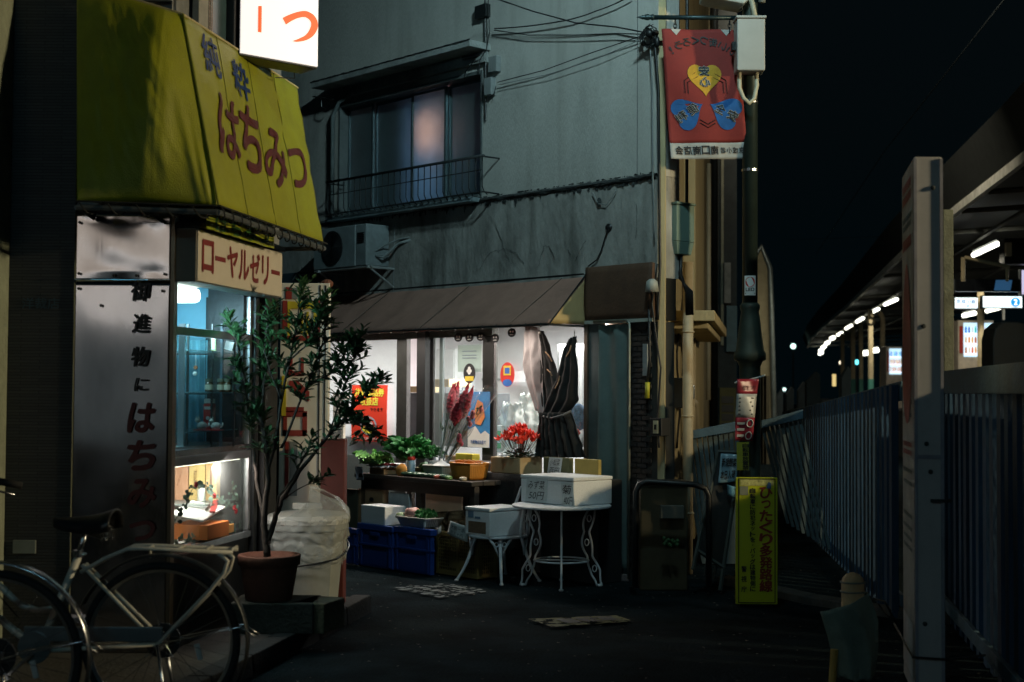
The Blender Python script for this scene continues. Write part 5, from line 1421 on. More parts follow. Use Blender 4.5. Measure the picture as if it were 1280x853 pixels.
ib('carton', 'brown carton on the cabinet behind the sliding door', 'carton', M_card2, 541, 561, 474, 484, .9, .3)
ib('carton', 'low tan carton seen through the narrow door gap', 'carton', M_card2, 509, 521, 483, 491, .9, .3)
ib('desk', 'dark desk with stacked goods behind the sliding door', 'desk', mat('desk_dark', (.04,.045,.05), .5), 508, 600, 492, 560, .95, .4)
def stripes(t, x0, x1, d, z0, z1):
    for i in range(2):
        z = z0+(z1-z0)*(.15+.45*i); b = MB(); b.box(x0-.002,x1+.002,d-.004,d-.0005,z,z+(z1-z0)*.2); part(t, 'stripe', b, mat('stripe_green', (.03,.4,.15), .6))
ib('striped_carton', 'white carton with two green stripes beside the red flowers', 'carton', M_white, 617, 626, 532, 566, .25, .2, extra=stripes)
# crumpled white plastic bags hanging inside right window
def bagheap(x, z, w, h, y, label):
    b = MB(); sd = rr_.random()*20
    b.grid(lambda u, v: (x + w*(u-.5)*(.75+.25*sin(v*3)), y - .05*noise.noise((u*5+sd, v*5, 1)) - .03*noise.noise((u*14+sd, v*12, 3)) - .06*sin(pi*u), z + h*v*(1-.12*abs(noise.noise((u*6+sd,3,1))))), 28, 28, .002)
    solo('plastic_bag', label, 'plastic bag', b, mat('white_film', (.72,.74,.73), .45, var=.1), FB, (x,y,z), smooth=True)
q = inF(FB, 640, 560, -.35); bagheap(q.x, q.z-.1, .32, .52, .35, 'bunched white plastic bags hanging behind the red cyclamen')
q = inF(FB, 662, 560, -.45); bagheap(q.x, q.z-.1, .28, .60, .45, 'white plastic bags bunched further right inside the window')
b = MB(); xa, xb = fx(697,440,-.7), fx(729,440,-.7)
b.grid(lambda u, v: (xa+(xb-xa)*u, .7+.02*sin(u*34)+.006*sin(u*80), 1.0+.93*v), 60, 8, .002)
solo('white_curtain', 'pleated white curtain behind the hanging dark cloth', 'curtain', b, mat('curtain_white', (.6,.61,.63), .9, var=.05), FB, (xa,.7,1.0), smooth=True)
ib('notice_sheet', 'small white notice on the back wall right of the red oval sticker', 'notice', M_white, 640, 656, 464, 478, 2.3, .01)
# clock
b = MB(); q = inF(FB, 517, 441, -2.5); t = thing('wall_clock', 'round dark-rimmed clock on the rear shop wall', 'clock', FB, q)
b.lathe([(.17,0),(.17,.03),(.145,.035),(.145,.0)], 24, Matrix.Translation(q) @ Matrix.Rotation(pi/2,4,'X')); part(t, 'rim', b, M_darkmetal)
b = MB(); b.lathe([(.144,.01),(.144,.012)], 24, Matrix.Translation(q) @ Matrix.Rotation(pi/2,4,'X')); part(t, 'dial', b, M_white)

# ================================================================== HANGING CLOTHS
def fp(px, py, off): return inF(FB, px, py, off)
OC = .16
def cloth_strip(mb, L_, R_, off, nf=5, amp=.02, n=40, seed=0, th=.004, bulge=.03):
    """outline given as left and right picture polylines with equal counts"""
    m = len(L_)-1
    def fn(u, v):
        k = min(int(v*m), m-1); f = v*m-k
        l = Vector(L_[k]).lerp(Vector(L_[k+1]), f); r = Vector(R_[k]).lerp(Vector(R_[k+1]), f)
        q = l.lerp(r, u); w = abs((r-l).x)/60+.25
        p = fp(q.x, q.y, off)
        p.y += (-amp*sin(u*nf*2*pi + 2*noise.noise((v*3, seed, 0))) - bulge*sin(pi*u))*min(1, w) + .01*noise.noise((u*6+seed, v*8, 2))
        return p
    mb.grid(fn, n, 44, th)
CL = thing('hanging_cloth', 'dark cloth tied up in two horns under the awning and gathered at the waist', 'cloth', FB, fp(700,570,OC))
b = MB()
cloth_strip(b, [(672,413),(674,430),(676,455),(675,480),(678,505),(676,522)], [(680,414),(688,432),(692,452),(699,474),(706,492),(712,522)], OC, 3, .018, seed=1)
cloth_strip(b, [(712,424),(706,438),(700,456),(696,476),(684,500),(676,522)], [(721,420),(721,440),(722,458),(723,478),(722,500),(708,522)], OC+.03, 3, .02, seed=5)
cloth_strip(b, [(676,516),(675,535),(673,555),(671,572)], [(714,516),(720,535),(727,555),(733,572)], OC+.05, 7, .028, seed=9, bulge=.06)
part(CL, 'cloth', b, mat('black_cloth', (.016,.015,.014), .9, var=.4, scale=12, bump=.3, bscale=200), smooth=True)
b = MB(); b.tube([fp(677,520,OC+.09),fp(690,523,OC+.13),fp(704,519,OC+.13),fp(714,514,OC+.09)], .009, 6); part(CL, 'tie', b, mat('tie_grey', (.12,.12,.12), .9), smooth=True)
b = MB()
for x, y in ((672,414),(716,424)): b.tube([fp(x+2,y-10,OC),fp(x+2,y+2,OC),fp(x+5,y+4,OC)], .005, 5); b.ball(fp(x+3,y+2,OC+.02), .016, 8, 5)
part(CL, 'peg', b, mat('peg_silver', (.4,.38,.34), .4, .7))
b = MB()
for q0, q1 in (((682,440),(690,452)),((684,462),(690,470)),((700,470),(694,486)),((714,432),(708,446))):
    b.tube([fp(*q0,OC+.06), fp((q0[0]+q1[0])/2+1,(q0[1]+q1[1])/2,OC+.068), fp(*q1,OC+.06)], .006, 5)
part(CL, 'fold_highlight', b, mat('tan_highlight', (.3,.18,.1), .8))  # tan strips stand in for highlights on the folds
GC = MB()
cloth_strip(GC, [(657,408),(656,425),(653,456),(660,482),(670,512)], [(672,409),(677,428),(677,456),(679,484),(680,520)], OC+.02, 2, .018, seed=3)
solo('grey_cloth', 'light grey cloth hanging left of the dark tied cloth', 'cloth', GC, mat('grey_cloth', (.3,.27,.265), .9, var=.15, bump=.2, bscale=150), FB, fp(668,520,OC), smooth=True)
b = MB(); cloth_strip(b, [(678,527),(673,545),(668,570)], [(684,527),(683,545),(682,570)], OC+.0, 2, .012, seed=12)
solo('denim_cloth', 'blue strip of cloth showing left of the dark cloth hem', 'cloth', b, mat('denim', (.05,.12,.18), .9), FB, fp(673,570,OC), smooth=True)
b = MB(); q = fp(722,522,-.2); b.ball(q, .10, 14, 10, (1.1,.7,1.2)); b.v = [(x+.02*noise.noise((x*20,y*20,z*20)), y, z+.02*noise.noise((x*20+5,y*20,z*20))) for x,y,z in b.v]
solo('blue_bundle', 'bundle of dark blue patterned cloth inside behind the window edge', 'bundle', b, mat('blue_pattern', (.04,.09,.17), .9, var=.7, scale=30), FB, q, smooth=True)
b = MB()
for i in range(9): b.ball(fp(722+rr_.uniform(-6,6), 541+rr_.uniform(-3,3), -.0), .014, 6, 4)
solo('red_flowers', 'few red blossoms at the right window edge beside the dark cloth', 'flowers', b, mat('red_petal2', (.55,.05,.03), .6), FB, fp(722,541,0))

# ================================================================== BOXES: corner-based placement
def cbox(mb, pl, pc, pr, yt, yb, off, dmax=.5, lid=None):
    """nearest vertical edge at column pc, rows yt..yb, standing off in front of the shop plane; returns x0,x1,y0,y1,z0,z1"""
    c = fp(pc, yb, off); zt = fp(pc, yt, off).z
    w = -solve_along(FB, c, (1,0,0), pl); d = solve_along(FB, c, (0,1,0), pr) if pr else .3
    d = min(d, dmax)
    r = (c.x-w, c.x, c.y, c.y+d, c.z, zt); mb.box(*r); return r
def bbox(name, label, cat, m, *a, bev=.006, group=None, dmax=.5, bottom=None):
    b = MB(); r = list(cbox(MB(), *a, dmax=dmax))
    if bottom is not None: r[4] = bottom
    b.box(*r)
    t = thing(name, label, cat, FB, ((r[0]+r[1])/2, r[2], r[4]), group)
    part(t, 'body', b, m, bev=bev)
    t.r = r
    return t
def flip(t, m, dz=.02):
    x0,x1,y0,y1,z0,z1 = t.r
# stall table
tz = fp(470, 601, 1.0).z
TO = .80
tx0, tx1 = fx(445,600,TO), fx(592,600,TO)
tz = .76
ST = thing('stall_table', 'dark wooden stall table carrying greens and baskets', 'table', FB, (tx0,-TO,.0))
for i in range(5):
    b = MB(); b.box(tx0,tx1,-TO-.02+i*.13,-TO-.02+i*.13+.122,tz-.035,tz); part(ST, 'plank', b, M_wood_dark, bev=.004)
b = MB(); b.box(tx0+.05,tx1-.02,-TO+.02,-TO+.05,tz-.13,tz-.04); part(ST, 'apron', b, M_wood_dark)
for x in (tx0+.05, fx(520,620,.78), tx1-.07):
    for y in (-TO+.02, -.26):
        b = MB(); b.box(x,x+.06,y,y+.05,0,tz-.04); part(ST, 'leg', b, M_wood_dark)
# crates on the ground
def crate(label, pl, pc, pr, yt, yb, off, m, grp, slots=True):
    r = list(cbox(MB(), pl, pc, pr, yt, yb, off, dmax=.4)); r[4] = .012
    x0,x1,y0,y1,z0,z1 = r
    t = thing('crate', label, 'crate', FB, ((x0+x1)/2,y0,z0), grp)
    w = .02
    for nm, bx in (('panel',(x0,x1,y0,y0+w,z0,z1-.03)),('panel',(x0,x1,y1-w,y1,z0,z1-.03)),('panel',(x0,x0+w,y0+w,y1-w,z0,z1-.03)),('panel',(x1-w,x1,y0+w,y1-w,z0,z1-.03))):
        b = MB(); b.box(*bx); part(t, nm, b, m, bev=.004)
    b = MB(); b.box(x0,x1,y0,y1,z0-.0,z0+.015); part(t, 'bottom', b, m)
    b = MB(); b.box(x0-.012,x1+.012,y0-.012,y0+w,z1-.045,z1).box(x0-.012,x1+.012,y1-w,y1+.012,z1-.045,z1).box(x0-.012,x0+w,y0+w,y1-w,z1-.045,z1).box(x1-w,x1+.012,y0+w,y1-w,z1-.045,z1); part(t, 'rim', b, m, bev=.005)
    b = MB(); b.box(x0,x1,y0-.01,y0-.0005,z0+(z1-z0)*.5,z0+(z1-z0)*.5+.018)
    for x in (x0+.02, x1-.05): b.box(x,x+.03,y0-.008,y0-.0005,z0+.01,z1-.046)
    b.box(x1+.0005,x1+.01,y0+.0,y1,z0+(z1-z0)*.5,z0+(z1-z0)*.5+.018); part(t, 'rib', b, m, bev=.003)
    b = MB(); b.box((x0+x1)/2-.06,(x0+x1)/2+.06,y0-.012,y0-.0008,z1-.09,z1-.06); part(t, 'handle', b, m, bev=.004)
    t.r = r
    return t
gB = 'blue plastic crates under the stall'
crate('blue plastic crate, half hidden by the wrapped bin', 418, 446, 448, 661, 700, 1.12, M_bluecrate, gB)
C1 = crate('blue plastic crate under the white foam box', 448.5, 490, 494, 659, 708, 1.10, M_bluecrate, gB)
C2 = crate('blue plastic crate next to the ochre crate', 493, 538, 543, 663, 713, 1.08, M_bluecrate, gB)
def ochre(label, pl, pc, pr, yt, yb, off, grp, zb=.012):
    r = list(cbox(MB(), pl, pc, pr, yt, yb, off, dmax=.36)); r[4] = zb; x0,x1,y0,y1,z0,z1 = r
    t = thing('crate', label, 'crate', FB, ((x0+x1)/2,y0,z0), grp)
    M_ = M_yellowcrate
    b = MB(); b.box(x0,x1,y0,y0+.015,z1-.035,z1).box(x0,x1,y1-.015,y1,z1-.035,z1).box(x1-.015,x1,y0+.015,y1-.015,z1-.035,z1).box(x0,x0+.015,y0+.015,y1-.015,z1-.035,z1); part(t, 'rim', b, M_, bev=.003)
    b = MB(); b.box(x0,x1,y0,y1,z0,z0+.03); part(t, 'bottom', b, M_)
    for bx in [(x,x+.03,y0,y0+.02) for x in (x0,x0+(x1-x0)*.5-.01,x1-.03)] + [(x1-.02,x1,y,y+.03) for y in (y0+.021,y1-.03)]: b = MB(); b.box(*bx,z0+.03,z1-.035); part(t, 'post', b, M_)
    b = MB(); nx = int((x1-x0)/.022)
    for i in range(nx): b.box(x0+i*.022,x0+i*.022+.008,y0+.006,y0+.012,z0+.03,z1-.035)
    ny = int((y1-y0)/.022)
    for i in range(ny): b.box(x1-.012,x1-.006,y0+i*.022,y0+i*.022+.008,z0+.03,z1-.035)
    for i in range(10): z = z0+.03+(z1-z0-.065)*i/10; b.box(x0,x1,y0+.004,y0+.011,z,z+.007); b.box(x1-.011,x1-.004,y0,y1,z,z+.007)
    b.box(x0+(x1-x0)*.32,x0+(x1-x0)*.68,y0+.003,y0+.005,z0+.06,z0+.13)
    part(t, 'lattice', b, M_)
    b = MB(); b.box(x0+.03,x1-.03,y0+.03,y1-.03,z0+.03,z1-.06); part(t, 'contents', b, mat('dark_contents', (.02,.02,.015), .9))
    return t
ochre('ochre lattice crate beside the blue crates', 545, 597, 622, 670, 720, .95, 'ochre crates')
# things above the crates
z1 = C1.r[5]
t = bbox('foam_box', 'white polystyrene box on the blue crate', 'foam box', M_foam, 451, 481, 507, 634, 661, 1.09, dmax=.34, bottom=z1)
def grp_tray(label, pl, pr, yt, yb, off, z0, m, cat='basket'):
    c0 = fp(pl, yb, off); c1 = fp(pr, yb, off); z1_ = fp((pl+pr)/2, yt, off).z
    t = thing('basket', label, cat, FB, ((c0.x+c1.x)/2, -off, z0))
    cx = (c0.x+c1.x)/2; rx = (c1.x-c0.x)/2; ry = .12; cy = -off+.12
    h = z1_-z0
    M = Matrix.Translation((cx,cy,z0))
    b = MB()
    def fn(u, v):
        a = 2*pi*u; q = min(1/max(abs(cos(a)),1e-3), 1/max(abs(sin(a)),1e-3)); q = 1+(q-1)*.6
        s_ = .82+.18*v; r = 1 + .012*sin(a*44)*(1 if v < .85 else 0)
        return (cx+rx*s_*q*r*cos(a), cy+ry*s_*q*r*sin(a), z0+.004+h*v)
    b.grid(fn, 176, 6, .002); part(t, 'side', b, m, smooth=True)
    b = MB(); b.tube([fn(i/60, 1) for i in range(60)], .006, 5, closed=True); part(t, 'rim', b, m, smooth=True)
    b = MB(); b.add([fn(i/24, .12) for i in range(24)], [tuple(range(24))]); part(t, 'bottom', b, m)
    return t, cx, cy, z0+h, rx, ry
z2 = C2.r[5]
t, cx, cy, zt4, rx_, ry_ = grp_tray('pale oval plastic basket on the blue crate holding pink bagged vegetables', 491, 533, 648, 660, 1.06, z2, mat('basket_white', (.5,.49,.43), .5))
def blob(name, label, cat, c, r, sc, m, seed=0, amp=.25, F=FB, nz=3.0):
    b = MB(); b.ball((0,0,0), r, 22, 14, sc)
    b.v = [tuple(Vector(p)*(1+amp*noise.noise(Vector(p)*nz/r+Vector((seed,0,0))))+Vector(c)) for p in b.v]
    return solo(name, label, cat, b, m, F, c, smooth=True)
blob('bagged_vegetable', 'pinkish bagged vegetable lying in the pale basket', 'vegetable', fp(516,643,.96), .09, (1.2,.6,.6), mat('pink_bag', (.55,.28,.24), .35, var=.35, scale=20), 3)
blob('bagged_vegetable', 'small green-white bagged vegetable at the basket end beside the foam box', 'vegetable', fp(501,645,1.0), .045, (1.2,.8,.7), mat('green_bag', (.3,.4,.2), .35, var=.5, scale=25), 8)
# leafy things: crinkled leaves in a bundle
def crinkle(L_, w, fr, seed, curl):
    b = MB()
    def fn(u, v):
        s = v; ww = w*(sin(pi*min(1, s*.9+.1)))**.7
        x = (u-.5)*2*ww; e = abs(u-.5)*2
        return (x, L_*s, -curl*L_*s*s + .018*e*sin(s*fr + seed + u*6) + .03*e*e + .012*noise.noise((u*5+seed, s*6, 0)))
    b.grid(fn, 8, 12); return b
def greens(name, label, c, n, L_, w, m, up=.9, spr=1.0, F=FB, stem=True, fr=30):
    t = thing(name, label, 'vegetables', F, c)
    ms = [mesh_of(crinkle(L_, w, fr, s*1.7, .4), 'leaf', m, smooth=True) for s in range(3)]
    for i in range(n):
        a = i*2.4+rr_.random(); el = up*rr_.uniform(.35,1.2)
        d = Vector((cos(a)*spr, sin(a)*spr, el)).normalized()
        q = Vector(c) + Vector((cos(a)*spr*.35*L_*rr_.random(), sin(a)*spr*.3*L_*rr_.random(), rr_.uniform(0,.25)*L_))
        e = (d.to_track_quat('Y','Z').to_matrix() @ Matrix.Rotation(rr_.uniform(-1,1), 3, 'Y')).to_euler()
        piece(t, 'leaf', ms[i%3], q, e, (rr_.uniform(.6,1.1),)*3)
    return t
greens('kale_bunch', 'big bushy bunch of dark curly greens in the middle of the stall', fp(507,576,.55), 190, .21, .05, M_green3, 2.3, .9, fr=60)
greens('kale_bunch', 'smaller dark leafy bunch right of the big one on the stall', fp(530,574,.5), 60, .17, .04, M_green3, 1.0, 1.1)
greens('lettuce_bunch', 'pale green leafy cabbage with white ribs on the stall', fp(466,581,.74), 40, .15, .06, M_green2, 1.0, 1.0)
greens('spinach_bunch', 'small dark leafy bunch under the stall beside the pink bag', fp(532,648,.92), 34, .10, .03, M_green3, .8, 1.1)
def flat_greens():
    t = thing('wrapped_greens', 'row of film-wrapped greens lying at the stall front', 'vegetables', FB, fp(525,600,.75))
    for i in range(9):
        q = fp(508+i*6, 599, .73); b = MB(); b.ball((q.x,q.y,tz+.022), .05, 10, 6, (.9,1.1,.42)); b.v = [tuple(Vector(p)+Vector((0,0,.008*noise.noise(Vector(p)*40)))) for p in b.v]
        part(t, 'bundle', b, mat('wrapped_green', (.06,.11,.07), .18, var=.8, scale=40), smooth=True)
flat_greens()
# boxes on the stall
t = bbox('carton', 'open brown carton with red packs at the left end of the stall', 'carton', M_card, 461.5, 480, 496, 586, 599, .78, dmax=.25, bottom=tz)
b = MB(); x0,x1,y0,y1,z0,z_1 = t.r; b.grid(lambda u, v: (x0-.03+(x1-x0+.06)*u, y0-.02+(y1-y0)*v, z_1+.015+.02*noise.noise((u*5,v*5,0))), 14, 10, .002); pp = part(t, 'liner', b, mat('liner_film', (.5,.48,.5), .4, var=.1), smooth=True)
for i in range(6): blob('red_pack', ['red wrapped pack at the left rim of the open carton','red wrapped pack second on the open carton','pinkish red pack on the carton liner','red pack at the back of the open carton','small red pack by the carton corner','red pack at the carton right end'][i], 'food pack', (x0+(x1-x0)*(i+.5)/6*1.2-.05, y0+.08+.04*(i%2), z_1+.03), .028, (1.3,.9,.45), mat('red_pack', (.45,.04,.04), .35, var=.4), i)
t = bbox('carton', 'flat brown carton behind the orange round', 'carton', M_card2, 493, 510, 527, 585, 593, .62, dmax=.2, bottom=tz)
b = MB(); x0 = fp(449,598,TO).x; b.grid(lambda u, v: (x0+.1*u, -TO-.03-.02*v+.03*sin(u*3), tz-.06+.12*v), 8, 6, .002)
solo('white_cloth', 'white cloth hanging over the left stall corner', 'cloth', b, mat('white_cloth', (.4,.42,.5), .8), FB, (x0,-TO-.03,tz), smooth=True)
b = MB(); q = fp(502,592,.76); b.lathe([(.052,-.012),(.058,0),(.052,.012)], 24, Matrix.Translation((q.x,q.y,tz+.05)) @ Matrix.Rotation(R(80),4,'X') @ Matrix.Rotation(R(15),4,'Y'))
solo('orange_round', 'round orange packet leaning against the flat carton', 'packet', b, mat('orange_pack', (.6,.27,.06), .4, var=.3), FB, (q.x,q.y,tz), smooth=True)
bbox('foam_tray', 'low white foam tray between the open carton and the dark greens', 'tray', M_foam, 479, 497, 507, 580, 587, .5, dmax=.2, bottom=tz)
bbox('carton', 'small brown carton at the back of the stall beside the bucket', 'carton', M_card, 556, 570, 580, 570, 582, .3, dmax=.15, bottom=tz)
for i, (px, lab) in enumerate(((486,'round green cabbage left of the jar on the stall'), (532,'round green cabbage behind the cone-shaped pack'), (541,'pale green cabbage beside the flower bucket'))):
    blob('cabbage', lab, 'cabbage', tuple(Vector((fp(px,588,.42).x, -.42, tz+.055))), .06, (1,1,.85), mat('cabbage_green', (.16,.30,.10), .5, var=.5, scale=30, bump=.4), i*3, .2)
for i, px in enumerate((548,562,580)):
    b = MB(); q = fp(px,600,.76); b.lathe([(.03,0),(.034,.012),(.03,.026),(.01,.034)], 14, Matrix.Translation((q.x,-.77,tz+.002))); solo('produce_pack', ['film pack of small vegetables at the stall front edge below the cone pack','film pack at the stall front edge left of the orange basket','film pack at the stall front edge below the orange basket'][i], 'food pack', b, mat('pack_mix%d' % i, ((.35,.08,.05),(.12,.25,.08),(.5,.42,.3))[i], .2, var=.6, scale=50), FB, (q.x,-.77,tz), smooth=True)
# jar with blue-white print
q = fp(514,585,.66); t = thing('preserve_jar', 'clear jar with red lid standing before the greens', 'jar', FB, (q.x,q.y,tz))
M = Matrix.Translation((q.x,q.y,tz+.02))
b = MB(); b.lathe([(.034,0),(.036,.01),(.036,.1),(.03,.115)], 18, M); part(t, 'body', b, mat('pale_blue_jar', (.3,.45,.55), .15, var=.2, coat=.5), smooth=True)
b = MB(); b.lathe([(.034,.116),(.035,.118),(.035,.14),(.033,.143)], 18, M); part(t, 'lid', b, M_r)
b = MB(); b.lathe([(.039,-.018),(.039,.006)], 18, M); part(t, 'base', b, mat('orange_pack', (.6,.27,.06)))
t, cx, cy, zt5, _, _ = grp_tray('pale basket with a white cone-shaped pack on the stall', 524, 553, 583, 592, .72, tz, _m['basket_white'])
b = MB(); b.lathe([(.10,0),(.07,.02),(.01,.055),(.008,.07)], 16, Matrix.Translation((cx,cy,zt5-.01)) @ Matrix.Diagonal((1.3,.8,1,1))); b.v = [tuple(Vector(p)+Vector((0,0,.01*noise.noise(Vector(p)*30)))) for p in b.v]
solo('cone_pack', 'white film-covered cone-shaped pack in the pale basket', 'food pack', b, mat('white_film', (.72,.74,.73)), FB, (cx,cy,zt5), smooth=True)
t, cx, cy, zt5, _, _ = grp_tray('orange plastic basket with carrots at the right of the stall', 558, 588, 580, 594, .72, tz, mat('orange_basket', (.6,.24,.04), .45, var=.1))
for i in range(6):
    q = Vector((cx-.1+.04*i, cy-.03+.02*(i%3), zt5+.008)); b = MB(); b.tube([q+Vector((-.04,0,0)),q+Vector((.0,.01,.01)),q+Vector((.06,.02,.004))], [.016,.014,.004], 8)
    solo('carrot', ['carrot at the left rim of the orange basket','carrot second from the left rim of the orange basket','carrot third from the left, lying in the orange basket','carrot fourth from the left, lying in the orange basket','carrot fifth from the left in the orange basket','carrot at the right rim of the orange basket'][i], 'carrot', b, mat('carrot', (.6,.2,.04), .5), FB, q, smooth=True, group='carrots in the orange basket')
t = bbox('yellow_tray', 'yellow plastic tray behind the orange basket', 'tray', mat('yellow_tray', (.6,.5,.04), .45), 569, 590, 600, 568, 577, .35, dmax=.2, bottom=None)
q = fp(580, 590, .45); b = MB(); b.box(q.x-.3,q.x+.25,-.45,-.12,.0,t.r[4]-.002)
solo('rear_shelf', 'low shelf behind the stall under the yellow tray', 'shelf', b, M_wood_dark, FB, (q.x,-.45,0), bev=.004)
# under the stall
t = bbox('carton', 'tall brown carton with a hand hole under the stall', 'carton', M_card, 447.5, 478, 486, 613, 661, .78, dmax=.25, bottom=.02)
b = MB(); x0,x1,y0,y1,z0,z_1 = t.r; b.lathe([(.03,0),(.03,.004)], 16, Matrix.Translation(((x0+x1)/2+.02,y0-.0,z_1-.09)) @ Matrix.Rotation(pi/2,4,'X') @ Matrix.Diagonal((1,.6,1,1))); part(t, 'hand_hole', b, M_black)
t = bbox('carton', 'dark olive carton at the left end under the stall', 'carton', mat('olive_card', (.07,.065,.04), .85), 430, 447, 449, 612, 661, .78, dmax=.3, bottom=.02)
t = bbox('white_carton', 'white printed carton under the stall behind the foam box', 'carton', mat('white_card', (.42,.45,.46), .8, dirt=.2), 485, 511, 515, 618, 648, .78, dmax=.2, bottom=.02)
b = MB(); x0,x1,y0,y1,z0,z_1 = t.r
for x in (.25,.45,.7): b.box(x0+(x1-x0)*x,x0+(x1-x0)*x+.012,y0-.003,y0-.0005,z_1-.16,z_1-.1)
part(t, 'print', b, M_blackink)
t = bbox('carton', 'wide salmon-coloured carton under the table planks', 'carton', mat('salmon_card', (.7,.42,.28), .8, var=.08), 531.5, 577, 579, 617, 645, .77, dmax=.3, bottom=.3)
x0,x1,y0,y1,z0,z_1 = t.r
solo('wooden_trestle', 'dark trestle holding the salmon carton under the stall', 'trestle', MB().box(x0,x1,y0,y1,.02,.298), M_wood_dark, FB, (x0,y0,.02))
b = MB(); q = fp(566,655,.85)
cloth_strip(b, [(541,672),(543,655),(547,640)], [(586,676),(583,655),(579,638)], .86, 2, .02, seed=20)
solo('brown_sack', 'brown paper sack lying folded on the ochre crate', 'sack', b, mat('sack_brown', (.1,.065,.03), .9, var=.3, bump=.4), FB, q, smooth=True)
b = MB(); b.grid(lambda u, v: tuple(fp(526+26*u, 663-7*v-4*sin(u*6)+3*noise.noise((u*4,v*4,0)), .95+.1*sin(u*9))), 14, 6, .003)
solo('crumpled_paper', 'crumpled white paper on the crate corner', 'paper', b, mat('paper_white', (.6,.58,.57), .8), FB, fp(540,663,.95), smooth=True)
t = thing('price_sheet', 'hand-written pale price sheet pinned on the ochre crate corner', 'price sheet', FB, fp(573,664,1.02))
def psf(u, v, o=0): 
    p = fp(559,667,1.0).lerp(fp(583,678,1.0), u).lerp(fp(563,651,1.0).lerp(fp(586,659,1.0), u), v); p.y -= .01*sin(u*4)+o; return p
b = MB(); b.grid(psf, 8, 6, .002); part(t, 'sheet', b, mat('price_paper', (.45,.52,.52), .7), smooth=True)
b = MB(); text(b, '大根一本', lambda u, v: psf(u, v, .005), .15, .85, .5, .8, .0); text(b, '百五十円', lambda u, v: psf(u, v, .005), .2, .8, .15, .4, .0); part(t, 'lettering', b, M_blackink)
# black covered stand right of the stall and what stands on it
SO = .50
x0, z0 = xz(FB, 583, 645, SO); x1 = fx(652, 640, SO)
BS = thing('black_stand', 'stand wrapped in black sheet between the stall and the white table', 'stand', FB, (x0,-SO,0))
zst = fp(600, 590, SO).z
b = MB(); b.grid(lambda u, v: (x0+(x1-x0)*u, -SO-.012*sin(u*14)*(1-v), .02+(zst-.02)*v), 24, 10, .004); part(BS, 'sheet', b, mat('black_sheet', (.012,.012,.012), .7, var=.4, bump=.3), smooth=True)
b = MB(); b.box(x0,x1+.25,-SO+.01,-.12,zst-.03,zst); part(BS, 'top', b, M_wood_dark, bev=.004)
b = MB(); b.box(x0+.01,x1,-SO+.02,-.14,.02,zst-.032); part(BS, 'core', b, M_black)
# cyclamen in its carton
t = bbox('carton', 'shallow brown carton holding the red cyclamen', 'carton', M_card2, 613, 650, 678, 573, 590, .47, dmax=.28, bottom=zst)
x0,x1,y0,y1,z0,z_1 = t.r
b = MB(); b.add([(x1,y0,z_1),(x1,y1,z_1),(x1+.03,y1,z_1+.012),(x1+.03,y0,z_1+.012)], [(0,1,2,3)]); part(t, 'flap', b, M_card2)
CY = thing('cyclamen', 'red cyclamen in full bloom in the shallow carton', 'potted flower', FB, ((x0+x1)/2,(y0+y1)/2,z_1))
cx = (x0+x1)/2+.035; cy = (y0+y1)/2
lmc = leafmesh('leaf', .05, .05, mat('cyclamen_leaf', (.03,.06,.03), .5, var=.6, scale=60), .2)
for i in range(170):
    a = rr_.uniform(0,6.28); r = rr_.random()**.5*.16
    q = Vector((cx+r*cos(a), cy+r*.8*sin(a), z_1+.0+.08*(1-r/.16)+rr_.uniform(-.01,.02)))
    d = Vector((cos(a), sin(a), rr_.uniform(-.2,.6))).normalized(); piece(CY, 'leaf', lmc, q, d.to_track_quat('Y','Z').to_euler(), (rr_.uniform(.6,1.1),)*3)
pb = MB()
for k in range(5):
    a = k*1.2566; pb.add([(0,0,0),(.017*cos(a-.7),.017*sin(a-.7),.012),(.024*cos(a),.024*sin(a),.030),(.017*cos(a+.7),.017*sin(a+.7),.012)], [(0,1,2,3)])
pm = mesh_of(pb, 'blossom', mat('cyclamen_red', (.85,.06,.03), .5, var=.3, scale=40), smooth=True)
sb_ = MB()
for i in range(85):
    a = rr_.uniform(0,6.28); r = rr_.random()**.6*.20; h = .12 + .13*(1-r/.21)+rr_.uniform(-.02,.02)
    q = Vector((cx+r*cos(a), cy+r*.8*sin(a), z_1+h)); sb_.tube([(cx+.3*r*cos(a),cy+.3*r*sin(a),z_1),q], .0018, 4)
    piece(CY, 'blossom', pm, q, (rr_.uniform(-.5,.5), rr_.uniform(-.5,.5), a), (rr_.uniform(1.0,1.6),)*3)
part(CY, 'stem', sb_, mat('stem_red', (.1,.03,.02)))
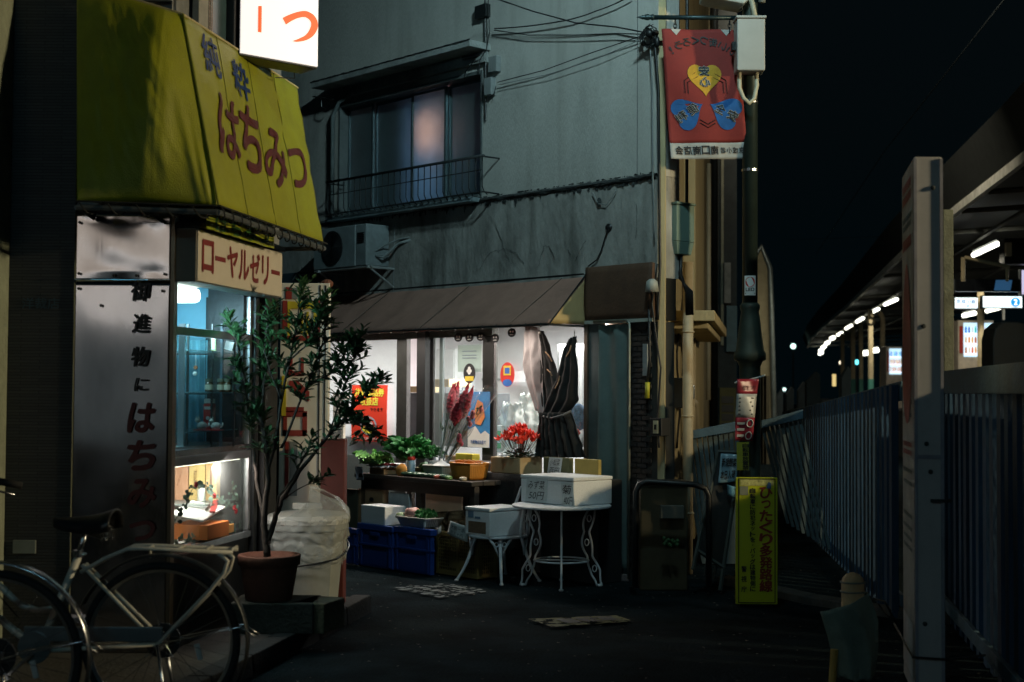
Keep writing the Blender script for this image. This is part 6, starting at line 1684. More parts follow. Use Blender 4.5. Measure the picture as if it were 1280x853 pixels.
# bouquets wrapped in film, standing in a white bucket
q = fp(547, 588, .5)
t = thing('flower_bucket', 'white ribbed bucket holding wrapped bouquets', 'bucket', FB, (q.x,q.y,tz))
b = MB(); b.grid(lambda u, v: (q.x+(.065+.02*v+.0015*sin(u*2*pi*30))*cos(2*pi*u), q.y+(.065+.02*v+.0015*sin(u*2*pi*30))*sin(2*pi*u), tz+.13*v), 120, 5, .002); part(t, 'bucket', b, mat('bucket_white', (.5,.48,.47), .5), smooth=True)
M_film = glass('wrap_film', (.93,.95,.97), .12, .12)
M_celosia = mat('celosia_red', (.33,.015,.03), .8, var=.5, scale=60, bump=.6, bscale=160)
def bouquet(label, tip, base, col, nfl, wid=.07, spikes=True):
    p1 = fp(*tip); p0 = fp(*base)
    t = thing('bouquet', label, 'bouquet', FB, p0, 'wrapped bouquets')
    ax = p1-p0; L_ = ax.length; ax.normalize(); a1 = ax.cross(Vector((0,1,0))).normalized(); a2 = ax.cross(a1)
    b = MB(); sd = rr_.random()*9
    b.grid(lambda u, v: p0 + ax*(L_*v) + (a1*cos(2*pi*u)+a2*sin(2*pi*u))*(.012+wid*v**1.1)*(1+.22*noise.noise((cos(u*6.28)*3+sd, sin(u*6.28)*3, v*3))), 30, 12)
    part(t, 'wrapper', b, M_film, smooth=True)
    s_ = MB(); fl = []
    for i in range(nfl):
        o = (a1*rr_.uniform(-1,1)+a2*rr_.uniform(-1,1))*wid*.6
        e = p0+ax*L_*rr_.uniform(.55,.8)+o; s_.tube([p0+ax*.02, e], .003, 5); fl.append(e)
        for k in range(6):
            g = p0.lerp(e, .5+.08*k); 
    part(t, 'stem', s_, mat('stem_dark', (.02,.045,.02)))
    for e in fl:
        b = MB()
        if spikes:
            b.tube([e+ax*(L_*.36*k/14-.03) for k in range(15)], [.008+.020*sin(pi*min(1,k/12)**.8)*(1+.3*(k%2)) if k < 14 else .003 for k in range(15)], 11)
            b.v = [tuple(Vector(p)*1+Vector((rr_.uniform(-1,1),rr_.uniform(-1,1),rr_.uniform(-1,1)))*.006) for p in b.v]
            part(t, 'flower_spike', b, col)
        else:
            for k in range(7): b.ball(e+Vector((cos(k*.9)*.012, -.01, sin(k*.9)*.012)), .013, 6, 4)
            part(t, 'flower_head', b, col)
    lf = leafmesh('leaf', .06, .014, M_green, .3)
    for i in range(16):
        g = p0 + ax*L_*rr_.uniform(.3,.75) + (a1*rr_.uniform(-1,1)+a2*rr_.uniform(-1,1))*wid*.5
        d = (ax + Vector((rr_.uniform(-1,1),rr_.uniform(-1,1),rr_.uniform(-1,1)))*.6).normalized()
        piece(t, 'leaf', lf, g, d.to_track_quat('Y','Z').to_euler())
    return t
bouquet('upright bouquet of dark red flower spikes, left one in the bucket', (566,486,.45), (549,578,.5), M_celosia, 5, .06)
bouquet('leaning bouquet of crimson flower spikes, middle one in the bucket', (588,488,.48), (553,578,.5), M_celosia, 6, .065)
bouquet('slanting bouquet with pink and pale blooms, right one in the bucket', (614,488,.52), (556,580,.55), mat('pink_bloom', (.5,.12,.12), .6, var=.6, scale=50), 5, .05, False)
bouquet('low bouquet with a pink and a cream bloom crossing the bucket front', (585,531,.6), (557,582,.58), mat('magenta_bloom', (.45,.03,.08), .6, var=.4), 4, .045, False)

# ================================================================== WHITE GARDEN TABLE, CHAIR, FOAM BOXES
YT = 11.0
tc_ = atZ(708, 709, 0); tc_ = Vector((atY(702,630,YT).x, YT, 0))
ztt = atY(702, 630.5, YT).z
GT = thing('garden_table', 'round white cast-iron table with scrolled legs carrying the big foam box', 'table', I4, tc_)
rT = (764-640)/2/FPX*YT
b = MB(); b.lathe([(rT*.97,ztt-.022),(rT,ztt-.015),(rT,ztt-.004),(rT*.98,ztt)], 44, Matrix.Translation(tc_)); part(GT, 'tabletop', b, M_castwhite)
def scroll_leg(mb, c, ang, top, r0, r1, sc=1):
    """two interlaced bars swelling outwards to the foot, with rings between them"""
    d = Vector((cos(ang), sin(ang), 0))
    n_ = 36; A = []; Bp = []
    for i in range(n_+1):
        s = i/n_; z = top*(1-s)
        rad = r0 + (r1-r0)*(s**2.2) - .05*sin(pi*min(1, s*1.25))*sc + (.02*max(0, s-.85)/.15)
        w = .018 + .020*abs(sin(s*pi*3.2))*(1 if s < .92 else (1-s)/.08)
        A.append(c + d*(rad+w) + Vector((0,0,z+.006))); Bp.append(c + d*(rad-w) + Vector((0,0,z+.006)))
    mb.tube(A, .0085, 6); mb.tube(Bp, .0085, 6)
    for s in (.16,.47,.78):
        k = int(s*n_); m_ = (A[k]+Bp[k])/2
        mb.tube([m_ + d*.016*cos(q*pi/4) + Vector((0,0,.026*sin(q*pi/4))) for q in range(8)], .005, 5, closed=True)
    f = (A[-1]+Bp[-1])/2; mb.ball(f+Vector((0,0,.006)), .02, 8, 5, (1,1,.6))
for i in range(4):
    a = R(-92+90*i); b = MB(); scroll_leg(b, tc_, a, ztt-.03, rT*.62, rT*.72); part(GT, 'leg', b, M_castwhite, smooth=True)
b = MB(); zz = ztt*.32
b.tube([tc_+Vector((rT*.55*cos(a*pi/12), rT*.55*sin(a*pi/12), zz)) for a in range(24)], .007, 6, closed=True)
for i in range(2): a = R(-92+90*i); b.tube([tc_+Vector((rT*.56*cos(a),rT*.56*sin(a),zz)), tc_-Vector((rT*.56*cos(a),rT*.56*sin(a),-zz))], .007, 6)
part(GT, 'stretcher', b, M_castwhite, smooth=True)
# chair
YC = 11.35
cc = Vector((atY(623,666,YC).x, YC, 0)); zse = atY(620, 668, YC).z
rC = (666-578)/2/FPX*YC*.86
GC_ = thing('garden_chair', 'white cast-iron garden chair carrying the small foam box', 'chair', I4, cc)
b = MB(); b.lathe([(rC*.94,zse-.02),(rC,zse-.012),(rC,zse-.002),(rC*.9,zse)], 36, Matrix.Translation(cc)); part(GC_, 'seat', b, M_castwhite)
for i, a in enumerate((R(-165),R(-85),R(-15),R(80))):
    d = Vector((cos(a), sin(a), 0)); L_ = MB(); top = zse-.015
    pts = [cc+d*(rC*.78+rC*.10*sin(pi*s)+ (rC*.62)*s**2.4)+Vector((0,0,top*(1-s)+.01)) for s in [k/14 for k in range(15)]]
    L_.tube(pts, [.017-.006*k/14 for k in range(15)], 7)
    sd = Vector((-d.y, d.x, 0))
    for sg in (-1,1):     # pierced bracket under the seat
        L_.tube([cc+d*rC*.86+sd*sg*.085+Vector((0,0,top)), cc+d*rC*.9+sd*sg*.05+Vector((0,0,top-.05)), cc+d*rC*.88+sd*sg*.012+Vector((0,0,top-.14))], [.011,.010,.006], 6)
        L_.tube([cc+d*rC*.88+sd*sg*(.03+.016*cos(q*pi/4))+Vector((0,0,top-.045+.018*sin(q*pi/4))) for q in range(8)], .005, 5, closed=True)
    L_.ball(pts[-1], .018, 8, 5, (1,1,.6)); part(GC_, 'leg', L_, M_castwhite, smooth=True)
b = MB()
ab = R(12)
def bk(a, z, r=rC): return cc + Vector((r*cos(a), r*sin(a), z))
hb = atY(650,604,YC+.1).z
b.tube([bk(ab-.95, zse), bk(ab-.95, zse+.12, rC*1.03), bk(ab-.6, hb-.04, rC*1.1), bk(ab, hb, rC*1.14), bk(ab+.6, hb-.04, rC*1.1), bk(ab+.95, zse+.12, rC*1.03), bk(ab+.95, zse)], .013, 8)
for a in (-.5,-.17,.17,.5):
    b.tube([bk(ab+a, zse, rC), bk(ab+a*1.35, zse+(hb-zse)*.3, rC*1.04), bk(ab+a*.7, zse+(hb-zse)*.6, rC*1.08), bk(ab+a, hb-.015, rC*1.12)], .008, 6)
b.tube([bk(ab+.12*cos(q*pi/6)*1.6, zse+(hb-zse)*.5+.045*sin(q*pi/6), rC*1.08) for q in range(12)], .006, 5, closed=True)
b.tube([bk(ab-.7+.12*cos(q*pi/6), zse+(hb-zse)*.35+.03*sin(q*pi/6), rC*1.04) for q in range(12)], .006, 5, closed=True)
part(GC_, 'backrest', b, M_castwhite, smooth=True)
# foam boxes on them: rotated like the shop front
def foam(label, pl, pcx, pr, yt, yb, Yc, z0, group=None):
    c = atY(pcx, yb, Yc); lf = FB.inverted() @ c; zt = atY(pcx, yt, Yc).z
    lf.z = z0
    w = -solve_along(FB, lf, (1,0,0), pl); d = solve_along(FB, lf, (0,1,0), pr)
    x0, x1, y0, y1 = lf.x-w, lf.x, lf.y, lf.y+d
    t = thing('foam_box', label, 'foam box', FB, ((x0+x1)/2,y0,z0), group)
    b = MB(); b.box(x0,x1,y0,y1,z0+.001,zt-.03); part(t, 'body', b, M_foam, bev=.008)
    b = MB(); b.box(x0-.004,x1+.004,y0-.004,y1+.004,zt-.028,zt); part(t, 'lid', b, M_foam, bev=.007)
    t.r = (x0,x1,y0,y1,z0,zt)
    return t
t = foam('large white foam box with two hand-written price slips on the round table', 651, 717, 765, 597.5, 629, 10.78, ztt+.001)
x0,x1,y0,y1,z0,z_1 = t.r
def slip(t, u0, u1, v0, v1, l1, l2, tilt=0):
    X0 = x0+(x1-x0)*u0; X1 = x0+(x1-x0)*u1; Z0 = z0+(z_1-z0)*v0; Z1 = z0+(z_1-z0)*v1
    f = lambda u, v, o=0: (X0+(X1-X0)*u+tilt*(v-.5), y0-.007-.006*(1-v)-o, Z0+(Z1-Z0)*v)
    b = MB(); b.grid(f, 4, 4, .0015); s_ = part(t, 'price_slip', b, mat('price_paper2', (.55,.58,.58), .8))
    b = MB(); text(b, l1, lambda u, v: f(u, v, .003), .1, .9, .55, .92, .0, shear=.2); text(b, l2, lambda u, v: f(u, v, .003), .15, .9, .1, .45, .0, shear=.2); part(t, 'lettering', b, M_blackink, parent=s_)
slip(t, .12, .52, .05, .88, 'みず菜', '50円', .01); slip(t, .80, 1.02, -.05, .80, '菊', '400円', -.03)
t = foam('small white foam box with a brown label on the garden chair', 581.5, 612, 657, 636, 664, 11.1, zse+.001)
x0,x1,y0,y1,z0,z_1 = t.r
b = MB(); b.box(x0+(x1-x0)*.14,x0+(x1-x0)*.85,y0-.003,y0+.0,z0+.02,z0+(z_1-z0)*.5); part(t, 'brown_label', b, mat('label_brown', (.16,.1,.06), .8, var=.3, scale=40))
b = MB(); b.box(x0+(x1-x0)*.12,x0+(x1-x0)*.35,y0-.003,y0+.0,z0+(z_1-z0)*.62,z0+(z_1-z0)*.86).box(x0+(x1-x0)*.4,x0+(x1-x0)*.62,y0-.003,y0+.0,z0+(z_1-z0)*.6,z0+(z_1-z0)*.68); part(t, 'print', b, mat('label_blue', (.12,.2,.28), .8))
# cartons behind the large foam box (they stand on a rear bench)
zb_ = fp(690, 597, .36).z
b = MB(); X0, X1 = fx(676,600,.37), fx(748,600,.37); b.box(X0,X1,-.37,-.1,.0,zb_)
solo('rear_bench', 'dark bench behind the white table carrying two cartons', 'bench', b, mat('bench_dark', (.012,.014,.015), .8), FB, (X0,-.37,0), bev=.004)
t = bbox('carton', 'olive carton with a pale price slip behind the large foam box', 'carton', mat('olive_card2', (.11,.11,.05), .85), 679, 712, 717, 573, 596, .35, dmax=.22, bottom=zb_)
x0,x1,y0,y1,z0,z_1 = t.r; slip(t, .22, .72, .1, 1.0, '小松菜', '百円', .02)
t = bbox('carton', 'yellowish carton with a dark green opening behind the large foam box', 'carton', mat('yellow_card', (.36,.27,.07), .8, var=.15), 718, 748, 752, 575, 597, .35, dmax=.22, bottom=zb_)
x0,x1,y0,y1,z0,z_1 = t.r; b = MB(); b.box(x0+(x1-x0)*.45,x0+(x1-x0)*.85,y0-.004,y0+.0,z0,z0+.04); part(t, 'opening', b, mat('dark_green', (.02,.06,.02), .8))
# small traffic-cone-like bottle under the table
q = atZ(677, 716, 0); t = thing('small_bottle', 'tiny orange and white capped bottle on the ground between chair and table', 'bottle', I4, (q.x,q.y,0)); M = Matrix.Translation((q.x,q.y,.005))
b = MB(); b.lathe([(.024,0),(.024,.06),(.018,.075)], 12, M); part(t, 'body', b, mat('bottle_orange', (.5,.15,.05), .5), smooth=True)
b = MB(); b.lathe([(.018,.076),(.010,.095),(.008,.12)], 12, M); part(t, 'cap', b, M_white, smooth=True)
# ================================================================== STREET SIDE OF THE BUILDING
def sx(px, py=400, off=0): return xz(FS, px, py, off)[0]
def sz(px, py, off=0): return xz(FS, px, py, off)[1]
def swall(name, label, cat, m, p0, p1, zb, zt, off0, off1, **k):
    b = MB(); x0, x1 = max(.002, sx(p0,400,off1)), sx(p1,400,off1); b.box(x0,x1,-off1,-off0,zb,zt); return solo(name, label, cat, b, m, FS, (x0,-off1,zb), bev=.006, **k)
swall('wall_pier', 'cream mortar pier at the building corner with the downpipe', 'pier', M_stucco_y, 826, 838, 0, 8, .0, .06)
swall('wall_pier', 'second cream pier standing forward past the utility box', 'pier', M_stucco_y, 869, 880, 0, 5.2, .0, .12)
b = MB(); q0 = inF(FS,845,328,.10); q1 = inF(FS,845,600,.10); b.tube([(q0.x,-.2,q0.z),(q0.x,-.2,.0)], .045, 14)
for z in (.5,1.3,2.0): b.tube([(q0.x+.05*cos(k*.785),-.2+.05*sin(k*.785),z) for k in range(8)], .007, 5, closed=True)
solo('downpipe', 'cream painted downpipe running from the utility box to the ground', 'pipe', b, mat('cream_pipe', (.42,.36,.25), .55, var=.12, dirt=.35), FS, (q0.x,-.2,0), smooth=True)
# utility box: hexagonal-bottomed
UB = thing('utility_box', 'large grey-green utility box hung high on the corner', 'utility box', FB, (.1,-.2,sz(850,318)))
zt6 = atY(850,256,11.3).z; zb6 = atY(850,302,11.3).z; zc6 = atY(850,318,11.3).z
pA = FB.inverted() @ atY(830.5,300,11.35); 
w6 = solve_along(FB, pA, (1,0,0), 846); pB = pA+Vector((w6,0,0)); d6 = solve_along(FB, pB, (0,1,0), 868)
d6 = min(d6, .26)
b = MB(); b.box(pA.x,pB.x,pA.y,pA.y+d6,zb6,zt6)
i_ = .025; b.hexa([(pA.x+i_,pA.y+i_,zc6),(pB.x-i_*.5,pA.y+i_,zc6),(pB.x-i_*.5,pA.y+d6-i_,zc6),(pA.x+i_,pA.y+d6-i_,zc6)], [(pA.x,pA.y,zb6-.001),(pB.x,pA.y,zb6-.001),(pB.x,pA.y+d6,zb6-.001),(pA.x,pA.y+d6,zb6-.001)])
part(UB, 'casing', b, mat('greygreen_paint', (.13,.2,.17), .55, var=.1, dirt=.55, dcol=(.04,.05,.04), dscale=3), bev=.006)
b = MB(); b.box(pA.x-.01,pB.x+.01,pA.y-.01,pA.y+d6+.01,zt6+.001,zt6+.02); part(UB, 'lid', b, _m['greygreen_paint'], bev=.004)
b = MB()
for k in range(4): b.tube([(pB.x-.04-.03*k,pA.y+.1,zc6),(pB.x-.03-.02*k,pA.y+.08,zc6-.15),(pB.x+.02*k,pA.y+.12,zc6-.3),(pB.x-.03+.02*k,pA.y+.16,zc6-.48)], .014-.002*k, 6)
b.tube([(pB.x-.07,pA.y+.08,zt6+.02),(pB.x-.07,pA.y+.08,zt6+3)], .02, 8); b.tube([(pB.x-.0,pA.y+.12,zt6+.02),(pB.x-.0,pA.y+.12,zt6+3)], .013, 8)
part(UB, 'cable', b, M_black, smooth=True)
# meter, sill, pipes further along the wall
MT = thing('electric_meter', 'electric meter with clear dome on the cream wall', 'meter', FS, (sx(861,490,.1),-.1,sz(861,505,.1)))
q = inF(FS,858,490,.16); b = MB(); b.box(q.x-.14,q.x+.14,-.16,-.0,q.z-.14,q.z+.12); part(MT, 'housing', b, M_darkmetal, bev=.01)
b = MB(); b.lathe([(.085,0),(.08,.05),(.05,.07)], 18, Matrix.Translation((q.x,-.16,q.z)) @ Matrix.Rotation(pi/2,4,'X')); part(MT, 'dome', b, mat('meter_dome', (.25,.27,.27), .15, var=.3, coat=.6), smooth=True)
b = MB(); b.tube([(q.x-.2,-.05,q.z+.1),(q.x-.25,-.07,q.z+.9),(q.x+.0,-.06,q.z+1.3)], .012, 6); b.tube([(q.x-.1,-.05,q.z-.12),(q.x-.12,-.05,q.z-.9),(q.x-.3,-.08,q.z-1.05)], .02, 6); part(MT, 'cable', b, M_black, smooth=True)
q = inF(FS,872,412,.2); b = MB(); b.box(q.x-1.6,q.x+1.8,-.42,-.0,q.z,q.z+.09); b.box(q.x-1.5,q.x+1.7,-.36,-.0,q.z-.06,q.z-.002)
solo('wall_ledge', 'cream concrete ledge jutting from the side wall above the meter', 'ledge', b, M_stucco_y, FS, (q.x,-.42,q.z), bev=.01)
for px, y0_, y1_, r, lab in ((863,418,560,.035,'thin cream vent pipe below the ledge'),(884,205,500,.03,'cream conduit running up past the ledge')):
    q = inF(FS,px,y0_,.1); q2 = inF(FS,px,y1_,.1); b = MB(); b.tube([(q.x,-.12,q.z),(q.x,-.12,q2.z)], r, 10); solo('conduit', lab, 'pipe', b, _m['cream_pipe'], FS, (q.x,-.12,q2.z), smooth=True, group='pipes on the street side wall')
q = inF(FS,866,515,.14); b = MB(); b.tube([(q.x-.5,-.14,q.z-.3),(q.x-.5,-.14,q.z+.02),(q.x-.3,-.14,q.z+.1),(q.x+.3,-.14,q.z+.08),(q.x+.5,-.14,q.z-.3)], .04, 10)
solo('pipe_bend', 'bent cream gas pipe low on the side wall behind the leaning barrier', 'pipe', b, _m['cream_pipe'], FS, (q.x,-.14,q.z-.3), smooth=True)
b = MB()
for k, (px, y0_, y1_) in enumerate(((852,340,470),(858,345,400),(848,400,560))):
    P = [inF(FS, px+2*sin(j*1.1+k), y0_+(y1_-y0_)*j/8, .05) for j in range(9)]; b.tube(P, .010, 5)
solo('wall_cables', 'twisted black cables hanging on the cream wall under the utility box', 'cable', b, M_black, FS, P[0], smooth=True)
# dark neighbouring house beyond
NB = thing('dark_house', 'dark neighbouring house with a grille vent and downpipes beyond the cream wall', 'house', I4, (2.6,17.2,0))
yN = 21.3
n0, n1 = atY(889,400,yN).x, atY(921,400,yN).x
b = MB(); b.box(n0-.1,n1,yN,yN+6,0,11); part(NB, 'wall', b, mat('dark_siding', (.035,.04,.04), .8, var=.3, dirt=.3))
b = MB(); a = atY(893,300,yN-.1); b.tube([(a.x,yN-.1,0),(a.x,yN-.1,10.5)], .05, 10); part(NB, 'downpipe', b, M_black, smooth=True)
b = MB(); a = atY(903,300,yN-.06); b.box(a.x-.02,a.x+.02,yN-.06,yN-.001,2.2,5.3); part(NB, 'trim', b, mat('pale_trim', (.3,.28,.2), .7, dirt=.4))
b = MB(); a = atY(903,380,yN); c_ = atY(911,330,yN); b.box(a.x,c_.x,yN-.2,yN-.001,a.z,c_.z); part(NB, 'sign_plate', b, mat('pale_sign', (.25,.24,.22), .6, dirt=.3))
b = MB(); a = atY(899,585,yN); c_ = atY(919,485,yN); b.box(a.x,c_.x,yN-.06,yN-.001,a.z,c_.z); part(NB, 'vent_frame', b, mat('olive_frame', (.12,.1,.03), .7))
a = atY(902,582,yN-.07); c_ = atY(917,493,yN-.07)
for i in range(5):
    for j in range(2):
        w = (c_.x-a.x)/2; h = (c_.z-a.z)/8
for i in range(8):
    b = MB(); z = a.z+(c_.z-a.z)*i/8; b.box(a.x,c_.x,yN-.075,yN-.065,z,z+(c_.z-a.z)/8*.78); part(NB, 'louvre', b, M_black)
b = MB(); a = atY(907,440,yN); c_ = atY(920,383,yN); b.box(a.x,c_.x,yN-.1,yN-.001,a.z,c_.z+.0); part(NB, 'window', b, mat('blue_tarp', (.05,.12,.15), .5))
# far cream gable with a rail, beyond the pole
FG = thing('far_house', 'narrow cream house with a sloping metal edge beyond the lamp pole', 'house', I4, (5.2,30,0))
yF = 30.0
P = [atY(938,330,yF),atY(951,308,yF),atY(962,335,yF),atY(967,520,yF),atY(964,700,yF),atY(938,700,yF)]
P = [(p.x, max(p.z, 0)) for p in P]
b = MB(); b.prism(list(reversed(P)), yF, yF+.6); part(FG, 'wall', b, mat('far_cream', (.36,.31,.19), .9, var=.15, dirt=.3))
b = MB(); b.tube([Vector((x,yF-.05,z)) for x, z in P[0:5]], .06, 8); part(FG, 'roof_edge', b, mat('edge_metal', (.2,.23,.22), .4, .6), smooth=True)
b = MB()
for k in range(4): a = atY(946+k*4,470,yF-.1); b.box(a.x-.06,a.x+.06,yF-.12,yF-.001,0,a.z); 
part(FG, 'boarding', b, mat('dark_boarding', (.1,.085,.05), .8))

# ================================================================== STREET POLE, BANNER
YP = 10.95
pp = Vector((atY(937.5,200,YP).x, YP, 0))
SP = thing('street_pole', 'dark ornamental street pole with a flared collar', 'street pole', I4, pp)
sc = YP/FPX
def zp(py): return atY(937,py,YP).z
M = Matrix.Translation(pp)
r0 = 9.6*sc
b = MB(); b.lathe([(r0,zp(384)),(r0*.98,zp(-420))], 20, M); part(SP, 'shaft', b, mat('pole_green', (.028,.045,.04), .4, .4, var=.2), smooth=True)
b = MB(); b.lathe([(16*sc,0),(16*sc,zp(640)),(13.5*sc,zp(640)+.02),(13.2*sc,zp(458)),(16*sc,zp(452)),(20*sc,zp(450)),(20*sc,zp(442)),(17.5*sc,zp(438)),(15*sc,zp(420)),(12.5*sc,zp(398)),(11*sc,zp(390)),(12.5*sc,zp(386)),(12.5*sc,zp(382)),(10*sc,zp(379))], 24, M); part(SP, 'base', b, mat('base_green', (.035,.05,.04), .6, .3, var=.3, bump=.2, bscale=20, dirt=.4), smooth=True)
b = MB(); 
for z in (zp(215), zp(130), zp(90)): b.lathe([(r0+.006,z),(r0+.006,z+.02)], 18, M)
part(SP, 'band', b, M_steel)
# sticker
t = thing('pole_sticker', 'small white sticker with a red disc and LED lettering on the pole', 'sticker', I4, (pp.x,YP-r0-.01,zp(370)))
def cyl(u, v, o=.003):
    a = R(-90)+ (u-.5)*1.5 - .15; return (pp.x+(r0+o)*cos(a), YP+(r0+o)*sin(a), zp(370)+(zp(345.5)-zp(370))*v)
b = MB(); b.grid(cyl, 8, 2, .001); part(t, 'sheet', b, M_white)
b = MB(); b.add([cyl(.5+.4*cos(q*pi/8),.68+.26*sin(q*pi/8),.005) for q in range(16)], [tuple(range(16))]); part(t, 'disc', b, M_r)
b = MB(); text(b, 'LED', lambda u, v: cyl(u, v, .005), .15, .85, .22, .38, .03); b.add([cyl(.1,.06,.005),cyl(.9,.06,.005),cyl(.9,.12,.005),cyl(.1,.12,.005)],[(0,1,2,3)]); part(t, 'lettering', b, M_blackink)
# grey control box and lamp head
CB = thing('control_box', 'pale grey control box strapped high on the street pole', 'control box', I4, (pp.x,YP-.25,zp(88)))
x0, x1 = atY(921.5,50,YP-.25).x, atY(956.5,50,YP-.25).x; z0, z1 = atY(940,88,YP-.25).z, atY(940,23,YP-.25).z
b = MB(); b.box(x0,x1,YP-.25,YP-.08,z0,z1); part(CB, 'casing', b, mat('box_grey', (.36,.38,.37), .5, var=.08, dirt=.25), bev=.008)
b = MB(); b.box(x0-.008,x1+.008,YP-.262,YP-.075,z1+.001,z1+.02); part(CB, 'lid', b, _m['box_grey'], bev=.004)
b = MB(); b.box(x0-.03,x0-.002,YP-.2,YP-.12,z0+(z1-z0)*.42,z0+(z1-z0)*.58); part(CB, 'latch', b, M_darkmetal)
b = MB(); cxx = (x0+x1)/2; P = [(x0+.03,YP-.16,z0),(x0+.03,YP-.17,z0-.12),(x0+.06,YP-.18,z0-.2),(cxx,YP-.18,z0-.24),(x1-.07,YP-.18,z0-.2),(x1-.05,YP-.17,z0-.1),(x1-.05,YP-.16,z0)]
b.tube(P, .017, 8); part(CB, 'conduit', b, mat('cream_conduit', (.4,.38,.28), .5), smooth=True)
b = MB(); b.tube([(cxx+.05,YP-.15,z1+.02),(cxx+.03,YP-.12,z1+.15),(cxx-.0,YP-.03,z1+.3)], .02, 8); part(CB, 'conduit', b, _m['cream_conduit'], smooth=True)
LH = thing('street_lamp', 'unlit white lamp head on a bracket at the top of the pole', 'street lamp', I4, (pp.x-.1,YP,zp(0)))
a = [atY(876,0,YP),atY(884,3,YP),atY(926,11,YP),atY(932,6,YP),atY(932,-40,YP),atY(884,-36,YP)]
b = MB(); b.prism([(q.x,q.z) for q in a], YP-.14, YP+.14); part(LH, 'housing', b, mat('lamp_white', (.45,.5,.48), .5, dirt=.3), bev=.012)
b = MB(); a = atY(937,-2,YP-.1); b.tube([(a.x-.12,YP-.1,a.z+.02),(a.x-.03,YP-.1,a.z+.0),(a.x-.01,YP-.1,a.z+.1)], .035, 8); b.tube([(a.x+.10,YP-.06,a.z-.02),(a.x+.10,YP-.06,a.z+.4)], .03, 8); part(LH, 'bracket', b, mat('lamp_bracket', (.3,.34,.33), .5, .3), smooth=True)
# banner arm
YBn = YP - .02
BA = thing('banner_arm', 'dark horizontal arm with a pointed finial holding the red banner', 'bracket', I4, (pp.x,YBn,zp(24)))
za = zp(23.5); xl = atY(818,24,YBn).x
b = MB(); b.tube([(xl,YBn,za),(pp.x,YBn,za)], .018, 10); part(BA, 'arm', b, mat('arm_teal', (.02,.04,.045), .4, .5), smooth=True)
b = MB(); b.lathe([(.02,0),(.034,.01),(.034,.03),(.024,.04),(.036,.07),(.030,.10),(.022,.12),(.026,.13),(.006,.18),(.002,.2)], 12, Matrix.Translation((xl,YBn,za)) @ Matrix.Rotation(R(-90),4,'Y') @ Matrix.Scale(.7,4)); part(BA, 'finial', b, _m['arm_teal'], smooth=True)
b = MB()
for px in (844,912):
    q = atY(px,28,YBn); 
    for k in range(3): b.tube([(q.x+.012*cos(j*.785)*(1 if k%2 else .3), YBn+.012*cos(j*.785)*(0 if k%2 else 1), q.z-.0-.03*k+.022*sin(j*.785)) for j in range(8)], .004, 5, closed=True)
part(BA, 'chain', b, M_black)
BN2 = thing('street_banner', 'red banner with heart shapes and mirrored lettering hanging from the pole arm', 'banner', I4, (atY(880,117,YBn).x,YBn,atY(880,198,YBn).z))
q00, q10, q01, q11 = atY(839,198.5,YBn), atY(934.5,198.5,YBn), atY(826.5,37,YBn), atY(920.5,37,YBn)
def bf(u, v, o=0):
    p = q00.lerp(q10, u).lerp(q01.lerp(q11, u), v); p.y += .03*sin(v*5+u*3)*(1-v*.6) + .012*sin(u*9+v*4) - o; return p
b = MB(); b.grid(lambda u, v: bf(u, .125+.875*v), 24, 30, .002); part(BN2, 'cloth', b, mat('banner_red', (.22,.022,.018), .8, var=.12, bump=.1, bscale=200), smooth=True)
b = MB(); b.grid(lambda u, v: bf(u, .125*v), 24, 6, .002); part(BN2, 'white_hem', b, mat('banner_white', (.38,.38,.36), .8), smooth=True)
b = MB()
for uc in (.19,.86): b.add([bf(uc-.07,.998,.004),bf(uc+.07,.998,.004),bf(uc,.95,.004)], [(0,1,2)])
part(BN2, 'grommet_patch', b, _m['banner_white'])
asp = (q10-q00).length/(q01-q00).length
def heart(cu, cv, s, rot):
    P = []
    for i in range(40):
        t_ = 2*pi*i/40; x = 16*sin(t_)**3/16; y = (13*cos(t_)-5*cos(2*t_)-2*cos(3*t_)-cos(4*t_))/16
        x *= s; y = y*s*1.05
        c, n_ = cos(rot), sin(rot); P.append((cu + (x*c-y*n_), cv + (x*n_+y*c)*asp))
    return P
for (cu, cv, s, rot, m, ch, tr) in ((.52,.62,.225,0,mat('heart_yellow', (.5,.28,.02), .8),'安心',0),(.26,.355,.215,R(118),mat('heart_blue', (.01,.1,.32), .8),'便利',R(32)),(.77,.355,.215,R(-118),_m.get('heart_blue') or mat('heart_blue', (.01,.1,.32), .8),'安全',R(-30))):
    b = MB(); hp_ = heart(cu, cv, s, rot); b.add([bf(x, y, .005) for x, y in hp_], [tuple(range(40))]); part(BN2, 'heart', b, m)
    for k, c_ in enumerate(ch):
        if rot == 0: P = (cu, cv+.055-.085*k)
        else:
            d = .06 if rot > 0 else -.06
            P = (cu + (.075-.15*k)*(1 if rot < 0 else 1), cv + (.05-.10*k)*(1 if rot>0 else -1)*asp*.9)
        for nm, bo, mm, o in (('outline',.075,_m['banner_white'],.008),('lettering',.015,M_blackink,.011)):
            q_ = MB(); text(q_, c_, lambda u, v, o=o: bf(u, v*asp, o), P[0]-.066, P[0]+.066, P[1]/asp-.062, P[1]/asp+.062, bo, mirror=True, rot=tr); part(BN2, nm, q_, mm)
b = MB()
for i, ch in enumerate('いい街つくろう!'):
    a = R(32)-R(64)*i/7; u = .5+.74*sin(a); v = .915-.30*sin(a)**2
    text(b, ch, lambda uu, vv: bf(uu, vv*asp, .006), u-(.052 if ch != '!' else .012), u+(.052 if ch != '!' else .012), v/asp-.052, v/asp+.052, .03, mirror=True, rot=-a*.8)
part(BN2, 'lettering', b, M_blackink)
b = MB()
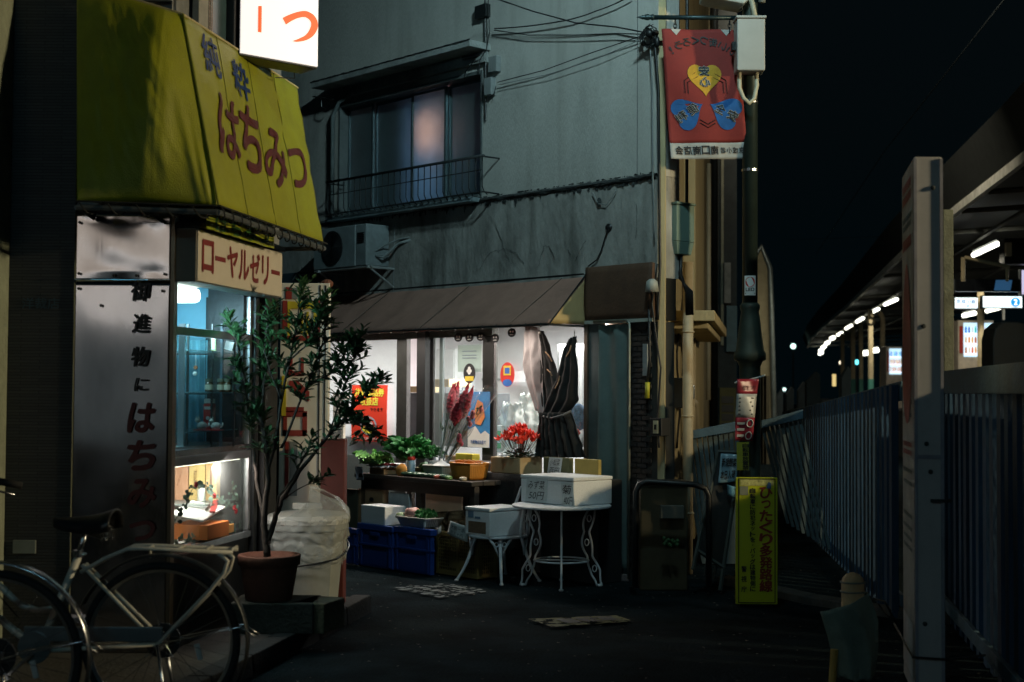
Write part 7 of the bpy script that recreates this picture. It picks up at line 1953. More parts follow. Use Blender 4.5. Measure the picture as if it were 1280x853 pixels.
for i, ch in enumerate('南口商店会'): u = .58-.115*i; text(b, ch, lambda uu, vv: bf(uu, vv, .006), u-.05, u+.05, .035, .10, .035, mirror=True)
for i, ch in enumerate('京成小岩'): u = .935-.08*i; text(b, ch, lambda uu, vv: bf(uu, vv, .006), u-.033, u+.033, .045, .09, .03, mirror=True)
part(BN2, 'lettering', b, M_blackink)
b = MB()
for q in ([(.40,.66),(.25,.60),(.25,.50)],[(.43,.63),(.29,.585),(.29,.50)],[(.64,.66),(.80,.60),(.80,.50)],[(.61,.63),(.76,.585),(.76,.50)],[(.42,.30),(.52,.265),(.62,.30)],[(.42,.275),(.52,.24),(.62,.275)]): b.tube([bf(x, y, .004) for x, y in q], .003, 4)
part(BN2, 'line_print', b, M_blackink)
# little flags and strips tied on the pole
PF = thing('pole_flyer', 'wrinkled plastic flyer in red and white tied round the pole', 'flyer', I4, (pp.x,YP-.2,zp(552)))
def ff(u, v, o=0):
    x0 = atY(921-2*(1-v)+0*u, 500, YP-.2).x; xs = 919+2*v; xe = 940+9*v
    p = atY(xs+(xe-xs)*u, 551-77*v, YP-.2); p.y += .02*sin(u*4+v*5)-o; return p
b = MB(); b.grid(lambda u, v: ff(u, .76+.24*v), 8, 5, .001); b.grid(lambda u, v: ff(u, .375*v), 8, 6, .001); part(PF, 'sheet', b, mat('flyer_red', (.26,.02,.035), .35), smooth=True, label='red ends of the flyer')
b = MB(); b.grid(lambda u, v: ff(u, .376+.383*v), 8, 6, .001); part(PF, 'sheet', b, mat('flyer_white', (.4,.4,.38), .35), smooth=True, label='white middle of the flyer')
b = MB(); text(b, '小岩まつり', lambda u, v: ff(u, v, .006), .1, .9, .82, .90, .03)
part(PF, 'lettering', b, mat('flyer_dark', (.1,.01,.01)))
b = MB()
for k in range(5): v = .42+.065*k; b.add([ff(.12,v,.006),ff(.85-.1*(k%2),v,.006),ff(.85-.1*(k%2),v+.02,.006),ff(.12,v+.02,.006)], [(0,1,2,3)])
part(PF, 'print', b, M_blackink)
b = MB()
for u, v in ((.75,.28),(.75,.08)):
    P = [ff(u+.16*cos(k*pi/8), v+.06*sin(k*pi/8), .006) for k in range(16)]; b.tube(P, .005, 4, closed=True)
for k in range(3): b.add([ff(.1,.06+.1*k,.006),ff(.5,.06+.1*k,.006),ff(.5,.10+.1*k,.006),ff(.1,.10+.1*k,.006)], [(0,1,2,3)])
part(PF, 'print', b, _m['flyer_white'])
b = MB(); b.tube([(pp.x+.115*cos(k*pi/8), YP+.115*sin(k*pi/8), zp(474)+.03*cos(k*pi/8)) for k in range(16)], .006, 5, closed=True); part(PF, 'cord', b, M_white)
YS = YP-.22
t = thing('yellow_strip', 'narrow yellow notice strip on the pole under the red flyer', 'notice', I4, (atY(928,588,YS).x,YS,atY(928,588,YS).z))
a0 = atY(921,588,YS); a1 = atY(936,553,YS)
b = MB(); b.box(a0.x,a1.x,YS,YS+.006,a0.z,a1.z); part(t, 'plate', b, mat('strip_yellow', (.32,.32,.03), .5))
b = MB(); vtext(b, '自転車放置禁止', plane_fn(YS-.003), (a0.x+a1.x)/2+.02, a1.z-.01, .045, .03, .003, .03); part(t, 'lettering', b, M_blackink)

# ================================================================== YELLOW POLICE SIGN
YY = 10.0
c0 = atY(920,755.5,YY); c1 = atY(972,755.5,YY); zt7 = atY(946,597,YY).z
YSg = thing('warning_sign', 'yellow-green upright warning board with brown and black Japanese text', 'sign', I4, (c0.x,YY,0))
z0 = max(c0.z, .01)
b = MB(); b.box(c0.x,c1.x,YY,YY+.03,z0,zt7); part(YSg, 'board', b, mat('signal_yellow', (.42,.46,.02), .32, var=.05, coat=.3, dirt=.25, dcol=(.2,.22,.03), dscale=5), bev=.003)
u0, u1 = c0.x, c1.x; Wd = u1-u0; Hd = zt7-z0
f = lambda u, v: (u0+Wd*u, YY-.0025, z0+Hd*v)
b = MB(); bw = .002
for q in ((.05,.95,.985,.992),(.05,.95,.010,.017),(.05,.075,.010,.992),(.925,.95,.010,.992)): b.add([f(q[0],q[2]),f(q[1],q[2]),f(q[1],q[3]),f(q[0],q[3])], [(0,1,2,3)])
part(YSg, 'border', b, M_blackink)
b = MB(); vtext(b, 'ひったくり多発路線', f, .72, .925, .30, .088, .004, .045); part(YSg, 'lettering', b, mat('sign_brown', (.22,.03,.015), .45), label='large brown-red vertical characters')
b = MB(); vtext(b, '自転車に防犯ネットを・バッグは建物側に', f, .40, .915, .125, .0385, .0045, .035); vtext(b, '警視庁', f, .19, .30, .125, .045, .034, .035); part(YSg, 'lettering', b, M_blackink, label='small black vertical characters')
b = MB(); b.add([f(.09,.86),f(.29,.86),f(.29,.93),f(.09,.93)], [(0,1,2,3)]); part(YSg, 'grey_patch', b, mat('patch_grey', (.2,.22,.16), .5))
b = MB(); b.add([(f(.73,.94)[0],YY-.006,f(.73,.915)[2]),(f(.84,.94)[0],YY-.006,f(.8,.91)[2]),(f(.84,.94)[0],YY-.006,f(.8,.955)[2]),(f(.78,.94)[0],YY-.006,f(.8,.965)[2])], [(0,1,2,3)]); part(YSg, 'blue_tape', b, mat('tape_blue', (.02,.07,.2), .5))
b = MB(); b.add([f(.10,.935),f(.90,.935),f(.90,.983),f(.10,.983)], [(0,1,2,3)]); part(YSg, 'worn_patch', b, mat('patch_pale', (.42,.42,.16), .4, var=.5, scale=40))
b = MB(); b.box(u0+.03,u1-.03,YY+.03,YY+.05,.0,.04).box(u0+.05,u0+.08,YY+.03,YY+.4,.0,.03).box(u1-.08,u1-.05,YY+.03,YY+.4,.0,.03); b.tube([(u0+.06,YY+.04,zt7*.8),(u0+.06,YY+.38,.03)], .01, 6); b.tube([(u1-.06,YY+.04,zt7*.8),(u1-.06,YY+.38,.03)], .01, 6); part(YSg, 'stand', b, M_darkmetal)

# sandwich board leaning behind it
YA = 10.6
def qa(px, py, y=YA): return atY(px, py, y)
AB = thing('sandwich_board', 'black sandwich board leaning sideways with a wet paper note', 'sandwich board', I4, (qa(890,740).x,YA,0))
A, B_, C_, D_ = qa(898,565,YA+.25), qa(926,566,YA+.25), qa(900,738), qa(866,712)
def abf(u, v, o=0): 
    p = D_.lerp(C_, u).lerp(A.lerp(B_, u), v); return p + Vector((0,-o,0))
b = MB(); b.grid(lambda u, v: abf(.06+.88*u, .16+.82*v), 2, 2, .012); part(AB, 'panel', b, mat('chalk_black', (.01,.012,.013), .45, var=.3))
for nm, pts in (('stile',((0,0),(0,1))),('stile',((1,0),(1,1))),('rail',((0,1),(1,1))),('rail',((0,.16),(1,.16)))):
    b = MB(); b.tube([abf(*pts[0],.004), abf(*pts[1],.004)], .015, 4); part(AB, nm, b, mat('frame_teal', (.06,.075,.07), .6, dirt=.3))
b = MB(); b.tube([qa(893,724,YA+.1), qa(905,600,YA+.3)], .014, 4); b.tube([qa(881,720,YA+.35), qa(905,600,YA+.3)], .014, 4); part(AB, 'rear_leg', b, _m['frame_teal'])
t = thing('paper_note', 'pale blue wet paper note with bold writing on the sandwich board', 'note', I4, qa(909,585,YA+.1))
E = [qa(897,604,YA+.16),qa(920,602,YA+.16),qa(901,567,YA+.2),qa(923,568,YA+.2)]
nf = lambda u, v, o=0: E[0].lerp(E[1], u).lerp(E[2].lerp(E[3], u), v) + Vector((0,-o-.012*sin(u*5+v*4)-.01,0))
b = MB(); b.grid(nf, 10, 10, .001); part(t, 'sheet', b, mat('note_blue', (.22,.36,.44), .2, var=.15), smooth=True)
b = MB(); text(b, '新規野菜', lambda u, v: nf(u, v, .01), .1, .9, .55, .85, .04); text(b, '本日入荷', lambda u, v: nf(u, v, .01), .08, .9, .12, .42, .04); part(t, 'lettering', b, M_blackink)
b = MB(); b.grid(lambda u, v: qa(909+11*u, 619-13*v+3*u, YA+.12)+Vector((0,-.04*sin(u*3),0)), 4, 4, .001); solo('plastic_scrap', 'torn bluish plastic scrap hanging below the paper note', 'plastic scrap', b, mat('scrap', (.2,.42,.52), .2), I4, qa(914,612,YA+.12), smooth=True)

# low tan cabinet with a bent pipe guard
YK = 10.8
c0 = atY(792,690,YK); c1 = atY(868,603,YK)
t = thing('low_cabinet', 'dirty tan utility cabinet low against the building corner', 'cabinet', I4, (c0.x,YK,0))
b = MB(); b.box(c0.x+.05,c1.x-.05,YK,YK+.16,.0,c1.z-.02); part(t, 'body', b, mat('tan_dirty', (.04,.033,.015), .8, var=.3, dirt=.6, dcol=(.03,.03,.02)), bev=.01)
a = atY(825,640,YK-.02); b = MB(); b.box(a.x,a.x+.18,YK-.05,YK-.001,a.z-.05,a.z+.05); part(t, 'hatch', b, mat('hatch_grey', (.07,.075,.065), .6), bev=.006)
b = MB(); b.box(c0.x+.04,c1.x-.04,YK-.02,YK+.18,c1.z-.018,c1.z+.01); part(t, 'lid', b, M_darkmetal, bev=.004)
b = MB(); P = [atY(794,735,YK-.25),atY(795,615,YK-.25),atY(799,606,YK-.25),atY(808,602,YK-.25),atY(868,606,YK-.25),atY(882,611,YK-.25),atY(886,620,YK-.25),atY(886,735,YK-.25)]
P = [Vector((p.x,p.y,max(p.z,0))) for p in P]; b.tube(P, .022, 8)
solo('pipe_guard', 'bent black pipe guard rail in front of the tan cabinet', 'guard rail', b, M_black, I4, P[0], smooth=True)
b = MB(); q = atY(838,677,YK-.1); 
for i in range(12): b.ball((q.x+rr_.uniform(-.05,.05),YK-.12,q.z+rr_.uniform(-.03,.03)), .016, 6, 4)
solo('weeds', 'small dim tuft of weeds in front of the tan cabinet', 'weeds', b, M_green, I4, (q.x,YK-.12,q.z), kind='stuff')

# ================================================================== FENCES
M_fence = mat('blue_grey_slat', (.018,.06,.12), .75, var=.3, scale=5, stretch=(1,1,.4), bump=.3, dirt=.55, dcol=(.025,.035,.04), dscale=4)
M_fence_rail = mat('blue_grey_rail', (.05,.10,.14), .7, var=.25, bump=.3, dirt=.5, dcol=(.05,.06,.06))
M_fence2 = mat('blue_grey_slat_worn', (.014,.042,.085), .8, var=.4, scale=5, stretch=(1,1,.4), bump=.4, dirt=.6, dcol=(.02,.025,.03), dscale=5)
def fence(name, label, a, b_, z0, za, zb2, n, w, rail_h=.12, th=.03, lean=0, slat_m=M_fence, yoff=.0, posts=2, z0b=None):
    a = Vector(a); b_ = Vector(b_); L_ = (b_-a).length; ang = atan2(b_.y-a.y, b_.x-a.x)
    F = frame(a.x, a.y, ang); t = thing(name, label, 'fence', F, (0,0,0))
    s_ = MB(); 
    zl = lambda s: za + (zb2-za)*s
    zb_l = lambda s: z0 + ((z0b if z0b is not None else z0)-z0)*s
    b = MB(); b.hexa([(0,-th,za-rail_h),(L_,-th,zb2-rail_h),(L_,.0,zb2-rail_h),(0,.0,za-rail_h)], [(0,-th,za),(L_,-th,zb2),(L_,.0,zb2),(0,.0,za)]); part(t, 'rail', b, M_fence_rail, bev=.006)
    b = MB(); b.hexa([(0,-th,z0+.08),(L_,-th,zb_l(1)+.08),(L_,.0,zb_l(1)+.08),(0,.0,z0+.08)], [(0,-th,z0+.16),(L_,-th,zb_l(1)+.16),(L_,0,zb_l(1)+.16),(0,0,z0+.16)]); part(t, 'rail', b, M_fence_rail, bev=.004)
    for i in range(n):
        s = (i+.5)/n; x = L_*s + rr_.uniform(-.02,.02); wv = w*rr_.uniform(.85,1.1); tilt = lean*(1 if lean else 0) + rr_.uniform(-.012,.012)
        zt = zl(s)-.02
        b = MB(); b.hexa([(x-wv/2+tilt,.004,zb_l(s)),(x+wv/2+tilt,.004,zb_l(s)),(x+wv/2+tilt,.05,zb_l(s)),(x-wv/2+tilt,.05,zb_l(s))], [(x-wv/2,.004,zt),(x+wv/2,.004,zt),(x+wv/2,.05,zt),(x-wv/2,.05,zt)])
        part(t, 'slat', b, slat_m if (slat_m is not M_fence or rr_.random() < .5) else M_fence2)
    return t
# near fence by the right edge, parallel to the street
n0 = Vector((atY(1176,500,9.75).x, 9.75)); n1 = Vector((atY(1280,500,6.67).x, 6.67)); ex = n1 + (n1-n0).normalized()*1.6
fence('railway_fence', 'near weathered blue-grey slat fence at the right edge behind the tall sign', n0, ex, .0, 1.65, 1.65, 19, .12, rail_h=.15)
# second row of slats behind it, widened to stop light stripes through gaps
fence('railway_fence', 'darker second row of slats just behind the near fence', n0+Vector((.35,.1)), ex+Vector((.35,.1)), .0, 1.5, 1.5, 22, .19, rail_h=.06, slat_m=mat('dark_slat', (.045,.075,.1), .8, var=.4))
# far stretch bending towards the crossing
f0 = atZ(1126, 774, 0); f1 = atZ(1008, 661, 0); f0 = Vector((f0.x,f0.y)); f1 = Vector((f1.x,f1.y))
fd = (f1-f0)
f2 = f1 + fd*.42
def ztop(P, px, py): return atY(px, py, P.y).z
za_ = ztop(f0, 1127, 476.5); zb_2 = ztop(f1, 1008, 508)
fence('railway_fence', 'far blue-grey slat fence running back from the tall sign', f0, f1, .0, za_, zb_2, 30, .12, rail_h=.13)
fence('railway_fence', 'last stretch of slat fence in the dark beyond the yellow board', f1, f2, .0, zb_2, zb_2-.08, 14, .08, rail_h=.10)
# leaning barrier at the left
YL = 12.4
t = thing('leaning_barrier', 'blue slatted barrier leaning askew behind the sandwich board', 'barrier', I4, (atY(880,700,YL).x,YL,0))
a, c_ = atY(853,541,YL), atY(926,526,YL)
d = (c_-a).normalized()
b = MB(); b.hexa([a+Vector((0,0,-.07)),c_+Vector((0,0,-.085)),c_+Vector((0,.04,-.085)),a+Vector((0,.04,-.07))],[a,c_,c_+Vector((0,.04,0)),a+Vector((0,.04,0))]); part(t, 'rail', b, M_fence_rail, bev=.004)
for i in range(11):
    p = a.lerp(c_, (i+.3)/11)+Vector((0,.045,-.05)); e = atY(880+i*4.6, 705, YL+.1); e.z = max(e.z, .0)
    dx = Vector((.017,0,0)); b = MB(); b.hexa([e-dx,e+dx,e+dx+Vector((0,.015,0)),e-dx+Vector((0,.015,0))],[p-dx,p+dx,p+dx+Vector((0,.015,0)),p-dx+Vector((0,.015,0))]); part(t, 'slat', b, mat('barrier_slat', (.06,.09,.10), .7, var=.3))
t = thing('leaning_barrier', 'second slatted barrier fanning out behind the yellow board', 'barrier', I4, (atY(985,700,12.9).x,12.9,0))
a, c_ = atY(952,526,12.9), atY(1004,512,12.9)
b = MB(); b.hexa([a+Vector((0,0,-.07)),c_+Vector((0,0,-.085)),c_+Vector((0,.04,-.085)),a+Vector((0,.04,-.07))],[a,c_,c_+Vector((0,.04,0)),a+Vector((0,.04,0))]); part(t, 'rail', b, M_fence_rail, bev=.004)
for i in range(9):
    p = a.lerp(c_, (i+.3)/9)+Vector((0,.045,-.05)); e = atY(985+i*6.5, 655+i*4, 13.0); e.z = max(e.z, 0)
    dx = Vector((.014,0,0)); b = MB(); b.hexa([e-dx,e+dx,e+dx+Vector((0,.015,0)),e-dx+Vector((0,.015,0))],[p-dx,p+dx,p+dx+Vector((0,.015,0)),p-dx+Vector((0,.015,0))]); part(t, 'slat', b, _m['barrier_slat'])
# trackside concrete posts above the fence top
for i, (px, yt, w, Y_) in enumerate(((1017,469,17,20),(1058,463,12,16.5),(988,487,9,26),(975,490,8,30),(1003,481,10,23))):
    a = atY(px-w/2, yt, Y_); c_ = atY(px+w/2, yt, Y_); b = MB(); zt = a.z; x0, x1 = a.x, c_.x
    b.prism([(x0,0),(x1,0),(x1,zt),(x0+(x1-x0)*.75,zt+.05),(x0,zt-.09)], Y_, Y_+.15)
    solo('concrete_stake', ['wide dark stake showing above the fence left of the station pillars','tall dark stake above the fence in front of the station pillars','small dark stake left of the wide stake above the fence','smallest dark stake at the far end above the fence','narrow dark stake beside the wide stake'][i], 'stake', b, mat('stake_grey', (.02,.03,.035), .9, var=.3, bump=.4), I4, (x0,Y_,0), group='stakes behind the fence', bev=.008)

# ================================================================== TALL SIGN AT THE RIGHT
Yt0 = 7.0; Yt1 = 7.68
x0, x1 = atY(1143.5,500,Yt0).x, atY(1178.5,500,Yt0).x
zt8 = atY(1145,196,Yt0).z
TS = thing('tall_sign', 'tall grey metal sign box seen edge-on with red print on its street side', 'sign', I4, (x0,Yt0,0))
x0b = atY(1128.5,500,Yt1).x
b = MB(); b.hexa([(x0,Yt0,0),(x1,Yt0,0),(x0b+(x1-x0),Yt1,0),(x0b,Yt1,0)],[(x0,Yt0,zt8),(x1,Yt0,zt8),(x0b+(x1-x0),Yt1,zt8),(x0b,Yt1,zt8)])
part(TS, 'box', b, mat('sign_grey_metal', (.46,.45,.44), .55, .1, var=.08, dirt=.45, dcol=(.13,.12,.12), dscale=3), bev=.006)
b = MB(); b.box(x0+.004,x1-.004,Yt0-.006,Yt0-.0005,1.18,1.20).box(x0-.003,x0+.012,Yt0-.008,Yt0-.0005,.0,zt8-.01).box(x1-.012,x1+.003,Yt0-.008,Yt0-.0005,.0,zt8-.01); part(TS, 'edge_trim', b, mat('edge_pale', (.3,.3,.34), .5, .2, dirt=.3))
b = MB(); 
for px, py in ((1166,235),(1154,408),(1158,555),(1156,780),(1163,590)): q = atY(px,py,Yt0); b.lathe([(.012,0),(.012,.006),(.004,.010)], 8, Matrix.Translation((q.x,Yt0-.001,q.z)) @ Matrix.Rotation(pi/2,4,'X'))
q = atY(1163,626,Yt0); b.box(q.x,q.x+.10,Yt0-.02,Yt0-.001,q.z-.008,q.z+.008); part(TS, 'screw', b, M_mould)
fsf = lambda u, v, o=.004: (x0+(x0b-x0)*(1-u)-o, Yt0+(Yt1-Yt0)*(1-u), zt8*v)    # u=0 far edge
def sv(py): return atY(1136,py,7.35).z/zt8
b = MB(); b.grid(lambda u, v: fsf(.04+.92*u, .03+.94*v, .003), 2, 2); part(TS, 'face', b, mat('face_pale', (.34,.33,.31), .5, dirt=.35))
def rows(mb, ys, h, ua=.15, ub=.85, n=6):
    for y in ys:
        v0, v1 = sv(y+h), sv(y)
        for k in range(n):
            a_ = ua+(ub-ua)*k/n; mb.add([fsf(a_,v0,.006),fsf(a_+(ub-ua)/n*.72,v0,.006),fsf(a_+(ub-ua)/n*.72,v1,.006),fsf(a_,v1,.006)], [(0,1,2,3)])
b = MB(); rows(b, (228,243), 11); rows(b, (298,), 14); rows(b, (552,562), 6); part(TS, 'lettering', b, mat('red_faded', (.33,.05,.04), .6))
b = MB(); rows(b, (270,280), 7); rows(b, (482,500,516,585,600,640,655,668,680), 5, n=9); part(TS, 'lettering', b, mat('teal_faded', (.06,.1,.1), .6))
b = MB(); P = []
for i in range(24): a_ = 2*pi*i/24; P.append(fsf(.48+.36*cos(a_)*(1-.25*sin(a_)), sv(430)+(sv(330)-sv(430))*sin(a_)*1.0, .007))
b.add(P, [tuple(range(24))]); part(TS, 'shape', b, mat('red_faded', (.33,.05,.04), .6))
b = MB(); b.add([fsf(.1,sv(835),.007),fsf(.9,sv(835),.007),fsf(.9,sv(770),.007),fsf(.1,sv(770),.007)], [(0,1,2,3)]); part(TS, 'label_plate', b, mat('plate_white', (.5,.5,.5), .5))
b = MB(); q0, q1 = atY(1180,500,9.9), atY(1193,500,9.9); zt9 = atY(1186,262,9.9).z; b.box(q0.x,q1.x,9.9,10.0,0,zt9)
solo('rusty_post', 'dark greenish rusty post right behind the tall sign', 'post', b, mat('mossy_post', (.10,.11,.08), .9, var=.4, bump=.4, dirt=.6, dcol=(.03,.03,.02)), I4, (q0.x,9.9,0), bev=.006)
b = MB(); z = atY(1150,822,Yt0-.02).z; b.tube([(x0b-.05,Yt1,z+.05),(x0-.02,Yt0-.02,z),(x1+.02,Yt0-.02,z-.01),(x1+.4,Yt0+.6,z-.1)], .006, 5); solo('wire', 'wire bound round the foot of the tall sign', 'wire', b, M_black, I4, (x0,Yt0,z))

# tan-topped bollard with a dark bag hung over it
Yd = 7.6
q = atY(1066,735,Yd); t = thing('bollard', 'round tan-topped wooden bollard beside the fence', 'bollard', I4, (q.x,Yd,0)); M = Matrix.Translation((q.x,Yd,0))
zq = atY(1066,716,Yd).z
b = MB(); b.lathe([(.06,0),(.06,zq-.06),(.055,zq-.03),(.035,zq-.008),(.01,zq)], 18, M); part(t, 'post', b, mat('tan_wood', (.45,.30,.16), .8, var=.25, dirt=.3), smooth=True)
b = MB()
for z in (.05,.1): b.tube([(q.x+.064*cos(k*.4),Yd+.064*sin(k*.4),zq-z) for k in range(16)], .005, 5, closed=True)
part(t, 'band', b, mat('band_grey', (.15,.16,.14), .6))
def dgf(u, v):
    L_ = [(1025,765),(1036,800),(1045,840),(1050,885)]; R_ = [(1086,742),(1098,775),(1099,810),(1092,870)]
    k = min(int((1-v)*3),2); f_ = (1-v)*3-k
    l = Vector(L_[k]).lerp(Vector(L_[k+1]), f_); r = Vector(R_[k]).lerp(Vector(R_[k+1]), f_); m_ = l.lerp(r, u)
    p = atY(m_.x, m_.y, Yd-.12); p.y += -.08*sin(pi*u)+.02*sin(u*14+v*3)*(1.2-v)+.01*noise.noise((u*9,v*9,0)); p.z = max(p.z, .02); return p
b = MB(); b.grid(dgf, 24, 20, .006)
solo('dark_bag', 'dark grey-green canvas bag hung over the bollard', 'bag', b, mat('canvas_dark', (.12,.16,.135), .9, var=.2, bump=.3, bscale=120), I4, (q.x,Yd-.12,.1), smooth=True)
b = MB(); b.tube([atY(1043,812,Yd-.2), atY(1037,905,Yd-.2)], .02, 8); solo('yellow_pole', 'short yellow pole end below the hanging bag', 'pole', b, mat('pole_yellow', (.4,.24,.05), .6), I4, atY(1040,880,Yd-.2))
b = MB(); b.tube([atY(1098,755,8.2),atY(1110,770,8.3),atY(1124,778,8.4)], .006, 5); b.tube([atY(1090,748,8.2),atY(1106,752,8.3),atY(1126,790,8.4)], .005, 5); solo('wire', 'loose wires between the bag and the tall sign', 'wire', b, M_black, I4, atY(1110,770,8.3))

# ================================================================== STATION
SD = Vector((.165,1)).normalized(); SN = Vector((SD.y,-SD.x))
def stn(along, side, z): return Vector((9.2 + SD.x*(along) + SN.x*side, 27.8 + SD.y*(along) + SN.y*side, z))
ST_ = thing('station_platform', 'long dark railway platform body behind the fence', 'platform', I4, stn(0,0,0))
b = MB(); b.hexa([stn(-14,-.9,0),stn(-14,9,0),stn(75,9,0),stn(75,-.9,0)],[stn(-14,-.9,1.1),stn(-14,9,1.1),stn(75,9,1.1),stn(75,-.9,1.1)]); part(ST_, 'platform_body', b, M_concrete)
CN = thing('platform_canopy', 'dark curving station canopy with a pale fascia edge', 'canopy', I4, stn(0,0,4.4))
# roof sheet built as ribs and panels following measured edge points
EP = [(1330,160),(1280,202),(1195,266),(1128,320),(1060,384),(1030,408),(1014,424),(1008,436)]
ZE = 4.55
E3 = [atZ(px, py, ZE) for px, py in EP]
def edge(s):
    k = min(int(s*(len(E3)-1)), len(E3)-2); f_ = s*(len(E3)-1)-k; return E3[k].lerp(E3[k+1], f_)
def roof(u, v): 
    p = edge(u); return p + Vector((SN.x*6.5*v, SN.y*6.5*v, .25 + .75*v))
b = MB(); b.grid(roof, 42, 4, .06); part(CN, 'roof', b, mat('roof_dark', (.07,.075,.07), .7, .2, var=.2))
b = MB()
for i in range(40):
    p, q = edge(i/40), edge((i+1)/40); b.hexa([p,q,q+Vector((SN.x*.08,SN.y*.08,0)),p+Vector((SN.x*.08,SN.y*.08,0))],[p+Vector((0,0,.14)),q+Vector((0,0,.14)),q+Vector((SN.x*.08,SN.y*.08,.14)),p+Vector((SN.x*.08,SN.y*.08,.14))])
part(CN, 'fascia', b, mat('fascia_pale', (.85,.84,.74), .6, dirt=.3))
b = MB()
for i in range(40):
    p, q = edge(i/40), edge((i+1)/40); o = Vector((0,0,.145)); h_ = Vector((-SN.x*.25,-SN.y*.25,.62)); b.hexa([p+o,q+o,q+o+Vector((.05,0,0)),p+o+Vector((.05,0,0))],[p+o+h_,q+o+h_,q+o+h_+Vector((.05,0,0)),p+o+h_+Vector((.05,0,0))])
part(CN, 'eaves_board', b, mat('eaves_dark', (.03,.035,.035), .7))
for i in range(15):
    s = .1+i*.062; p = edge(s); b = MB(); b.tube([p+Vector((SN.x*.1,SN.y*.1,.02)), p+Vector((SN.x*6,SN.y*6,.35))], .05, 5); part(CN, 'rib', b, mat('rib_pale', (.2,.2,.17), .7))
for k, sd in enumerate((1.0, 2.6)):
    b = MB(); b.tube([edge(.06+i*.09)+Vector((SN.x*sd,SN.y*sd,-.04)) for i in range(11)], .045, 6); part(CN, 'purlin', b, _m['rib_pale'])
b = MB(); p = atY(1206,322,25.5); b.tube([p, atY(1262,334,25.5)], .035, 6); b.tube([atY(1204,322,25.5), atY(1204,352,25.5)], .04, 6); b.tube([atY(1259,334,25.5), atY(1259,352,25.5)], .03, 6); part(CN, 'hanger_pipe', b, mat('beige_pipe', (.4,.33,.2), .6))
# tubes
def tube_light(label, a, c_, r=.045, m=None):
    t = thing('tube_light', label, 'fluorescent light', I4, (Vector(a)+Vector(c_))/2, 'fluorescent lights under the station canopy')
    b = MB(); b.tube([a, c_], r, 8); part(t, 'tube', b, m or emis('station_tube', (1,.98,.82), 4.5))
    b = MB(); o = Vector((0,0,r+.03)); b.tube([Vector(a)+o, Vector(c_)+o], .03, 4); part(t, 'batten', b, M_greymetal)
def lt(px0, py0, px1, py1, Y0, Y1, lab, r=.045): tube_light(lab, atY(px0,py0,Y0), atY(px1,py1,Y1), r)
lt(1217,319,1247,305,27.8,26.6,'largest tube light of the row, hanging nearest under the canopy', .05)
lt(1106,381,1121,374.5,44.5,43,'tube light just left of the tall sign, second of the row', .055)
lt(1087,392,1098,386.5,49,47.8,'third tube light of the receding row, by the loudspeaker', .055)
lt(1071,402.5,1079,398,55,54,'fourth tube light of the receding row under the canopy', .06)
lt(1057.5,411,1064.5,407,61,60,'fifth tube light of the receding row under the canopy', .06)
lt(1047,419,1052.5,416,67,66,'sixth tube light of the receding row under the canopy', .06)
for i, (x, y, Y_) in enumerate(((1040.5,423,73),(1034,429,80),(1029.5,434,87),(1026.5,438,94),(1026,442,99))):
    lt(x-1.6,y+.7,x+1.6,y-.7,Y_,Y_-1,'tiny tube light number %s along the far end of the row' % ['seven','eight','nine','ten','eleven, the last one'][i], .1)
lt(1204,395,1219,391.5,33,32.6,'short tube light below the white station sign', .05)
lt(1233,389,1250,384.5,33,32.6,'tube light right of the sign post under the numbered sign', .05)
lt(1079,442,1086,441,70,70,'low far tube light left of the pillars', .12)
lt(1091,438.5,1098,437.5,70,70,'low far tube light between two pillars', .12)
# distant signal lamps
def lamp_ball(label, px, py, Y_, r, col, st, cat='signal light'):
    p = atY(px, py, Y_); t = thing('signal_light', label, cat, I4, (p.x,p.y,0), 'distant railway lights')
    b = MB(); b.ball(p, r, 10, 6); part(t, 'lens', b, emis('lamp_%d_%d' % (px, py), col, st))
    b = MB(); b.tube([(p.x,p.y+.05,p.z), (p.x,p.y+.05,0)], .05, 5); part(t, 'mast', b, M_black)
lamp_ball('greenish white light alone in the dark sky left of the canopy end', 991.5, 433, 90, .17, (.6,1,.85), 3)
lamp_ball('bright white-green signal low above the fence', 1018.5, 472.5, 70, .16, (.6,1,.85), 4)
lamp_ball('small white light low at the far left above the fence', 980.5, 487, 80, .10, (.7,1,.95), 2)
lamp_ball('turquoise signal light between the platform pillars', 1071, 453, 75, .13, (.15,.8,.9), 2.5)
lamp_ball('small warm light left of the platform pillars', 1051, 453.5, 75, .10, (1,.85,.6), 2)
b = MB(); a = atY(1041,483,60); c_ = atY(1045,468,60); b.box(a.x,c_.x,60,60.1,a.z,c_.z); solo('lit_window', 'tiny yellow lit window slit beyond the fence', 'window', b, emis('win_yellow', (1,.75,.3), .8), I4, (a.x,60,a.z))
# pillars
for i, (px, yt, w, lab) in enumerate(((1053.5,434,4,'leftmost beige platform pillar'),(1066.5,430,5,'second beige platform pillar with teal foot'),(1076.5,425,4.5,'third beige platform pillar with teal foot'),(1089,416,5,'widest beige platform pillar with teal foot left of the lamp mast'))):
    Y_ = (64,58,54,46)[i]; a = atY(px-w/2,yt,Y_); c_ = atY(px+w/2,yt,Y_)
    t = thing('platform_pillar', lab, 'pillar', I4, (a.x,Y_,1.1), 'platform pillars'); zt_2 = max(a.z, 3.6); zf = atY(px,474,Y_).z
    b = MB(); b.box(a.x,c_.x,Y_,Y_+.15,zf,zt_2+.6); part(t, 'shaft', b, mat('pillar_beige', (.55,.45,.28), .7))
    b = MB(); b.box(a.x-.005,c_.x+.005,Y_-.01,Y_+.16,min(1.1, zf-.2),zf-.002); part(t, 'foot', b, mat('pillar_teal', (.08,.3,.25), .6))
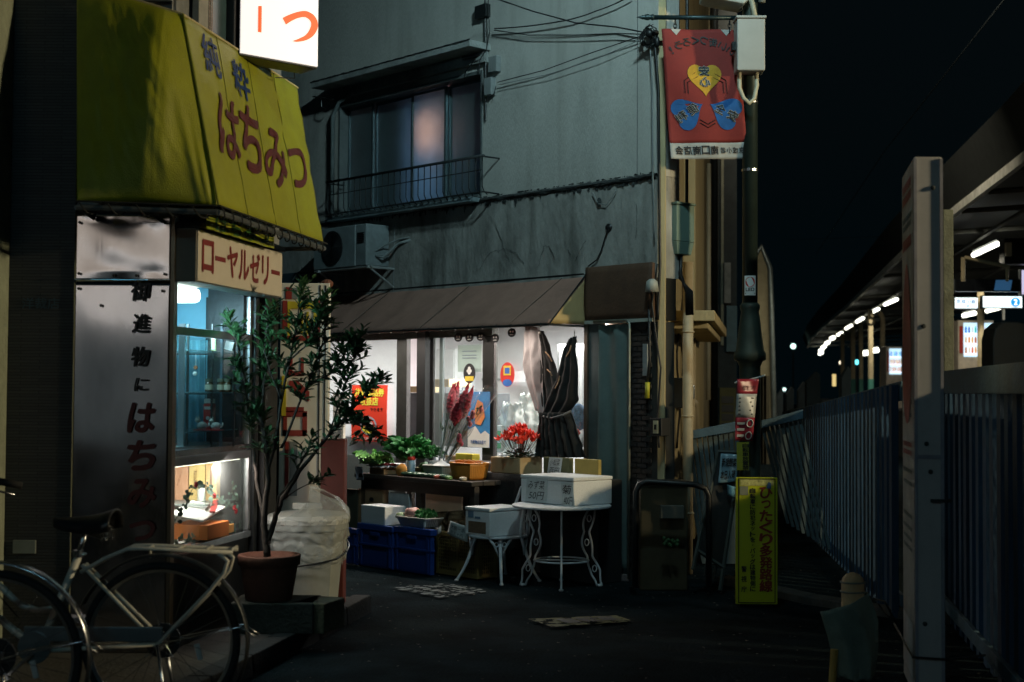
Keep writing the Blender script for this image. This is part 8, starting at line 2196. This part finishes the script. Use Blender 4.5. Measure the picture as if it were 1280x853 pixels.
# lamp mast with loudspeaker
Ym = 40.0
t = thing('loudspeaker_mast', 'beige mast with a round loudspeaker in front of the platform', 'mast', I4, (atY(1102,450,Ym).x,Ym,0))
P = [atY(1102,520,Ym),atY(1103,430,Ym),atY(1103.5,400,Ym),atY(1102,394,Ym),atY(1099,391,Ym)]
b = MB(); b.tube(P, .07, 8); part(t, 'mast', b, _m['pillar_beige'], smooth=True)
b = MB(); q = atY(1088,402,Ym); b.tube([(q.x+.1*cos(k*.5),Ym-.02,q.z+.1*sin(k*.5)) for k in range(12)], .035, 6, closed=True); b.tube([(q.x,Ym,q.z+.1),(q.x-.05,Ym,q.z+.35)], .03, 5); part(t, 'loudspeaker', b, mat('speaker_beige', (.4,.36,.25), .6), smooth=True)
b = MB(); a = atY(1100,445,Ym-.1); b.box(a.x,a.x+.25,Ym-.2,Ym-.06,a.z,a.z+.25); part(t, 'box', b, M_greymetal)
# vending machines
def vending(label, pl, pr, yt, yb, Y_, side=0, rows_=3):
    a = atY(pl,yb,Y_); c_ = atY(pr,yt,Y_); x0, x1, zt = a.x, c_.x, c_.z; z0 = 1.1
    sdx = side/FPX*Y_
    t = thing('vending_machine', label, 'vending machine', I4, ((x0+x1)/2,Y_,z0), 'platform vending machines')
    b = MB(); b.box(x0-sdx,x1+.03,Y_+.02,Y_+.6,z0,zt+.06); part(t, 'cabinet', b, mat('vend_cabinet', (.6,.52,.42), .4), bev=.02)
    H_ = (zt-a.z)
    b = MB(); b.box(x0,x1,Y_+.0,Y_+.019,a.z,zt); part(t, 'lit_panel', b, emis('vend_glow', (.55,.8,1.0), 1.1))
    cols = [((.08,.3,.75),(.1,.55,.45),(.85,.85,.9),(.1,.2,.5)),((.85,.35,.1),(.8,.6,.4),(.5,.15,.08),(.85,.5,.2)),((.75,.2,.08),(.9,.85,.7),(.6,.25,.1),(.8,.4,.15))]
    for r in range(rows_):
        zc = zt - H_*(.10+.30*r); n_ = 9
        b = MB(); b.box(x0,x1,Y_-.02,Y_-.001,zc-H_*.235,zc-H_*.205); part(t, 'shelf', b, emis('vend_shelf', (.9,.85,1), 1.3))
        for k in range(n_):
            xk = x0+(x1-x0)*(k+.5)/n_; w = (x1-x0)/n_*.33; c3 = cols[r][(k*7+r) % 4]
            b = MB(); b.lathe([(w,zc-H_*.20),(w,zc-H_*.06),(w*.5,zc-H_*.02),(w*.45,zc)], 7, Matrix.Translation((xk,Y_-.03,0))); part(t, 'bottle', b, mat('bottle_%d%d' % (r, (k*7+r) % 4), c3, .4, var=0, emit=.55))
    b = MB(); b.box(x0-sdx+.03,x0-.02,Y_-.0,Y_+.019,zt-H_*.9,zt-H_*.1); part(t, 'red_strip', b, M_r)
vending('glowing drinks vending machine with three rows of bottles on the platform', 1205, 1241, 404, 446, 31, 7)
vending('small distant drinks vending machine left of the tall sign', 1112, 1126.5, 436, 468, 38, 4, 3)
vending('sliver of a vending machine right beside the rusty post', 1194, 1196.5, 416, 452, 33, 1, 3)
# signs on the platform
def litsign(label, pl, pr, yt, yb, Y_, m, cat='sign', tilt=0):
    a = atY(pl,yb,Y_); c_ = atY(pr,yt,Y_); t = thing('station_sign', label, cat, I4, ((a.x+c_.x)/2,Y_,a.z), 'signs hanging over the platform')
    b = MB(); b.box(a.x-.02,c_.x+.02,Y_+.012,Y_+.15,a.z-.02,c_.z+.02); part(t, 'housing', b, M_darkmetal)
    b = MB(); b.box(a.x,c_.x,Y_,Y_+.011,a.z,c_.z); part(t, 'face', b, m); t.r = (a.x,c_.x,Y_,a.z,c_.z); return t
mw = emis('station_white', (.72,.86,.95), 1.0)
t = litsign('lit white station name sign with small blue print', 1194, 1222, 372.5, 385.5, 28, mw)
x0s,x1s,ys,z0s,z1s = t.r; b = MB(); text(b, '京成小岩', plane_fn(ys-.006), x0s+.02, x1s-.04, z0s+(z1s-z0s)*.45, z1s-.03, .02); text(b, '方面', plane_fn(ys-.006), (x0s+x1s)/2-.03, (x0s+x1s)/2+.05, z0s+.02, z0s+(z1s-z0s)*.35, .02); part(t, 'lettering', b, mat('sign_blue', (.02,.12,.35), .5))
t = litsign('lit white platform sign with a blue number two disc', 1229, 1277.5, 371, 384.5, 28, mw)
x0s,x1s,ys,z0s,z1s = t.r; cx = x1s-.13; cz = (z0s+z1s)/2; rd = (z1s-z0s)*.42
b = MB(); b.lathe([(rd,0),(rd,.008)], 20, Matrix.Translation((cx,ys-.001,cz)) @ Matrix.Rotation(pi/2,4,'X')); part(t, 'disc', b, mat('disc_blue', (.0,.22,.6), .5, var=0, emit=.6))
b = MB(); text(b, '2', plane_fn(ys-.011), cx-rd*.35, cx+rd*.35, cz-rd*.6, cz+rd*.6, .04); part(t, 'lettering', b, emis('num_white', (.9,.95,1), 1))
t = litsign('dark train indicator panel with a faint blue patch', 1195, 1274, 350.5, 363, 27, mat('panel_black', (.012,.014,.018), .2))
x0s,x1s,ys,z0s,z1s = t.r; b = MB(); b.grid(lambda u, v: (x0s+(x1s-x0s)*(.60+.26*u+.03*v), ys-.004, z0s+(z1s-z0s)*v), 2, 2); part(t, 'screen_patch', b, emis('patch_blue', (.05,.17,.36), .35))
t = litsign('sliver of a pale lilac sign at the right edge', 1277.5, 1300, 338, 368, 27, emis('lilac', (.65,.62,.85), .9))
b = MB(); a = atY(1225.5,340,28.3); b.tube([(a.x,28.3,1.1),(a.x,28.3,3.7)], .07, 8); solo('sign_post', 'beige post between the two lit platform signs', 'post', b, _m['pillar_beige'], I4, (a.x,28.3,1.1), smooth=True)
b = MB(); a = atY(1254.5,400,30); c_ = atY(1254.5,383,30); b.tube([a, c_], .03, 6); solo('white_rod', 'thin white rod hanging right of the vending machine', 'rod', b, M_white, I4, a)
b = MB(); q = atY(1256,440,16); x0, x1 = atY(1241,440,16).x, atY(1282,440,16).x; zt = atY(1260,402,16).z
b.prism([(x0,0),(x1,0),(x1,zt-.02),(x1-.08,zt),(x0+.12,zt-.0),(x0+.03,zt-.08),(x0,zt-.2)], 16, 16.4)
solo('equipment_box', 'rounded dark trackside box standing before the platform at the right', 'equipment box', b, mat('box_teal_dark', (.015,.022,.025), .6, var=.2, dirt=.3), I4, (x0,16,0), bev=.02)
b = MB(); a = atY(1242,330,26); c_ = atY(1290,298,26); b.box(a.x+.2,c_.x,26,26.3,a.z-.0,c_.z); solo('canopy_speaker', 'black box hanging under the canopy at the right edge', 'box', b, M_black, I4, (a.x+.2,26,a.z), bev=.02)
b = MB(); a = atY(1257,321,26); c_ = atY(1261,304,26); b.box(a.x-.02,c_.x+.02,25.9,25.98,a.z,c_.z); solo('tube_end', 'pale vertical bracket beside the largest tube light', 'bracket', b, mat('warm_white_paint', (.7,.6,.42), .5), I4, (a.x,25.9,a.z))
for i, (al, w) in enumerate(((0,40),(18,40))):
    p = stn(al, 2.2, 4.1); q = stn(al, 2.2, 1)
    area('station_light', tuple(p), tuple(q), 190, (1,.93,.72), 12, .3)
# overhead wires
b = MB(); b.tube([atY(1020,318,60), atY(1105,190,38), atY(1255,0,22), atY(1300,-60,20)], .012, 5); solo('overhead_wire', 'faint overhead line crossing the black sky beside the canopy', 'wire', b, mat('wire_grey', (.1,.12,.13), .5), I4, atY(1020,318,60))
b = MB(); b.tube([atY(985,300,60), atY(1100,296,40), atY(1200,280,30)], .008, 5); solo('overhead_wire', 'very faint level line in the sky left of the tall sign', 'wire', b, _m['wire_grey'], I4, atY(985,300,60))

# ================================================================== THE STREET LAMPS THAT LIGHT THE SCENE (above and behind the view)
def street_lamp(label, L_, px_, py_):
    t = thing('street_lamp', label, 'street lamp', I4, (px_,py_,0), 'street lamps over the lane')
    x, y, z = L_
    b = MB(); b.box(x-.6,x+.6,y-.16,y+.16,z+.03,z+.14); part(t, 'head', b, M_greymetal, bev=.02)
    b = MB(); b.tube([(px_,py_,0),(px_,py_,z-.4),(px_+(x-px_)*.1,py_+(y-py_)*.1,z+.05),(x,y,z+.12)], .05, 10); part(t, 'mast', b, M_darkmetal, smooth=True)
street_lamp('street lamp bracketed over the lane from the honey shop side', LAMP_LANE, -2.2, 12.6)
street_lamp('street lamp behind the viewpoint on the shop side', LAMP_BACK, -3.2, -5.6)
street_lamp('lamp with a warm light beside the railway fence', LAMP_RAIL, 8.6, 7.0)
street_lamp('unseen street lamp over the far fence, added to light the canopy fascia', LAMP_FASCIA, 3.0, 21.05)

# shop across the street, behind the viewpoint (mirrored in the steel panel)
OS = thing('opposite_shop', 'shop across the street behind the viewpoint with a lit cream signboard', 'shop', I4, (-5,-9,0))
b = MB(); b.box(-13,1,-9.4,-9,0,7); part(OS, 'wall', b, mat('opposite_wall', (.3,.3,.29), .9, bump=.2))
b = MB(); b.box(-9.5,-3.6,-9,-8.8,3.45,5.1); part(OS, 'signboard', b, mat('lit_signboard', (.7,.6,.45), .5, var=.1, emit=.7, ecol=(1,.86,.74)), bev=.01)
b = MB(); b.tube([(-9,-8.7,3.2),(-3.9,-8.7,3.2)], .05, 8); part(OS, 'tube_light', b, emis('opposite_tube', (1,.97,.95), 5))
b = MB(); b.box(-9,-4,-8.99,-8.97,.6,2.9); part(OS, 'window', b, mat('added_window_glow', (.3,.33,.34), .4, var=.3, scale=1.2, emit=.07, ecol=(.75,.95,1)))  # glow added to lighten the lower reflection in the steel panel
